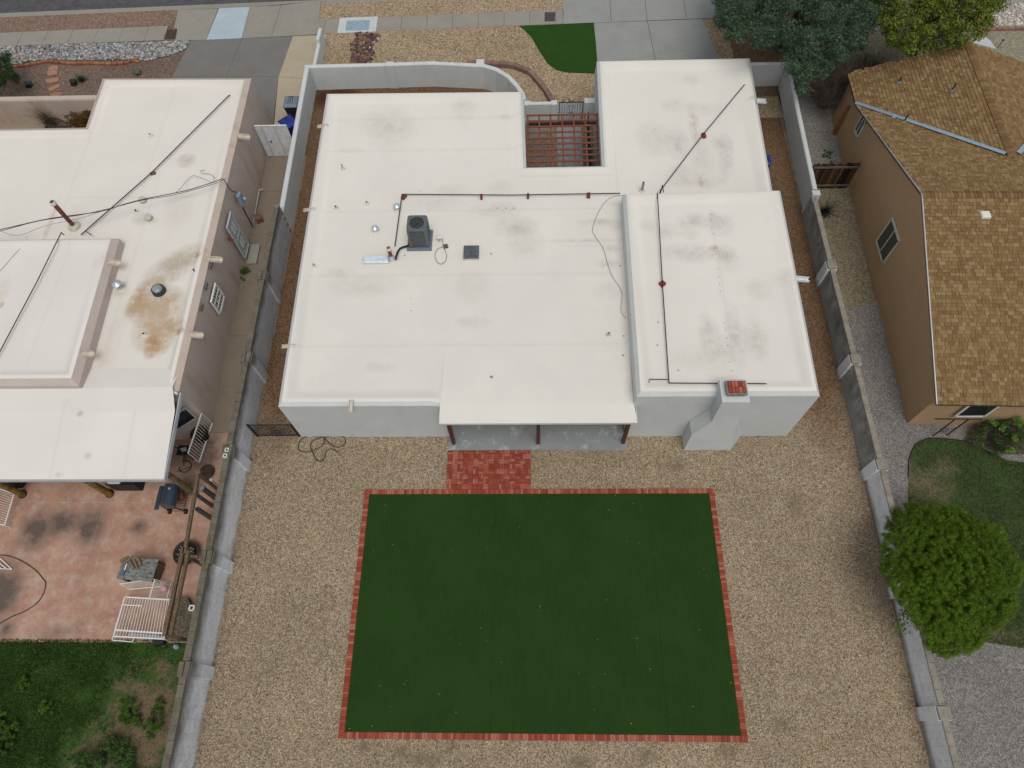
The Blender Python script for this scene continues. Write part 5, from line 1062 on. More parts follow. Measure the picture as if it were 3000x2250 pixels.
# side gate in white boards
gy0 = 25.9; gt = lambda x, y: aty(600+x*300/2212, 250+y*300/2212, gy0)
ga, gb = gt(1010,880), gt(1850,880); hgz = ga.z; print('gate', ga, gb)
xg0, xg1 = -13.16, -11.6
wg = thing('white_gate', 'white painted board gate across the alley beside the left house', 'gate', ((xg0+xg1)/2,gy0,0)); nbd = 8; bh = (hgz-.05)/nbd
bme = bevel_box_mesh('board', (xg1-xg0,.03,bh-.012), .003, plain('white_board', (.60,.61,.61), .7, .1, 5)); pieces('board', bme, [Matrix.Translation(((xg0+xg1)/2,gy0,.05+bh*(i+.5))) for i in range(nbd)], wg)
for x in (xg0+.32, xg0+.95): MB().box((x,gy0-.03,hgz/2), (.07,.03,hgz-.04)).build('batten', M_grate, wg)
MB().bar((xg0-.0,gy0,hgz+.01),(xg1,gy0,hgz+.01), .06,.04).build('top_rail', M_whitepaint, wg)
m = MB(); m.tube([(xg0+.5,gy0-.02,hgz*.52),(xg0+.5,gy0-.08,hgz*.52)], .035, 8); m.build('latch', M_black, wg)
# wheelie bins
def bin_(name, label, x, y, w_, d_, h_, rz, cb_, cl_, lidz):
    o = thing(name, label, 'bin', (x,y,0), 'wheeled bins by the driveway wall'); R_ = Matrix.Rotation(rz, 3, 'Z'); L = lambda a,b,z: Vector((x,y,0))+R_ @ Vector((a,b,z))
    b = [(-.5,-.5),(.5,-.5),(.5,.5),(-.5,.5)]
    MB().hexa([L(a*w_*.78,c_*d_*.7,.05) for a,c_ in b],[L(a*w_,c_*d_,h_) for a,c_ in b]).build('body', cb_, o)
    m = MB(); m.hexa([L(a*(w_+.06),c_*(d_+.06),h_) for a,c_ in b],[L(a*(w_+.06),c_*(d_+.06),h_+.04) for a,c_ in b]); m.hexa([L(a*(w_+.05),c_*(d_+.05),h_+.04) for a,c_ in b],[L(a*w_*.7,c_*d_*.65,h_+.11) for a,c_ in b]); ld = m.build('lid', cl_, o)
    m = MB()
    for a in (-.12,0,.12): m.bar(L(a,-d_*.3,h_+.115),L(a*.7,d_*.28,h_+.115), .02,.015)
    m.bar(L(-.12,d_*.34,h_+.12),L(.12,d_*.34,h_+.12), .03,.03); m.build('lid_ribs', M_iron, ld)
    for s_ in (-1,1): MB().tube([L(s_*w_*.42,d_*.42,.12),L(s_*w_*.5,d_*.42,.12)], .12, 12).build('wheel', M_black, o)
    MB().bar(L(-w_*.45,d_*.58,h_-.02),L(w_*.45,d_*.58,h_-.02), .03,.03).build('handle', M_black, o)
gb_ = at(600+1860*300/2212,250+330*300/2212,1.12); bin_('wheeled_bin', 'black wheeled bin with grey ribbed lid against the white side wall', gb_.x-.02, gb_.y, .66,.74,1.02, 0, M_black, plain('bin_lid_grey', (.16,.20,.235), .5, .08), 1.1)
bb_ = at(600+1790*300/2212,250+750*300/2212,1.1); bin_('wheeled_bin', 'bright blue wheeled bin turned askew behind the black bin', bb_.x, bb_.y-.05, .66,.74,1.0, .75, plain('bin_blue', (.012,.02,.17), .5), plain('bin_lid_blue', (.018,.035,.24), .45, .06), 1.1)
qe = G(2200,0,148,1300,1.0); bin_('wheeled_bin', 'blue wheeled bin barely showing beside the east wall of the white house', qe.x-.28, qe.y, .56,.62,1.0, 1.57, plain('bin_blue2', (.012,.02,.17), .5), plain('bin_lid_blue2', (.018,.035,.24), .45, .06), 1.1)

# ------------------------------------------------------------------ walled front court of the left house
cw_ = thing('stucco_wall', 'pinkish stucco front court wall of the left house', 'wall', (-27,28.5,0)); yc = 28.65
m = MB(); m.box((-27.3,yc,.7), (13.6,.32,1.4)); m.lathe((0,0,-50), [(.01,0),(.01,.01)], 3) if False else None; m.build('wall_body', M_lst, cw_)
m = MB(); m.tube([(-34.1,yc,1.4),(-20.52,yc,1.4)], .16, 14); m.build('rounded_top', M_lst, cw_, smooth=True)
sheet('court_floor', [(-34,nc.y-.2),(-20.5,nc.y-.2),(-20.5,28.6),(-34,28.6)], .012, concrete('court_concrete', (.30,.24,.18), .4))
# iron arched bench
bn_ = thing('iron_bench', 'dark slatted iron bench with arched back in the walled front court', 'bench', (-24.5,26.3,0))
cb0 = G(0,0,440,990,.7); bxx, byy = cb0.x, cb0.y-.25
m = MB(); m.tube([(bxx-.65+1.3*i/12, byy+.3, .55+.38*math.sin(math.pi*i/12)) for i in range(13)], .025, 6); m.build('back_rail', M_iron, bn_)
for i in range(1,12): x = bxx-.65+1.3*i/12; MB().bar((x,byy+.3,.42),(x,byy+.3,.55+.38*math.sin(math.pi*i/12)), .04,.015).build('back_slat', M_iron, bn_)
for i in range(6): MB().bar((bxx-.65,byy-.2+i*.09,.43),(bxx+.65,byy-.2+i*.09,.43), .05,.02).build('seat_slat', M_iron, bn_)
for x in (-.62,.62):
    for y in (-.2,.28): MB().box((bxx+x,byy+y,.22), (.05,.05,.44)).build('leg', M_iron, bn_)
# edging stones between cobbles and the pink gravel
be = thing('brick_edging', 'wavy row of brick-red edging blocks along the white cobbles', 'edging', tuple(G(0,0,600,500)))
M_edge = randmat('edging_block', [(0,(.33,.14,.075)),(.3,(.28,.115,.065)),(.6,(.38,.17,.095)),(.85,(.30,.13,.08))])
ep = [(150,415),(230,405),(335,388),(435,378),(540,358),(640,338),(730,322),(820,322),(915,332),(1015,342),(1105,350),(1195,352),(1290,352),(1385,350),(1475,350),(1565,352),(1655,356),(1750,360),(1850,358),(1950,350),(2060,335),(2170,300),(2215,320)]
EP = [at(x*400/2212,120+y*280/1548,.12) for x,y in ep]; eme = bevel_box_mesh('edging_block', (.315,.16,.14), .02, M_edge); T_ = []
for i in range(len(EP)):
    a, b = EP[max(0,i-1)], EP[min(len(EP)-1,i+1)]; ang = math.atan2((b-a).y,(b-a).x); T_.append(Matrix.Translation((EP[i].x,EP[i].y,.07)) @ Matrix.Rotation(ang+random.uniform(-.04,.04),4,'Z'))
pieces('edging_block', eme, T_, be)
# cobbles
M_cob = randmat('river_cobble', [(0,(.33,.34,.33)),(.12,(.22,.25,.28)),(.25,(.44,.44,.42)),(.38,(.16,.17,.19)),(.48,(.33,.28,.22)),(.58,(.52,.53,.52)),(.66,(.27,.22,.19)),(.76,(.34,.38,.41)),(.88,(.12,.12,.14)),(.95,(.28,.17,.13))], grain=.15, bump=0)
def cobbles(name, label, poly, n, s0, s1, mat, z=.02):
    P_ = np.array([(v[0],v[1]) for v in poly]); lo, hi = P_.min(0), P_.max(0); pts = []
    while len(pts) < n:
        q = lo+(hi-lo)*rng.random(2); c = False; j = len(P_)-1
        for i in range(len(P_)):
            if ((P_[i,1] > q[1]) != (P_[j,1] > q[1])) and q[0] < (P_[j,0]-P_[i,0])*(q[1]-P_[i,1])/(P_[j,1]-P_[i,1])+P_[i,0]: c = not c
            j = i
        if c: pts.append(q)
    me = rockmesh('tmp', mat, 3); bv = np.array([v.co[:] for v in me.vertices]); bf = np.array([tuple(p.vertices) for p in me.polygons]); bpy.data.meshes.remove(me)
    n0 = len(bv); V = []; 
    for q in pts:
        s = s0+(s1-s0)*rng.random()**1.5; a = rng.random()*6.28; R = np.array([[math.cos(a),-math.sin(a),0],[math.sin(a),math.cos(a),0],[0,0,1]]); d = np.array([s*1.35,s,s*.75]); V.append((bv*d)@R.T+np.array([q[0],q[1],z+s*.25]))
    Fc = np.concatenate([bf+n0*i for i in range(len(pts))]); o = arr_mesh(name, np.concatenate(V), Fc, mat, smooth=False); o['kind'] = 'stuff'; o['label'] = label; return o
cpoly = GL(0,0,[(-300,395),(0,385),(500,365),(1000,352),(1540,335),(1500,400),(1440,430),(1200,495),(1050,480),(900,490),(600,487),(420,485),(300,490),(190,515),(60,525),(-300,560)])
sheet('cobble_bed', cpoly, .018, M_joint)
cobbles('cobbles', 'band of white and grey river cobbles along the left sidewalk', cpoly, 3600, .05, .10, M_cob)
# parkway gravel patches
sheet('parkway_gravel', [(-46,yt(-46)+.02),(-20.45,yt(-20.45)+.02),(-20.25,yk(-20.25)-.02),(-46,yk(-46)-.02)], .0125, gravel('parkway_pink', [(q,(c[0]*1.25,c[1]*1.2,c[2]*1.15)) for q,c in PINK], .035, patch=.15))
# stepping stones
M_step = randmat('stepping_stone', [(0,(.42,.22,.16)),(.4,(.46,.30,.22)),(.7,(.36,.19,.13))])
sp_ = [[(790,450),(860,405),(930,405),(955,450),(950,470),(795,490)],[(770,510),(800,490),(945,480),(930,550),(780,570)],[(735,635),(950,600),(965,645),(920,675),(775,692),(745,665)],[(790,775),(960,705),(985,750),(820,825),(800,815)],[(820,885),(870,850),(990,835),(1030,865),(880,950),(845,925)],[(960,980),(1050,925),(1110,975),(1100,1010),(970,1010)]]
for i, pl_ in enumerate(sp_):
    m = MB(); m.prism([at(x*400/2212,120+y*280/1548) for x,y in pl_], 0, .05)
    tag(m.build('stepping_stone', M_step), 'flat pinkish stepping stone, '+['nearest the edging blocks','second from the edging blocks','largest pale one in the middle of the path','red one below the large pale stone','pointed pale one near the court wall','half hidden behind the court wall'][i], 'stepping stone', 'stepping stones in the left front yard')
# spotlights, rock, yucca
def spotlight(lab, x, y, c_):
    v = at(x*400/2212,120+y*280/1548,.0); o = thing('garden_light', lab, 'garden light', tuple(v)); MB().box((v.x,v.y,.05), (.28,.26,.1)).build('base', M_black, o); MB().box((v.x,v.y+.05,.18), (.3,.2,.16), 0, Matrix.Rotation(.5,3,'X')).build('head', c_, o)
spotlight('boxy teal and black garden light left of the stepping stones', 485, 740, plain('teal', (.05,.09,.09), .5)); spotlight('small black garden light right of the stepping stones', 1210, 710, M_black)
v = at(400+10,120+515*280/1548,0); tag(bpy.data.objects.new('boulder', rockmesh('boulder', plain('mossy_rock', (.10,.115,.09), .9, .3, 8), 9)), 'small mossy grey boulder below the end of the edging blocks', 'rock'); o = bpy.data.objects['boulder']; COL.objects.link(o); v = G(0,0,1110,585,.1); o.location = (v.x,v.y,.1); o.scale = (.3,.25,.22)

# ------------------------------------------------------------------ left back patio
R8 = lambda x, y, z=0.: at(440+x*240/971, 1150+y*240/971, z)      # close-up A
T8 = lambda x, y, z=0.: at(300+x*320/1327, 1560+y*320/1327, z)    # close-up B
# window in the cut corner
d0, d1v = Vector((-13.03,11.33)), Vector((-14.01,10.57)); dd_ = (d1v-d0).normalized(); nrm_ = Vector((dd_.y,-dd_.x)); nrm_ = -nrm_ if nrm_.y > 0 else nrm_
wn2 = thing('window', 'dark window with pale frame in the cut corner wall under the patio roof', 'window', (-13.7,10.8,1)); c = d0.lerp(d1v,.62); ang = math.atan2(dd_.y,dd_.x)
MB().box((c.x+nrm_.x*.02,c.y+nrm_.y*.02,1.45), (.86,.03,.9), ang).build('pane', M_glassd, wn2)
for zz3 in (.98,1.92): MB().box((c.x+nrm_.x*.035,c.y+nrm_.y*.035,zz3), (1.0,.05,.07), ang).build('frame_rail', M_grate, wn2)
for s_ in (-1,1): cc2 = c+dd_*s_*.47; MB().box((cc2.x+nrm_.x*.035,cc2.y+nrm_.y*.035,1.45), (.06,.05,.96), ang).build('frame_stile', M_grate, wn2)
# open white barred gate leaf
ol = thing('barred_gate', 'white barred gate leaf standing open at the end of the alley', 'gate', (-13.1,10.5,0)); A1, A2 = Vector((-13.02,11.28,0)), Vector((-13.2,9.6,0))
for z in (.06,1.06): MB().bar(A1+Vector((0,0,z)),A2+Vector((0,0,z)), .045,.045).build('rail', M_whitepaint, ol)
for i in range(15): c = A1.lerp(A2,i/14); MB().box((c.x,c.y,.56), (.03 if i in(0,14) else .016,.03 if i in(0,14) else .016,1.0)).build('bar', M_whitepaint, ol)
# wicker-dark thing behind the gate leaf
c = R8(690,560,.0); tag(MB().lathe((c.x-.25,c.y+.1,0), [(.26,0),(.34,.35),(.33,.42),(.28,.4)], 18).build('dark_basket', plain('dark_wicker', (.03,.02,.015), .9, .4, 40), smooth=True), 'round dark basket behind the open white gate leaf', 'basket')
# patio chair
ch = thing('patio_chair', 'patio chair with tan cushion beside the corner post', 'chair', tuple(R8(330,830,0))); sc_ = R8(330,805,.45)
MB().prism(rrect(sc_.x,sc_.y,.5,.5,.12), .42, .5).build('seat_cushion', plain('tan_cushion', (.33,.21,.13), .9, .1, 9), ch)
m = MB(); m.tube([(sc_.x+.12+.24*math.cos(t),sc_.y-.1+.24*math.sin(t),.03) for t in [i*.35 for i in range(19)]], .018, 6); m.tube([(sc_.x,sc_.y,.42),(sc_.x+.05,sc_.y-.05,.03)], .03, 6); m.tube([(sc_.x-.15,sc_.y-.3,.03),(sc_.x+.35,sc_.y-.1,.03)], .015, 6); m.build('swivel_base', M_iron, ch)
m = MB(); m.tube(smoothpath([(sc_.x-.28,sc_.y+.2,.45),(sc_.x-.2,sc_.y+.32,.9),(sc_.x+.1,sc_.y+.34,.95),(sc_.x+.27,sc_.y+.15,.62),(sc_.x+.28,sc_.y-.15,.6)]), .02, 6); m.build('back_frame', M_iron, ch)
# small white radio
c = R8(385,668,.75); sb = thing('side_table', 'small dark side table holding a white radio', 'table', (c.x,c.y,0)); MB().box((c.x-.05,c.y,.6), (.45,.4,.04)).build('table_top', M_iron, sb)
for a in (-.2,.14):
    for b in (-.16,.16): MB().box((c.x+a,c.y+b,.29), (.03,.03,.58)).build('leg', M_iron, sb)
tag(MB().box((c.x,c.y,.67), (.2,.12,.1), .3).build('radio', plain('pale_radio', (.38,.42,.42), .5)), 'small pale radio on the side table under the patio roof', 'radio')
# barrel grill
gr = thing('barrel_grill', 'dark blue-black barrel grill on wheels with side shelf', 'grill', (-13.8,7.9,0)); M_gr = plain('grill_enamel', (.03,.05,.075), .35, .1, 8, .5)
ga_, gb2 = R8(235,1090,.95), R8(230,1330,.95); cx3 = R8(232,1200,.95).x; yA, yB = R8(235,1095,.95).y, R8(235,1345,.95).y
m = MB(); prof = [(math.cos(math.radians(a))*.27, math.sin(math.radians(a))*.27) for a in range(0,360,20)]; n_ = len(prof)
vs = [(cx3+a,yA,.88+b) for a,b in prof]+[(cx3+a,yB,.88+b) for a,b in prof]; m.add(vs, [(i,(i+1)%n_,n_+(i+1)%n_,n_+i) for i in range(n_)]+[tuple(range(n_-1,-1,-1)),tuple(range(n_,2*n_))]); m.build('barrel', M_gr, gr, smooth=True)
MB().box((cx3-.42,(yA+yB)/2-.06,.86), (.16,abs(yB-yA)+.1,.03)).build('side_shelf', M_gr, gr); MB().bar((cx3-.28,yA-.06,.98),(cx3-.28,yB+.08,.98), .03,.03).build('handle', M_iron, gr)
m = MB(); m.lathe((cx3+.05,(yA+yB)/2+.2,1.14), [(.05,0),(.05,.03)], 12); m.build('thermometer', M_galv, gr)
w1_, w2_ = R8(232,1410,.1), R8(422,1410,.1)
for v in (w1_,w2_): MB().tube([(v.x-.04,v.y,.1),(v.x+.04,v.y,.1)], .1, 14).build('wheel', M_black, gr)
for (a,b,c_,d_) in ((cx3-.2,yB,w1_.x,w1_.y),(cx3+.2,yB,w2_.x,w2_.y),(cx3-.2,yA,w1_.x,yA+.05),(cx3+.2,yA,w2_.x,yA+.05)): MB().bar((a,b,.8),(c_,d_,.06), .035,.035).build('leg', M_iron, gr)
m = MB(); sx0, sx1 = cx3+.12, cx3+.62
for i in range(9): y = min(yA,yB)+(abs(yB-yA))*i/8; m.bar((w1_.x,y,.28),(w2_.x,y,.28), .012,.012)
m.bar((w1_.x,yA,.28),(w1_.x,yB,.28), .02,.02); m.bar((w2_.x,yA,.28),(w2_.x,yB,.28), .02,.02); m.build('wire_shelf', M_iron, gr)
c = R8(350,1260,.3); m = MB(); m.box((c.x,c.y+.1,.36), (.3,.34,.16), .4); tag(m.build('charcoal_bag', plain('red_white_bag', (.26,.10,.09), .7, .5, 14)), 'red and white charcoal bag on the wire shelf of the barrel grill', 'bag')
# dark cabinet and things under the patio roof edge
c = G(0,1100,985,905,.6); cb_ = thing('storage_box', 'black storage cabinet at the edge of the left patio roof', 'cabinet', (c.x,c.y+.3,0)); MB().box((c.x,c.y+.35,.35), (1.05,.6,.7)).build('body', M_black, cb_); MB().box((c.x,c.y+.35,.72), (1.1,.64,.04)).build('lid', M_iron, cb_)
c = G(0,1100,930,860,.8); tag(MB().prism(rrect(c.x-.05,c.y+.1,.5,.35,.06), .74, .8).build('white_tray', M_whitepaint), 'white tray on top of the black storage cabinet', 'tray')
c = G(0,1100,170,895,.0); pp = thing('flower_pot', 'round dark pot of red flowers beside the left log post', 'plant pot', (c.x,c.y+.1,0)); MB().lathe((c.x,c.y+.1,0), [(.2,0),(.3,.35),(.3,.4)], 16).build('pot', M_black, pp, smooth=True)
m = MB()
for i in range(120): a, r = random.random()*6.28, random.random()**.5*.25; q = Vector((c.x+r*math.cos(a),c.y+.1+r*math.sin(a),.4+random.random()*.12)); s = .03; m.add([q+Vector((s*random.uniform(-1,1),s*random.uniform(-1,1),0)) for _ in range(3)], [(0,1,2)])
m.build('flowers', plain('red_flowers', (.25,.03,.02), .8, .5, 30), pp)
# low white trellis panels at the far left of the patio
pw2 = thing('white_railing', 'white barred railing panel lying at the far left of the patio', 'railing', tuple(G(0,1100,50,1000)))
a1_, a2_, a3_, a4_ = G(0,1100,-120,880,.35), G(0,1100,115,960,.35), G(0,1100,38,1215,.35), G(0,1100,-200,1150,.35)
for u, v in ((a1_,a2_),(a2_,a3_),(a3_,a4_),(a4_,a1_)): MB().bar(u,v, .04,.04).build('rail', M_whitepaint, pw2)
for i in range(1,14): t = i/14; MB().bar(a1_.lerp(a4_,t),a2_.lerp(a3_,t), .014,.014).build('bar', M_whitepaint, pw2)
for v in (a2_,a3_,a1_,a4_): MB().box((v.x,v.y,.17), (.035,.035,.34)).build('leg', M_whitepaint, pw2)
pw3 = thing('white_railing', 'small white barred panel poking in at the left edge near the black hose', 'railing', tuple(G(0,1100,20,1540)))
b1, b2_, b3 = G(0,1100,-60,1480,.1), G(0,1100,0,1480,.1), G(0,1100,98,1570,.05)
for u, v in ((b1,b2_),(b2_,b3),(b3,G(0,1100,-60,1560,.05)),(G(0,1100,-20,1510,.1),G(0,1100,50,1560,.06)),(G(0,1100,-40,1530,.1),G(0,1100,20,1570,.06))): MB().bar(u,v, .03,.03).build('bar', M_whitepaint, pw3)
hz = [G(0,1100,-60,1455,.03),G(0,1100,60,1460,.03),G(0,1100,180,1505,.03),G(0,1100,290,1580,.03),G(0,1100,350,1650,.03),G(0,1650,370,160,.03),G(0,1650,350,250,.03),G(0,1650,290,330,.03),G(0,1650,190,395,.03),G(0,1650,80,440,.03),G(0,1650,-80,540,.03)]
tag(MB().tube(smoothpath(hz), .018, 6).build('garden_hose', M_hose, smooth=True), 'black hose arcing over the red concrete at the left edge', 'hose')
# table with firewood and a blue brush
tb = thing('wooden_table', 'grey weathered plank table holding firewood', 'table', (-14.2,5.3,0)); M_wg = plain('grey_planks', (.19,.205,.19), .9, .3, 9)
c1, c2, c3_, c4_ = T8(170,560,.7), T8(600,592,.7), T8(683,325,.7), T8(350,290,.7); c4_ = c1+(c3_-c2)
for i in range(6):
    t0, t1 = i/6, (i+1)/6-.012; m = MB(); q = [c1.lerp(c4_,t0), c2.lerp(c3_,t0), c2.lerp(c3_,t1), c1.lerp(c4_,t1)]; m.hexa([(v.x,v.y,.665) for v in q],[(v.x,v.y,.70+random.uniform(0,.006)) for v in q]); m.build('plank', M_wg, tb)
for v in (c1,c2,c3_,c4_): w_ = v.lerp((c1+c3_)/2,.15); MB().box((w_.x,w_.y,.33), (.08,.08,.66)).build('leg', M_timber, tb)
M_fw = plain('firewood', (.21,.16,.10), .95, .35, 25)
for i, (x0,y0_,x1,y1_,r) in enumerate(((215,350,310,290,.05),(225,405,365,285,.045),(330,345,380,440,.05),(378,330,425,440,.045),(425,300,465,400,.055))):
    a, b = T8(x0,y0_,.77), T8(x1,y1_,.77); a.z = b.z = .70+r*.95; tag(MB().tube([a,a.lerp(b,.5)+Vector((0,0,.0)),b], [r,r*1.05,r*.9], 8).build('firewood_log', M_fw), 'split firewood log on the grey table, '+['leftmost and lowest','long one crossing the leftmost log','third from the left','thin one right of the middle','rightmost and palest'][i], 'log', 'firewood on the grey table')
a, b, c = T8(295,380,.84), T8(270,460,.76), T8(250,520,.73); br_o = thing('scrub_brush', 'white and blue long scrub brush on the grey table', 'brush', tuple(a)); MB().tube([a,b], .022, 6).build('handle', M_whitepaint, br_o); MB().bar(b, c, .07,.04).build('head', plain('blue_plastic', (.02,.10,.25), .4), br_o)
# leaning boards behind table
v = T8(660,500,.3); tag(MB().box((v.x,v.y,.3), (.12,.55,.6), -.2).build('timber_stump', M_timber), 'dark timber stump beside the grey plank table', 'stump')
# fire pit
fp = thing('fire_pit', 'round iron fire pit full of charred logs by the block wall', 'fire pit', (-12.75,5.95,0)); fc = T8(1012,245,.3)
m = MB(); m.lathe((fc.x,fc.y,0), [(.25,.05),(.42,.26),(.44,.3),(.41,.29),(.24,.1)], 26); m.build('bowl', plain('charred_iron', (.025,.022,.02), .8, .4, 20), fp, smooth=True)
m = MB(); m.tube([(fc.x+.46*math.cos(t),fc.y+.46*math.sin(t),.3) for t in [i*.2618 for i in range(25)]], .022, 6, False); m.build('rim', plain('rusty_rim', (.09,.05,.04), .6, .2), fp, smooth=True)
for i in range(3): t = i*2.1+.4; MB().bar((fc.x+.3*math.cos(t),fc.y+.3*math.sin(t),.15),(fc.x+.38*math.cos(t),fc.y+.38*math.sin(t),0), .03,.03).build('leg', M_iron, fp)
M_char = plain('charred_wood', (.06,.05,.045), .95, .6, 30)
m = MB()
for i in range(11): t = random.random()*3.14; r = .28; o_ = Vector((random.uniform(-.12,.12),random.uniform(-.12,.12),0)); m.tube([Vector((fc.x-r*math.cos(t),fc.y-r*math.sin(t),.26+random.random()*.08))+o_,Vector((fc.x+r*math.cos(t),fc.y+r*math.sin(t),.28+random.random()*.08))+o_], .035, 6)
m.build('charred_logs', M_char, fp); m = MB()
for i in range(30): t, r = random.random()*6.28, random.random()*.33; m.box((fc.x+r*math.cos(t),fc.y+r*math.sin(t),.35), (.04,.03,.02), t)
m.build('pale_ash', plain('ash', (.35,.34,.32), .9, .4), fp)
# pergola beams on posts along the wall
bmz = 2.3; pg = thing('timber_pergola', 'long weathered timber pergola beams on posts beside the block wall', 'pergola', (-11.9,5.5,0))
P_a, P_b, P_c = Vector((-11.99,8.31,bmz)), Vector((-11.86,5.56,bmz)), Vector((-11.91,2.85,bmz))
MB().bar(P_a, (P_b.x,P_b.y-.1,bmz), .11,.12).build('beam', M_timber, pg); MB().bar((P_b.x-.08,P_b.y+.12,bmz+.0), P_c+Vector((-.02,-.05,0)), .12,.12).build('beam', M_timber, pg); MB().bar((P_b.x+.12,P_b.y,bmz), P_c+Vector((.18,-.02,0)), .10,.12).build('beam', M_timber, pg)
for (x0,y,x1) in ((-12.05,5.45,-11.42),(-12.0,2.86,-11.42)): MB().bar((x0,y,bmz-.13),(x1,y-.08,bmz-.13), .1,.12).build('cross_beam', plain('dark_beam', (.09,.045,.025), .8, .2, 9) if y < 3 else M_timber, pg)
for (x,y) in ((-11.99,8.31),(-11.88,5.42),(-11.88,2.85)): MB().box((x,y,(bmz-.06)/2), (.10,.10,bmz-.07)).build('post', M_timber, pg)
MB().box((-11.99,8.36,bmz+.03), (.18,.14,.1)).build('beam_end_cap', M_timber, pg)
# three upright tubes leaning at the wall
M_tube = plain('grey_tube', (.085,.085,.09), .6, .15, 6)
for i, (x,y,r,lab) in enumerate(((615,1130,.10,'widest grey upright tube with glass-topped mouth, north of three by the block wall'),(575,1230,.075,'middle one of three dark-mouthed grey tubes by the block wall'),(558,1380,.09,'southernmost of three dark-mouthed grey tubes by the block wall'))):
    t_ = R8(x,y,1.25); o = thing('upright_tube', lab, 'tube', (t_.x,t_.y,0), 'grey tubes standing by the block wall'); m = MB(); m.tube([(t_.x,t_.y,0),(t_.x,t_.y,1.25)], r, 18); m.build('tube', M_tube, o, smooth=True); m = MB(); m.lathe((t_.x,t_.y,1.251), [(r*.85,0),(r*.85,.003)], 18); m.build('mouth', Mg if i == 0 else M_black, o)
# bird feeder / lamp near the beam end
v = R8(680,960,.0); tag(MB().lathe((v.x,v.y+.05,0), [(.28,0),(.3,.1),(.25,.12)], 18).build('floor_mat', plain('dark_mat', (.06,.035,.025), .95, .3)), 'dark round mat on the red concrete near the pergola end', 'mat')
v = R8(660,1025,1.5); sl_ = thing('shepherd_hook', 'thin curved rod with two small white lamps near the pergola end', 'garden stake', (v.x,v.y,0)); m = MB(); m.tube(smoothpath([(v.x+.15,v.y,0),(v.x+.15,v.y,1.2),(v.x+.1,v.y,1.5),(v.x-.05,v.y,1.5)]), .012, 6); m.build('rod', M_iron, sl_)
for d in (-.06,.14): MB().lathe((v.x+d,v.y,1.38), [(.05,0),(.045,.06),(.01,.08)], 12).build('lamp', M_whitepaint, sl_, smooth=True)
# white block collars on the wall top, white hose clip
for (x,y) in ((912,682),(890,750)):
    v = R8(x,y,1.9); m = MB(); s_ = .06
    for (a,b) in (((-s_,-s_),(s_,-s_)),((s_,-s_),(s_,s_)),((s_,s_),(-s_,s_)),((-s_,s_),(-s_,-s_))): m.bar((v.x+a[0],v.y+a[1],1.9),(v.x+b[0],v.y+b[1],1.9), .035,.08)
    tag(m.build('white_collar', M_whitepaint), 'square white post collar on the block wall top, '+('northern one of the pair' if y < 700 else 'southern one of the pair'), 'collar')
v = T8(1085,922,1.9); m = MB()
for (a,b) in (((-.07,-.07),(.07,-.07)),((.07,-.07),(.07,.09)),((.07,.09),(-.07,.09)),((-.07,.09),(-.07,-.07))): m.bar((v.x+a[0],v.y+a[1],1.9),(v.x+b[0],v.y+b[1],1.9), .035,.08)
tag(m.build('white_collar', M_whitepaint), 'single cream post collar on the block wall top above the white bar cage', 'collar')
# white barred cage panel, low table height
cg_ = thing('white_bar_cage', 'low white metal bar cage on the patio corner beside the lawn', 'cage', (-13.8,3.5,0)); zc_ = .5
k1, k2, k3, k4 = T8(275,785,zc_), T8(820,818,zc_), T8(748,1295,zc_), T8(135,1262,zc_)
for (u,v) in ((k1,k2),(k2,k3),(k3,k4),(k4,k1)): MB().bar(u,v, .045,.04).build('frame_rail', M_whitepaint, cg_)
for i in range(1,17): t = i/17; MB().bar(k1.lerp(k2,t),k4.lerp(k3,t), .016,.016).build('bar', M_whitepaint, cg_)
u0, v0 = k1.lerp(k4,.84), k2.lerp(k3,.86); MB().bar(u0,v0, .05,.03).build('crossbar', M_whitepaint, cg_); MB().bar(k1.lerp(k4,.2), k1.lerp(k4,.2).lerp(k2.lerp(k3,.2),.42), .03,.02).build('crossbar', M_whitepaint, cg_)
for v in (k1,k2,k3,k4): MB().box((v.x,v.y,zc_/2), (.04,.04,zc_)).build('leg', M_whitepaint, cg_)
for (u,v) in ((k1,k4),(k2,k3),(k4,k3)):
    for i in range(1,8): q = u.lerp(v,i/8); MB().box((q.x,q.y,zc_/2), (.012,.012,zc_-.03)).build('side_bar', M_whitepaint, cg_)
MB().bar(T8(330,1240,.3),T8(760,1275,.3), .08,.03).build('blue_grey_bar', M_fascia, cg_)
f1,f2,f3,f4 = T8(135,1262,.25),T8(385,1275,.25),T8(365,1330,.25),T8(115,1308,.25); dp = thing('folding_frame', 'small white open frame leaning out of the bar cage onto the grass', 'frame', tuple(f4))
for (u,v) in ((f1,f2),(f2,f3),(f3,f4),(f4,f1)): MB().bar(u,v, .03,.03).build('rail', M_whitepaint, dp)
for v in (f3,f4): MB().box((v.x,v.y,.12), (.025,.025,.25)).build('leg', M_whitepaint, dp)
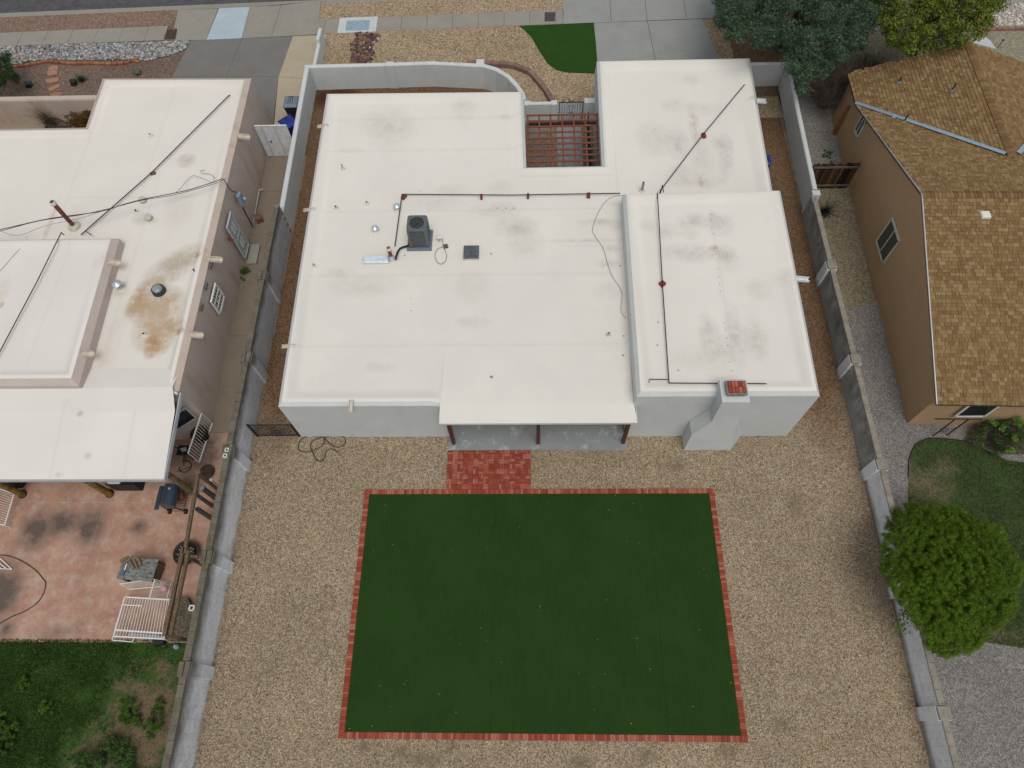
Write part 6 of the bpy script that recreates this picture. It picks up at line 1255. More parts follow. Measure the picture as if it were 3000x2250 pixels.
# two slanted white rack panels behind
def rack(name, label, c4, n_, zs):
    o = thing(name, label, 'rack', tuple(c4[0])); a,b,c_,d_ = [Vector((v.x,v.y,z)) for v,z in zip(c4,zs)]
    for (u,v) in ((a,b),(d_,c_)): MB().bar(u,v, .03,.03).build('rail', M_whitepaint, o)
    for i in range(n_+1): t = i/n_; MB().bar(a.lerp(b,t),d_.lerp(c_,t), .012,.012).build('bar', M_whitepaint, o)
rack('white_rack', 'white barred rack leaning flat below the grey table', [T8(190,622,.4),T8(625,565,.6),T8(800,640,.3),T8(318,690,.1)], 16, (.3,.6,.2,.05))
rack('white_rack', 'upright white rack between the grey table and the bar cage', [T8(630,566,.8),T8(575,795,.7),T8(775,800,.1),T8(820,612,.2)], 10, (.75,.7,.05,.1))
v = T8(765,690,.3); tag(MB().lathe((v.x,v.y,.3), [(.02,0),(.1,.04),(.125,.1),(.1,.17),(.02,.2)], 16).build('pink_ball', plain('pink_plastic', (.55,.27,.33), .5, .08), smooth=True), 'round pink ball caught in the upright white rack', 'ball')
v = T8(875,1380,.3); tag(MB().lathe((v.x,v.y,.0), [(.06,0),(.10,.12),(.07,.25),(.02,.32)], 16).build('white_jug', plain('pale_jug', (.34,.39,.43), .4, .06), smooth=True), 'pale plastic jug at the lawn edge against the block wall', 'jug')
v = T8(690,1310,.2); tag(MB().box((v.x,v.y,.15), (.35,.3,.3), .2).build('dark_crate', M_black), 'dark plastic crate under the south end of the bar cage', 'crate')
for i,(x0,y0_,x1,y1_) in enumerate(((620,1330,745,1388),(500,1290,440,1270))):
    tag(MB().tube([T8(x0,y0_,.06),T8(x1,y1_,.03)], .015, 5).build('fallen_branch', M_wg), 'pale fallen branch on the grass, '+('under the dark crate' if i==0 else 'short one left of the crate'), 'branch')
v1,v2,v3 = G(0,1650,1370,290,.0),G(0,1650,1540,340,0),G(0,1650,1470,640,0); m = MB(); m.prism([(v1.x+.25,v1.y),(v2.x-.02,v1.y),(-11.42,2.9),(v1.x+.1,2.9)], 0,.3); q = m.build('raised_bed', plain('mulch', (.13,.105,.075), 1, .4, 14)); tag(q, 'low brown soil bed between the pergola and the block wall', 'planter bed')
# ------------------------------------------------------------------ the shingled house on the right
M_rst = stucco('tan_brown_stucco', (.45,.295,.165), .4, (.38,.27,.17))
HO = Vector((14.85,11.14,0)); HU = Vector((.0223,.99975,0)); HE = Vector((.99975,-.0223,0))
def hl(e, s, z): return HO+HE*e+HU*s+Vector((0,0,z))
rh = thing('shingled_house', 'tan stucco house with brown shingled gable roof, at the right edge', 'house', tuple(HO))
ZE, ZP, SE_, SR, SN = 2.42, 4.95, -.3, 7.35, 15.0
EW, RE, RZ, WN = -.14, 4.55, 4.07, 17.05
m = MB(); n = [(0,0),(0,7.35),(0,14.75)]
wp = [hl(0,0,0),hl(0,15.4,0),hl(0,15.4,2.36),hl(0,14.75,2.45),hl(0,7.35,4.84),hl(0,0,2.45)]
back = [hl(22,0,0),hl(22,15.4,0),hl(22,15.4,2.36),hl(22,14.75,2.45),hl(22,7.35,4.84),hl(22,0,2.45)]
N_ = 6; m.add(wp+back, [tuple(range(5,-1,-1)), tuple(range(6,12))]+[(i,(i+1)%6,6+(i+1)%6,6+i) for i in (0,1,5)])
m.build('wall', M_rst, rh)
m = MB(); A = [hl(0.004,15.4,0),hl(0.004,16.75,0),hl(0.004,16.75,2.36),hl(0.004,15.4,2.36)]; 
m.add([hl(.0,15.405,0),hl(.0,16.75,0),hl(9,16.75,0),hl(9,15.405,0),hl(.0,15.405,2.36),hl(.0,16.75,2.36),hl(9,16.75,2.36),hl(9,15.405,2.36),hl(RE,16.75,RZ-.12),hl(RE,15.405,RZ-.12)], [(0,4,5,1),(1,5,8,6,2),(2,6,7,3),(0,3,7,9,4)]); m.build('wing_wall', M_rst, rh)
M_deck = plain('roof_deck', (.085,.055,.03), .95, .2, 5)
def zmain(s): return ZP-(ZP-ZE)*abs(s-SR)/(SR-SE_) if s < SR else ZP-(ZP-ZE)*(s-SR)/(SN-SR)
m = MB()
S = lambda e, s, dz=0: hl(e, s, zmain(s)+dz)
kz = (RZ-ZE)/(RE-EW)
Wg = lambda e, s, dz=0: hl(e, s, RZ-kz*abs(e-RE)+dz)
ER = 2*RE-EW
m.add([S(EW,SE_),S(22,SE_),S(22,SR),S(EW,SR)], [(0,1,2,3)]); m.add([S(EW,SR),S(22,SR),S(22,SN),S(ER,SN),hl(RE,10.0,RZ),S(EW,SN)], [(0,1,2,3,4,5)])
m.add([Wg(EW,SN),hl(RE,10.0,RZ),Wg(RE,WN),Wg(EW,WN)], [(0,1,2,3)]); m.add([hl(RE,10.0,RZ),Wg(ER,SN),Wg(ER,WN),Wg(RE,WN)], [(0,1,2,3)])
# edge thickness
for a, b in ((S(EW,SE_),S(22,SE_)),(S(EW,SE_),S(EW,SR)),(S(EW,SR),S(EW,SN)),(Wg(EW,SN),Wg(EW,WN)),(Wg(EW,WN),Wg(RE,WN)),(Wg(RE,WN),Wg(ER,WN))):
    d = Vector((0,0,-.1)); m.add([a,b,b+d,a+d], [(0,1,2,3)])
m.build('roof_deck', M_deck, rh)
M_sh = randmat('tan_shingle', [(0,(.26,.168,.075)),(.16,(.225,.14,.063)),(.30,(.28,.19,.088)),(.44,(.20,.122,.055)),(.56,(.25,.152,.072)),(.68,(.295,.212,.103)),(.80,(.235,.142,.07)),(.90,(.265,.18,.075)),(.96,(.315,.23,.118))], grain=.3, gscale=60)
EXP = .146
me = bpy.data.meshes.new('shingle'); t0, t1 = .004, .02; L_ = EXP+.03
me.from_pydata([(-.5,0,.001),(.5,0,.001),(.5,L_,.0),(-.5,L_,.0),(-.5,0,t1),(.5,0,t1),(.5,L_,t0),(-.5,L_,t0)], [], [(4,5,6,7),(0,1,5,4),(1,2,6,5),(3,0,4,7)]); me.materials.append(M_sh)
def frame(o, ex, ey):
    ex = ex.normalized(); ey = ey.normalized(); ez = ex.cross(ey).normalized(); ey = ez.cross(ex); Mx = Matrix((ex, ey, ez)).transposed().to_4x4(); Mx.translation = o; return Mx
T_ = []
def rows(P, u0, u1, n_rows, along, up, clip, flip=1):
    """P(u,row)->(point) ; along/up directions as vectors"""
    for r in range(n_rows):
        u = u0-(random.random()*.3 if u0 < -1 or u0 > 5 else 0)
        while u < u1:
            w_ = random.choice((.11,.14,.16,.19,.22,.26)); 
            c = P(u+w_/2, r*EXP)
            if clip(u+w_/2, r*EXP): T_.append(frame(c, along, up) @ Matrix.Diagonal((w_-.012, 1, 1+random.random()*.9, 1)))
            u += w_
slope = math.hypot(SR-SE_, ZP-ZE); cs = (SR-SE_)/slope; sn = (ZP-ZE)/slope; upS = HU*cs+Vector((0,0,sn))
rows(lambda u, v: hl(u, SE_+v*cs, ZE+v*sn), EW+.0, 9.0, int(slope/EXP), HE, upS, lambda u, v: u > EW)
slopeN = math.hypot(SN-SR, ZP-ZE); csn = (SN-SR)/slopeN; snn = (ZP-ZE)/slopeN; upN = -HU*csn+Vector((0,0,snn))
def clipN(u, v):
    e = -u; s = SN-v*csn
    if e < EW+.04: return False
    return not (s > 10.0 + (SN-10.0)*abs(e-RE)/(RE-EW)+.05)   # outside the wing's valley
rows(lambda u, v: hl(-u, SN-v*csn, ZE+v*snn), -9.0, .2, int(slopeN/EXP), -HE, upN, clipN)
slW = math.hypot(RE-EW, RZ-ZE); cw2 = (RE-EW)/slW; sw2 = (RZ-ZE)/slW; upW = HE*cw2+Vector((0,0,sw2)); upW2 = -HE*cw2+Vector((0,0,sw2))
def clipW(s, e): 
    return 10.0 + (SN-10.0)*abs(e-RE)/(RE-EW)+.04 < s < WN
rows(lambda u, v: hl(EW+v*cw2, -u, ZE+v*sw2), -WN-.05, -9.9, int(slW/EXP), -HU, upW, lambda u, v: clipW(-u, EW+v*cw2))
rows(lambda u, v: hl(ER-v*cw2, u, ZE+v*sw2), 9.9, WN+.05, int(slW/EXP), HU, upW2, lambda u, v: clipW(u, ER-v*cw2))
def pxof(p): d = p-Vector((0,0,H)); return 1500+F*d.dot(CX)/d.dot(CD), 1125-F*d.dot(CU)/d.dot(CD)
def key(Mx):
    p = Mx.translation; x, y = pxof(p); return (p-Vector((0,0,H))).length+(100 if x > 3000 or y < 0 else 0)
T_.sort(key=key); print('shingles', len(T_))
pieces('shingle', me, T_, rh)
# ridge caps
M_rc = randmat('ridge_shingle', [(0,(.19,.115,.05)),(.3,(.23,.14,.065)),(.6,(.165,.10,.045)),(.85,(.25,.165,.08))], grain=.25)
def caps(a, b, w_, n_, zz4, dir2, kk):
    T2 = []
    cm = bpy.data.meshes.new('ridge_cap'); st_ = (b-a).length/n_
    hw = w_/2; cm.from_pydata([(0,-hw,-hw*kk+.02),(st_*1.2,-hw,-hw*kk),(st_*1.2,0,.0),(0,0,.022),(0,hw,-hw*kk+.02),(st_*1.2,hw,-hw*kk),(0,-hw,-hw*kk-.01),(0,hw,-hw*kk-.01),(0,0,-.01)], [], [(0,1,2,3),(3,2,5,4),(6,0,3,8),(8,3,4,7)]); cm.materials.append(M_rc)
    d = (b-a).normalized()
    for i in range(n_): T2.append(frame(a+(b-a)*(i/n_)+Vector((0,0,.035)), d, Vector((0,0,1)).cross(d)))
    pieces('ridge_cap', cm, T2, rh)
caps(hl(EW,SR,ZP), hl(9,SR,ZP), .34, 62, 0, HU, .33); caps(hl(RE,WN,RZ), hl(RE,10.1,RZ), .34, 48, 0, HE, .35)
# metal valleys, drip edge, vents
M_val = plain('pale_blue_flashing', (.36,.47,.58), .4, .08, 5, .5, .4)
for (a, b) in ((hl(EW-.02,SN+.05,ZE+.05), hl(RE-.25,10.3,RZ+.0)), (hl(ER,SN,ZE+.05), hl(RE+.3,10.35,RZ-.02))):
    MB().bar(a+Vector((0,0,.015)), b+Vector((0,0,.01)), .19, .02).build('valley_flashing', M_val, rh)
M_drip = plain('drip_edge', (.50,.49,.50), .4, .05, 5, .5, .5)
for a, b in ((S(EW-.01,SE_),S(EW-.01,SR)),(S(EW-.01,SR),S(EW-.01,SN))): MB().bar(a+Vector((0,0,.015)), b+Vector((0,0,.015)), .035, .05).build('drip_edge', M_drip, rh)
vv = G(2200,550,1893,215,4.5); 
def onmain(px, py):
    r = _ray(px, py)
    best = None
    for z in np.arange(2.4, 5.0, .01):
        p_ = at(px, py, float(z)); s = (p_-HO).dot(HU); e = (p_-HO).dot(HE)
        zs = zmain(s) if -.4 < s < SN else -1
        zw = RZ-kz*abs(e-RE) if s > 10 else -1
        if abs(max(zs, zw)-z) < .012: best = p_
    return best
q = onmain(2200+1893*k, 550+225*k); o_ = q
me2 = bevel_box_mesh('roof_vent', (.34,.30,.13), .03, M_whitepaint, True); pieces('roof_vent', me2, [Matrix.Translation((q.x,q.y,q.z-.02))], rh)
q = onmain(2200+1160*k, 950*k); m = MB(); m.lathe((q.x,q.y,q.z-.05), [(.12,0),(.12,.1),(.09,.14)], 14); m.build('round_vent', M_val, rh, smooth=True)
for (x,y,h_) in ((1195,668,.3),(1625,735,.4),(1240,985,.35)):
    q = onmain(2200+x*k, y*k); m = MB(); m.lathe((q.x,q.y,q.z-.05), [(.03,0),(.03,h_+.05)], 10); o = m.build('vent_pipe', M_black, rh); m = MB(); m.lathe((q.x,q.y,q.z-.05), [(.13,0),(.11,.06),(.035,.14)], 12); m.build('flashing', plain('grey_boot', (.12,.14,.15), .6), o)
# windows of the west wall
def win_x(name, pts, o_, x, mull=True):
    P_ = [atx(o_[0]+a*k, o_[1]+b*k, x) for a, b in pts]; ys0, ys1 = min(v.y for v in P_), max(v.y for v in P_); 
    zt_, zb_ = P_[0].z, P_[2].z; zs = sorted(v.z for v in P_); zb_, zt_ = (zs[0]+zs[1])/2, (zs[2]+zs[3])/2; yA_, yB_ = sorted(v.y for v in P_)[:2], sorted(v.y for v in P_)[2:]; y0_, y1_ = sum(yA_)/2, sum(yB_)/2
    print(name, y0_, y1_, zb_, zt_)
    wdn = MB(); wdn.box((x-.015,(y0_+y1_)/2,(zb_+zt_)/2), (.02,y1_-y0_-.1,zt_-zb_-.1)); fr_ = MB(); 
    for z in (zb_,zt_): fr_.bar((x-.02,y0_-.035,z),(x-.02,y1_+.035,z), .06,.08)
    for y in (y0_,y1_): fr_.box((x-.02,y,(zb_+zt_)/2), (.06,.07,zt_-zb_))
    fr_.box((x-.025,(y0_+y1_)/2,(zb_+zt_)/2), (.04,.045,zt_-zb_-.06)); f_ = fr_.build('window', plain('cream_frame', (.50,.50,.44), .6), rh); wdn.build('pane', plain('window_glass', (.03,.038,.034), .15, .15, 3, .6), f_)
win_x('w1', ((910,930),(845,1045),(865,1120),(940,975)), (2200,0), 15.13)
win_x('w2', ((1150,245),(1022,430),(1070,612),(1205,440)), (2200,550), 14.99)
fr_ = MB(); c = hl(5,0,0); a_ = aty(2200+1735*k,1100+275*k,10.99); b_ = aty(2200+2000*k,1100+275*k,10.93)
print('south win', a_, b_)
yS = hl(4,0,0).y-.03; cxs_ = (a_.x+b_.x)/2
for z in (.95,2.1): fr_.bar((a_.x,yS,z),(b_.x,yS,z), .05,.08)
for x in (a_.x,b_.x): fr_.box((x,yS,1.52), (.08,.05,1.2))
f_ = fr_.build('window', M_whitepaint, rh); MB().box((cxs_,yS+.01,1.52), (b_.x-a_.x-.06,.02,1.1)).build('pane', M_glassd, f_)
# corner timber, black trellis frame
q = G(2200,0,672,1090); tag(MB().bar((q.x,q.y,0),(q.x+.03,q.y,1.75), .1,.14).build('cedar_post', plain('cedar', (.25,.10,.045), .8, .2, 8)), 'reddish cedar board post at the north-west corner of the tan house', 'post')
tf2 = thing('trellis_frame', 'thin black metal frame standing by the south window of the tan house', 'trellis', tuple(G(2200,1100,1530,480)))
pa, pb = G(2200,1100,1475,490), G(2200,1100,1585,485); hT = 1.55
for v in (pa,pb): MB().box((v.x,v.y,hT/2), (.035,.035,hT)).build('post', M_iron, tf2)
MB().bar((pa.x-.7,pa.y+.05,hT),(pb.x+.5,pb.y,hT), .035,.035).build('top_bar', M_iron, tf2)
for z in (.45,.6,.75): MB().bar((pa.x,pa.y,z),(pb.x,pb.y,z), .015,.015).build('rung', M_iron, tf2)
# broken board fence
M_fb = randmat('charred_board', [(0,(.08,.045,.025)),(.25,(.025,.02,.017)),(.5,(.17,.10,.045)),(.7,(.035,.027,.02)),(.85,(.12,.06,.028))], grain=.75, gscale=12)
bf = thing('board_fence', 'dark weathered board fence with orange patches between block wall and tan house', 'fence', (14,23.3,0)); y = 23.3; nb = 17
fbm = bevel_box_mesh('board', (.118,.025,1.6), .004, M_fb)
pieces('board', fbm, [Matrix.Translation((12.98+.122*i, y+random.uniform(-.01,.01), .82+random.uniform(-.05,.06))) @ Matrix.Rotation(random.uniform(-.03,.03),4,'Y') for i in range(nb)], bf)
for z in (.25,1.42): MB().bar((12.95,y-.05,z),(15.0,y-.05,z), .05,.09).build('rail', plain('grey_rail', (.13,.11,.09), .9), bf)
# right front details
cpr = GL(2200,0,[(1960,45),(2600,30),(2600,200),(1960,218),(1500,240),(700,260),(700,120),(1500,60)]); sheet('pale_cobble_bed', cpr, .022, plain('cobble_bed_pale', (.45,.42,.37), 1, .3, 6))
cobbles('pale_cobbles', 'bed of pale cream cobbles near the street at the right edge', GL(2200,0,[(900,90),(1500,60),(1960,42),(2400,35),(2400,200),(1960,215),(1500,235),(900,250)]), 2200, .05,.11, randmat('cream_cobble', [(0,(.62,.58,.52)),(.2,(.50,.44,.37)),(.4,(.70,.68,.64)),(.6,(.55,.42,.34)),(.8,(.42,.40,.38))], grain=.15, bump=0))
be2 = thing('brick_edging', 'straight row of reddish edging blocks below the pale cobbles, right edge', 'edging', tuple(G(2200,0,2100,228))); T2 = []
a, b = G(2200,0,1700,240,.1), G(2200,0,2400,222,.1)
for i in range(14): c = a.lerp(b, i/13.5); T2.append(Matrix.Translation((c.x,c.y,.06)))
pieces('edging_block', bevel_box_mesh('edging_block', ((b-a).length/13.5-.01,.16,.12), .02, randmat('dull_red_edging', [(0,(.26,.13,.10)),(.5,(.30,.16,.12))])), T2, be2)
sl_r = slabgroup('entry_path'); slab(sl_r, GL(2200,0,[(1800,350),(1985,400),(1935,330),(1880,288)]), M_white, .03, .0)
v = G(2200,0,2000,390); tag(MB().tube([(v.x,v.y,0),(v.x,v.y,.45)], .02, 6).lathe((v.x,v.y,.45), [(.05,0),(.07,.06),(.02,.1)], 10).build('path_light', M_timber), 'thin brown path light on the beige gravel by the pale entry slab', 'garden light')
v = G(2200,0,160,455,.0); tag(MB().box((v.x,v.y+.1,.9), (.16,.16,1.8)).build('grey_post', M_wg), 'pale grey post behind the stucco wall under the conifer', 'post')
# lawn edging strip (right)
er = [G(2200,1100,x,y,.03) for x,y in ((1275,820),(1278,700),(1290,650),(1330,565),(1400,520),(1460,505),(1600,512),(1760,535))]
tag(MB().tube(smoothpath(er), .02, 5).build('lawn_edging', M_black), 'thin dark edging strip curving round the right lawn', 'edging')

# ------------------------------------------------------------------ foliage
def inpoly(P_, q):
    c = False; j = len(P_)-1
    for i in range(len(P_)):
        if ((P_[i][1] > q[1]) != (P_[j][1] > q[1])) and q[0] < (P_[j][0]-P_[i][0])*(q[1]-P_[i][1])/(P_[j][1]-P_[i][1])+P_[i][0]: c = not c
        j = i
    return c
def leaves(centers, rad, nper, size, elong=1.6, flat=.8, up=.5, jit=.45):
    C_ = np.repeat(np.array(centers, dtype=float), nper, 0); R_ = np.repeat(np.array(rad, dtype=float), nper); n = len(C_)
    d = rng.normal(size=(n,3)); d /= np.linalg.norm(d, axis=1)[:,None]; r = R_*(rng.random(n)**.4); d[:,2] *= flat; P_ = C_+d*r[:,None]
    nrm = d+rng.normal(scale=jit,size=(n,3)); nrm[:,2] += up; nrm /= np.linalg.norm(nrm,axis=1)[:,None]
    t = rng.normal(size=(n,3)); t -= (t*nrm).sum(1)[:,None]*nrm; t /= np.linalg.norm(t,axis=1)[:,None]; b = np.cross(nrm,t)
    s = size*(.6+.8*rng.random(n))[:,None]; V = np.stack([P_-t*s*elong, P_-b*s*.5, P_+t*s*elong, P_+b*s*.5], 1)
    return V.reshape(-1,3), np.arange(4*n).reshape(n,4)
def dome_clumps(poly, n, zc, hz_, cpx, rpx, rfun, zlow=.35, bias=.5):
    xs_ = [p[0] for p in poly]; ys_2 = [p[1] for p in poly]; C_, R_ = [], []
    while len(C_) < n:
        q = (random.uniform(min(xs_),max(xs_)), random.uniform(min(ys_2),max(ys_2)))
        if not inpoly(poly, q): continue
        d = min(1, math.hypot((q[0]-cpx[0])/rpx[0], (q[1]-cpx[1])/rpx[1])); ztop = zc+hz_*math.sqrt(max(0,1-d*d)); zbot = zc-hz_*math.sqrt(max(0,1-d*d))*zlow
        z = zbot+(ztop-zbot)*random.random()**bias; C_.append(tuple(at(q[0],q[1],max(.15,z)))); R_.append(rfun())
    return C_, R_
def limbs(base, centers, r0, n_, parent, mat, name='trunk'):
    m = MB(); base = Vector(base); c0 = sum((Vector(c) for c in centers), Vector())/len(centers); top = Vector((c0.x,c0.y,max(c[2] for c in centers)*.75))
    m.tube([base, base.lerp(top,.4)+Vector((.08,.05,0)), top], [r0,r0*.7,r0*.25], 9); tr_ = m.build(name, mat, parent, smooth=True)
    for c in random.sample(centers, min(n_, len(centers))):
        t = random.uniform(.25,.8); a = base.lerp(top,t); c = Vector(c); MB().tube([a, a.lerp(c,.5)+Vector((0,0,.1)), c], [r0*.35,r0*.22,r0*.07], 6).build('limb', mat, parent, smooth=True)
M_bark = plain('bark', (.09,.07,.055), .95, .3, 14)
Z2 = lambda pts, o_: [(o_[0]+x*k, o_[1]+y*k) for x, y in pts]
# blue-green conifer
con = thing('conifer_tree', 'large blue-green conifer overhanging the stucco wall corner at the top of the photo', 'tree', (13.6,33,0))
cp = Z2([(1800,-420),(1790,0),(1800,50),(1770,130),(1790,220),(1870,300),(1980,290),(2060,340),(2150,385),(2212,400)],(1450,0))+Z2([(20,380),(150,330),(250,430),(310,470),(310,560),(370,620),(400,740),(450,745),(470,600),(600,620),(700,500),(800,420),(930,380),(960,250),(1060,120),(1080,0),(1080,-420)],(2200,0))
cc, cr = dome_clumps(cp, 620, 2.4, 3.2, (2330,20), (290,330), lambda: random.uniform(.26,.48), .45, .6)
V, Fq = leaves(cc, cr, 230, .032, 1.9, .75, .5); M_con = leafmat('blue_green_needles', [(0,(.022,.042,.022)),(.35,(.038,.070,.037)),(.7,(.063,.107,.058)),(1,(.12,.172,.105))], .7)
arr_mesh('crown', V, Fq, M_con, con); limbs((13.6,33.2,0), cc, .22, 26, con, M_bark)
# yellow-green deciduous
dec = thing('leafy_tree', 'yellow-green leafy tree behind the shingled roof at the top right', 'tree', (20.2,31,0))
dp_ = Z2([(1000,-400),(990,0),(1000,130),(1060,240),(1100,330),(1200,370),(1260,420),(1400,400),(1480,410),(1620,370),(1760,345),(1850,300),(1900,240),(1960,180),(1990,90),(2050,20),(2040,-80),(2000,-400)],(2200,0))
dc_, dr_ = dome_clumps(dp_, 560, 3.2, 2.2, (2750,20), (190,260), lambda: random.uniform(.22,.42), .8, .7)
dc_ = [c for c in dc_]; V, Fq = leaves(dc_, dr_, 85, .055, 1.2, .6, .7); M_dec = leafmat('yellow_green_leaves', [(0,(.040,.075,.006)),(.4,(.078,.125,.009)),(.75,(.13,.165,.013)),(.95,(.17,.15,.022)),(1,(.18,.10,.025))], .55)
arr_mesh('crown', V, Fq, M_dec, dec); limbs((19.2,30.2,0), dc_, .16, 30, dec, M_bark)
# bare twiggy bush
tw = thing('bare_bush', 'leafless grey-brown twiggy bush between the conifer and the tan house', 'bush', (15.1,29.2,0))
def twigs(n, base, spread, hgt, r0, mat, parent, nm='twigs', sub=9):
    V, Fq = [], []; cnt = 0
    for i in range(n):
        a = random.random()*6.28; t = random.random()**.6; b = Vector(base)+Vector((random.uniform(-.35,.35),random.uniform(-.35,.35),0)); e_ = Vector(base)+Vector((math.cos(a)*spread[0]*t,math.sin(a)*spread[1]*t,hgt*(1-.45*t*t)*random.uniform(.75,1)))
        pts = [b, b.lerp(e_,.5)+Vector((0,0,hgt*.12)), e_]; segs = [(pts[0],pts[1],r0,r0*.7),(pts[1],pts[2],r0*.7,r0*.25)]
        for j in range(sub): s = random.uniform(.35,.95); p_ = pts[1].lerp(pts[2], max(0,(s-.5)*2)) if s > .5 else pts[0].lerp(pts[1], s*2); d = (e_-b).normalized()*.3+Vector((random.gauss(0,.3),random.gauss(0,.3),random.gauss(.1,.2))); segs.append((p_, p_+d*random.uniform(.6,1.5), r0*.3, r0*.12))
        for (p_, q_, ra, rb) in segs:
            d = (q_-p_).normalized(); u = d.orthogonal().normalized(); v = d.cross(u); 
            for rr_, pp in ((ra,p_),(rb,q_)):
                for g in range(3): t_ = g*2.094; V.append(tuple(pp+(u*math.cos(t_)+v*math.sin(t_))*rr_))
            for g in range(3): Fq.append((cnt+g,cnt+(g+1)%3,cnt+3+(g+1)%3,cnt+3+g))
            cnt += 6
    return arr_mesh(nm, np.array(V), np.array(Fq), mat, parent)
M_twig = plain('grey_twig', (.16,.125,.10), .9, .35, 6)
twigs(230, (15.0,28.9,0), (1.5,1.9), 2.3, .016, M_twig, tw, sub=12); twigs(120, (16.6,29.6,0), (1.4,1.2), 2.4, .016, plain('brown_twig', (.10,.075,.05), .9, .3), tw, sub=10)
# round juniper
jn = thing('round_juniper', 'big rounded bright green juniper overhanging the right block wall', 'tree', (14.4,4.75,0))
jp = Z2([(1160,1080),(1240,1035),(1330,1040),(1400,1060),(1500,1045),(1600,1045),(1720,1085),(1780,1140),(1900,1180),(1980,1220),(2040,1310),(2090,1400),(2150,1440),(2190,1480),(2220,1540),(2230,1600)],(2200,1100))+Z2([(2215,80),(2190,130),(2160,200),(2165,300),(2150,380),(2080,470),(1980,550),(1900,600),(1880,680),(1800,700),(1720,735),(1640,740),(1580,760),(1540,745),(1480,700),(1430,690),(1400,600),(1340,520),(1300,420),(1240,360),(1190,300),(1150,210),(1110,130),(1080,80)],(2200,1650))+Z2([(1050,1570),(1070,1490),(1045,1400),(1090,1330),(1060,1290),(1110,1200),(1105,1150)],(2200,1100))
jc, jr = dome_clumps(jp, 2600, 1.3, 1.75, (2780,1700), (250,250), lambda: random.uniform(.07,.16), .6, .22)
V, Fq = leaves(jc, jr, 180, .0115, 1.7, .9, .3, .3); M_jun = leafmat('juniper_green', [(0,(.038,.080,.004)),(.4,(.068,.130,.005)),(.75,(.105,.176,.008)),(1,(.16,.235,.014))], .6)
arr_mesh('crown', V, Fq, M_jun, jn)
# filler core so that no ground shows through the middle
core = [at(2790+max(-150,min(150,random.gauss(0,75))),1700+max(-150,min(150,random.gauss(0,80))), random.uniform(.5,2.2)) for _ in range(200)]
V, Fq = leaves([tuple(c) for c in core], [.3]*200, 120, .035, 1.5, .8, .3); arr_mesh('inner_foliage', V, Fq, M_jun, jn); limbs((14.5,4.8,0), jc, .16, 14, jn, M_bark)
# dark tree at the left edge
dt = thing('dark_shrub_tree', 'dark green leafy shrub at the left edge beside the edging blocks', 'shrub', (-28.6,32,0))
lp = [(x*400/2212-0,120+y*280/1548) for x,y in ((-900,150),(-300,200),(0,270),(90,200),(150,210),(175,300),(150,400),(190,480),(230,510),(305,570),(260,640),(190,650),(120,660),(60,700),(0,760),(-500,800),(-900,700))]
lc, lr = dome_clumps(lp, 240, 1.0, 1.2, (-40,205), (110,70), lambda: random.uniform(.14,.28), .5, .6)
V, Fq = leaves(lc, lr, 110, .03, 1.3, .8, .5); arr_mesh('crown', V, Fq, leafmat('dark_leaf', [(0,(.012,.03,.008)),(.5,(.022,.055,.013)),(1,(.04,.08,.02))]), dt); limbs((-28.8,32,0), lc, .07, 8, dt, M_bark)
# yucca
yv = at(1340*400/2212,120+660*280/1548,0); yu = thing('spiky_plant', 'small spiky dark green grass plant beside the black garden light', 'plant', tuple(yv)); m = MB()
for i in range(150):
    a = random.random()*6.28; t = random.uniform(.2,1.35); L_ = random.uniform(.3,.6); d = Vector((math.cos(a)*math.sin(t),math.sin(a)*math.sin(t),math.cos(t))); s_ = Vector((-math.sin(a),math.cos(a),0))*.014; p_ = Vector((yv.x,yv.y,.02)); m.add([p_-s_,p_+s_,p_+d*L_], [(0,1,2)])
m.build('blades', leafmat('spiky_green', [(0,(.02,.05,.012)),(1,(.06,.11,.03))]), yu)
# courtyard plants
q_ = at(1300*400/2212,120+1260*280/1548,.5); cpn = thing('rusty_bush', 'rusty orange and green bush in the corner of the walled court', 'bush', (q_.x,q_.y,0))
V, Fq = leaves([(q_.x+random.gauss(0,.35),q_.y+random.gauss(0,.35),random.uniform(.15,.8)) for _ in range(60)], [.2]*60, 90, .03, 1.4, .8, .4); arr_mesh('foliage', V, Fq, leafmat('rusty_leaf', [(0,(.03,.04,.01)),(.4,(.09,.06,.015)),(.75,(.18,.07,.02)),(1,(.22,.09,.03))]), cpn)
q_ = at(760*400/2212,120+1200*280/1548,.5); cp2 = thing('dry_bush', 'dry olive-grey bush against the court wall beside the bench', 'bush', (q_.x,q_.y,0)); twigs(70, (q_.x,q_.y,0), (.7,.5), .8, .01, plain('olive_twig', (.13,.115,.07), .9), cp2, sub=10)
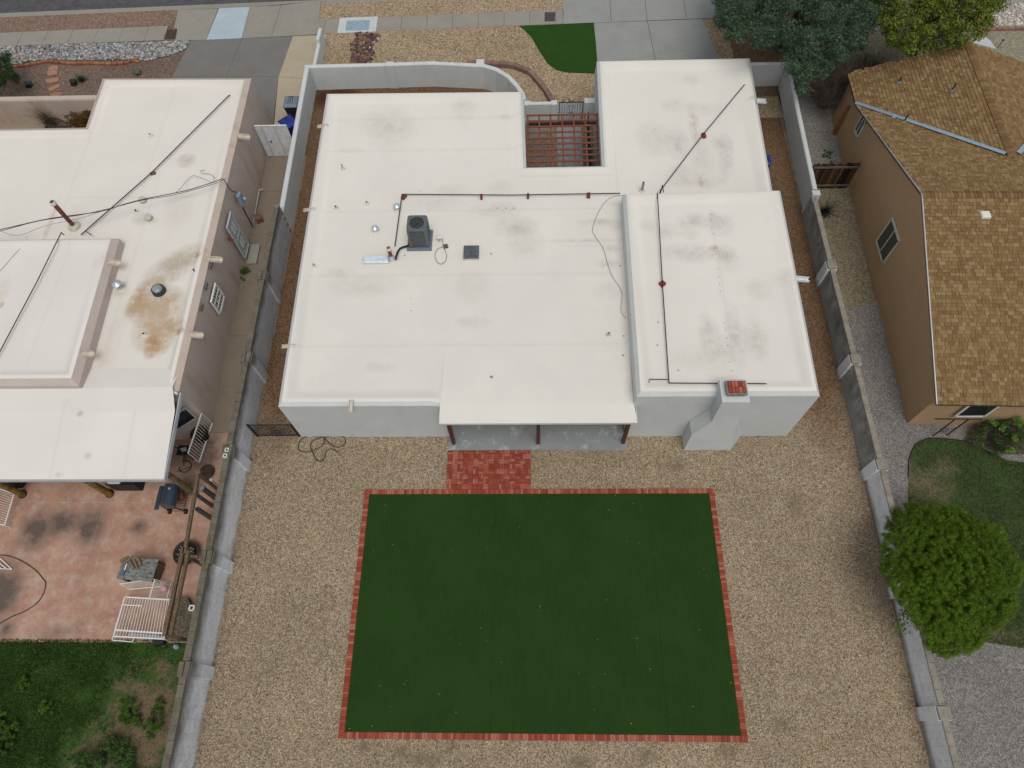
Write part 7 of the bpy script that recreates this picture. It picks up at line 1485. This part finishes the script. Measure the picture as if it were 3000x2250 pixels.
# shrubs on the right, behind the frame
def shrub(name, label, pts, o_, n, z, mat, nper=100, size=.028, rad=(.1,.22), cat='shrub'):
    P_ = Z2(pts, o_); cx_2 = sum(p[0] for p in P_)/len(P_); cy_2 = sum(p[1] for p in P_)/len(P_); rx_ = max(abs(p[0]-cx_2) for p in P_); ry_ = max(abs(p[1]-cy_2) for p in P_)
    c_, r_ = dome_clumps(P_, n, z*.45, z*.55, (cx_2,cy_2), (rx_,ry_), lambda: random.uniform(*rad), .8, .7); b = at(cx_2,cy_2,0); o = thing(name, label, cat, (b.x,b.y,0))
    V, Fq = leaves(c_, r_, nper, size, 1.4, .8, .5); arr_mesh('foliage', V, Fq, mat, o); m = MB()
    for c in random.sample(c_, min(6,len(c_))): m.tube([(b.x,b.y,0), c], [.025,.008], 5)
    m.build('stems', M_bark, o); return o
M_gsh = leafmat('mid_green_leaf', [(0,(.02,.045,.012)),(.5,(.04,.085,.018)),(1,(.09,.16,.03))]); M_brsh = leafmat('bright_sprout', [(0,(.08,.17,.02)),(1,(.18,.30,.05))]); M_weed = leafmat('weed_leaf', [(0,(.03,.07,.008)),(.5,(.055,.12,.012)),(1,(.10,.18,.02))])
s1 = shrub('leafy_shrub', 'straggly dark shrub with bright green sprouts by the south wall of the tan house', [(1800,430),(1920,380),(2050,350),(2212,320),(2300,330),(2300,600),(2150,640),(2000,640),(1850,560)], (2200,1100), 70, .9, M_gsh, 80)
bs = [G(2200,1100,x,y,.9) for x,y in ((1960,380),(2055,420),(2155,360),(2140,510),(2100,600),(2185,400))]; V, Fq = leaves([tuple(v+Vector((random.gauss(0,.05),random.gauss(0,.05),random.gauss(0,.04)))) for v in bs for _ in range(3)], [.11]*18, 60, .028, 1.4, .8, .4); arr_mesh('bright_sprouts', V, Fq, M_brsh, s1)
twigs(60, tuple(G(2200,1100,1950,520,0)), (1.1,.6), .6, .01, M_twig, s1, 'bare_twigs')
sheet('bark_bed', GL(2200,1100,[(1700,560),(1800,400),(2300,380),(2600,400),(2600,700),(2212,640),(2080,640),(1900,590)]), .016, plain('bark_mulch', (.10,.085,.06), 1, .4, 12))
shrub('low_shrub', 'low dark green shrub at the bottom edge of the left lawn', [(820,1440),(900,1400),(1000,1430),(1060,1500),(1090,1700),(560,1700),(540,1600),(700,1520),(800,1530)], (0,1650), 90, .6, M_gsh, 120, .022, (.07,.15))
shrub('weed_clump', 'light green weed clump on bare soil beside the left block wall', [(970,1100),(1050,1060),(1110,1100),(1150,1200),(1140,1310),(1040,1320),(960,1260)], (0,1650), 45, .35, M_weed, 110, .018, (.05,.11), 'plant')
shrub('weed_clump', 'bright green weed clump close under the block wall at the bottom left', [(1250,1120),(1330,1080),(1310,1300),(1250,1420),(1190,1440),(1150,1330),(1220,1250)], (0,1650), 35, .35, M_weed, 110, .018, (.05,.11), 'plant')
shrub('weed_clump', 'green weed clump at the left edge of the lower left lawn', [(-150,1200),(40,1190),(150,1290),(130,1430),(60,1560),(-150,1560)], (0,1650), 50, .4, M_weed, 110, .02, (.06,.12), 'plant')
shrub('weed_clump', 'pale tall weed in the middle of the left lawn', [(150,930),(220,900),(230,990),(170,1040),(120,1000)], (0,1650), 16, .3, M_weed, 90, .018, (.05,.09), 'plant')
shrub('weed_clump', 'small weed below the pale tall weed on the left lawn', [(330,1120),(420,1080),(430,1190),(370,1260),(310,1200)], (0,1650), 18, .3, M_weed, 90, .018, (.05,.09), 'plant')
shrub('weed_clump', 'green weed growing from the alley wall foot south of the security door', [(435,1010),(520,960),(540,1040),(480,1090),(440,1075)], (600-600+1055,0), 0, .3, M_weed) if False else None
wv = at(600+480*200/830, 550+1030*200/830, .15); wdo = thing('weed_clump', 'green weed growing at the foot of the left house wall in the alley', 'plant', (wv.x,wv.y,0)); V, Fq = leaves([(wv.x+random.gauss(0,.12),wv.y+random.gauss(0,.16),random.uniform(.05,.3)) for _ in range(18)], [.08]*18, 60, .02, 1.3, .8, .4); arr_mesh('foliage', V, Fq, M_weed, wdo)
wv = G(2200,0,630,1260,.1); wdo = thing('weed_clump', 'small olive weed on the grey gravel north of the board fence', 'plant', (wv.x,wv.y,0)); V, Fq = leaves([(wv.x+random.gauss(0,.15),wv.y+random.gauss(0,.15),random.uniform(.03,.15)) for _ in range(14)], [.07]*14, 60, .018, 1.3, .8, .4); arr_mesh('foliage', V, Fq, M_weed, wdo)
wv = G(2200,550,590,195,.1); wdo = thing('dead_bush', 'small dead black-green plant on the olive gravel by the block wall', 'plant', (wv.x,wv.y,0)); twigs(30, (wv.x,wv.y,0), (.4,.15), .25, .012, M_black, wdo)
wv = G(0,1650,1560,290,.1); wdo = thing('weed_clump', 'narrow green weed between the pergola and the block wall', 'plant', (-11.6,3.9,0)); V, Fq = leaves([(-11.52+random.gauss(0,.03),3.95+random.gauss(0,.35),random.uniform(.3,.5)) for _ in range(20)], [.07]*20, 60, .018, 1.3, .8, .4); arr_mesh('foliage', V, Fq, M_weed, wdo)
# grass blades on the two natural lawns
def grass(name, label, poly, n, h0, h1, mat, dens):
    P_ = [(v[0],v[1]) for v in poly]; A_ = np.array(P_); lo, hi = A_.min(0), A_.max(0); q = lo+(hi-lo)*rng.random((n,2)); inside = np.zeros(n, bool); j = len(P_)-1
    for i in range(len(P_)):
        yi, yj, xi, xj = A_[i,1], A_[j,1], A_[i,0], A_[j,0]
        c = ((yi > q[:,1]) != (yj > q[:,1])) & (q[:,0] < (xj-xi)*(q[:,1]-yi)/(yj-yi+1e-12)+xi); inside ^= c; j = i
    q = q[inside]; keep = np.array([dens(x,y) for x,y in q]) > rng.random(len(q)); q = q[keep]; n = len(q)
    a = rng.random(n)*6.283; w_ = np.stack([np.cos(a),np.sin(a)],1)*.012; h = h0+(h1-h0)*rng.random(n); ln = rng.normal(0,.03,(n,2)); V = np.zeros((n,3,3)); V[:,0,:2] = q-w_; V[:,1,:2] = q+w_; V[:,2,:2] = q+ln; V[:,:2,2] = .01; V[:,2,2] = .01+h
    o = arr_mesh(name, V.reshape(-1,3), np.arange(3*n).reshape(n,3), mat); o['kind'] = 'stuff'; o['label'] = label; return o
def dl_(x, y):
    b = max(0, 1-math.hypot((x+12.9)/3.1,(y-.3)/3.2)); b = max(b, max(0,1-math.hypot((x+14.6)/1.6,(y+.9)/1.8))); return max(.06, 1-b*2.2+.9*(noise.noise(Vector((x*1.3,y*1.3,0)))))
M_gr1 = leafmat('lawn_blade', [(0,(.026,.062,.011)),(.6,(.05,.112,.019)),(1,(.095,.155,.036))], .8)
M_gr2 = leafmat('lawn_blade_pale', [(0,(.045,.075,.024)),(.6,(.08,.12,.04)),(1,(.17,.17,.085))], .8)
grass('lawn_grass', 'uneven green grass of the lower left lawn', [(-21,-3),(-11.5,-3),(-11.5,2.95),(-21,2.95)], 110000, .04, .11, M_gr1, dl_)
cR1 = G(2200,1100,1400,880)
def dr2(x, y): b = max(0, 1-math.hypot((x-cR1.x)/1.7,(y-cR1.y)/1.9)); return max(.3, .85-b*1.0+.7*noise.noise(Vector((x*1.1,y*1.1,3))))
grass('lawn_grass', 'patchy green grass of the right lawn', [tuple(v[:2]) for v in RL], 110000, .03, .07, M_gr2, dr2)
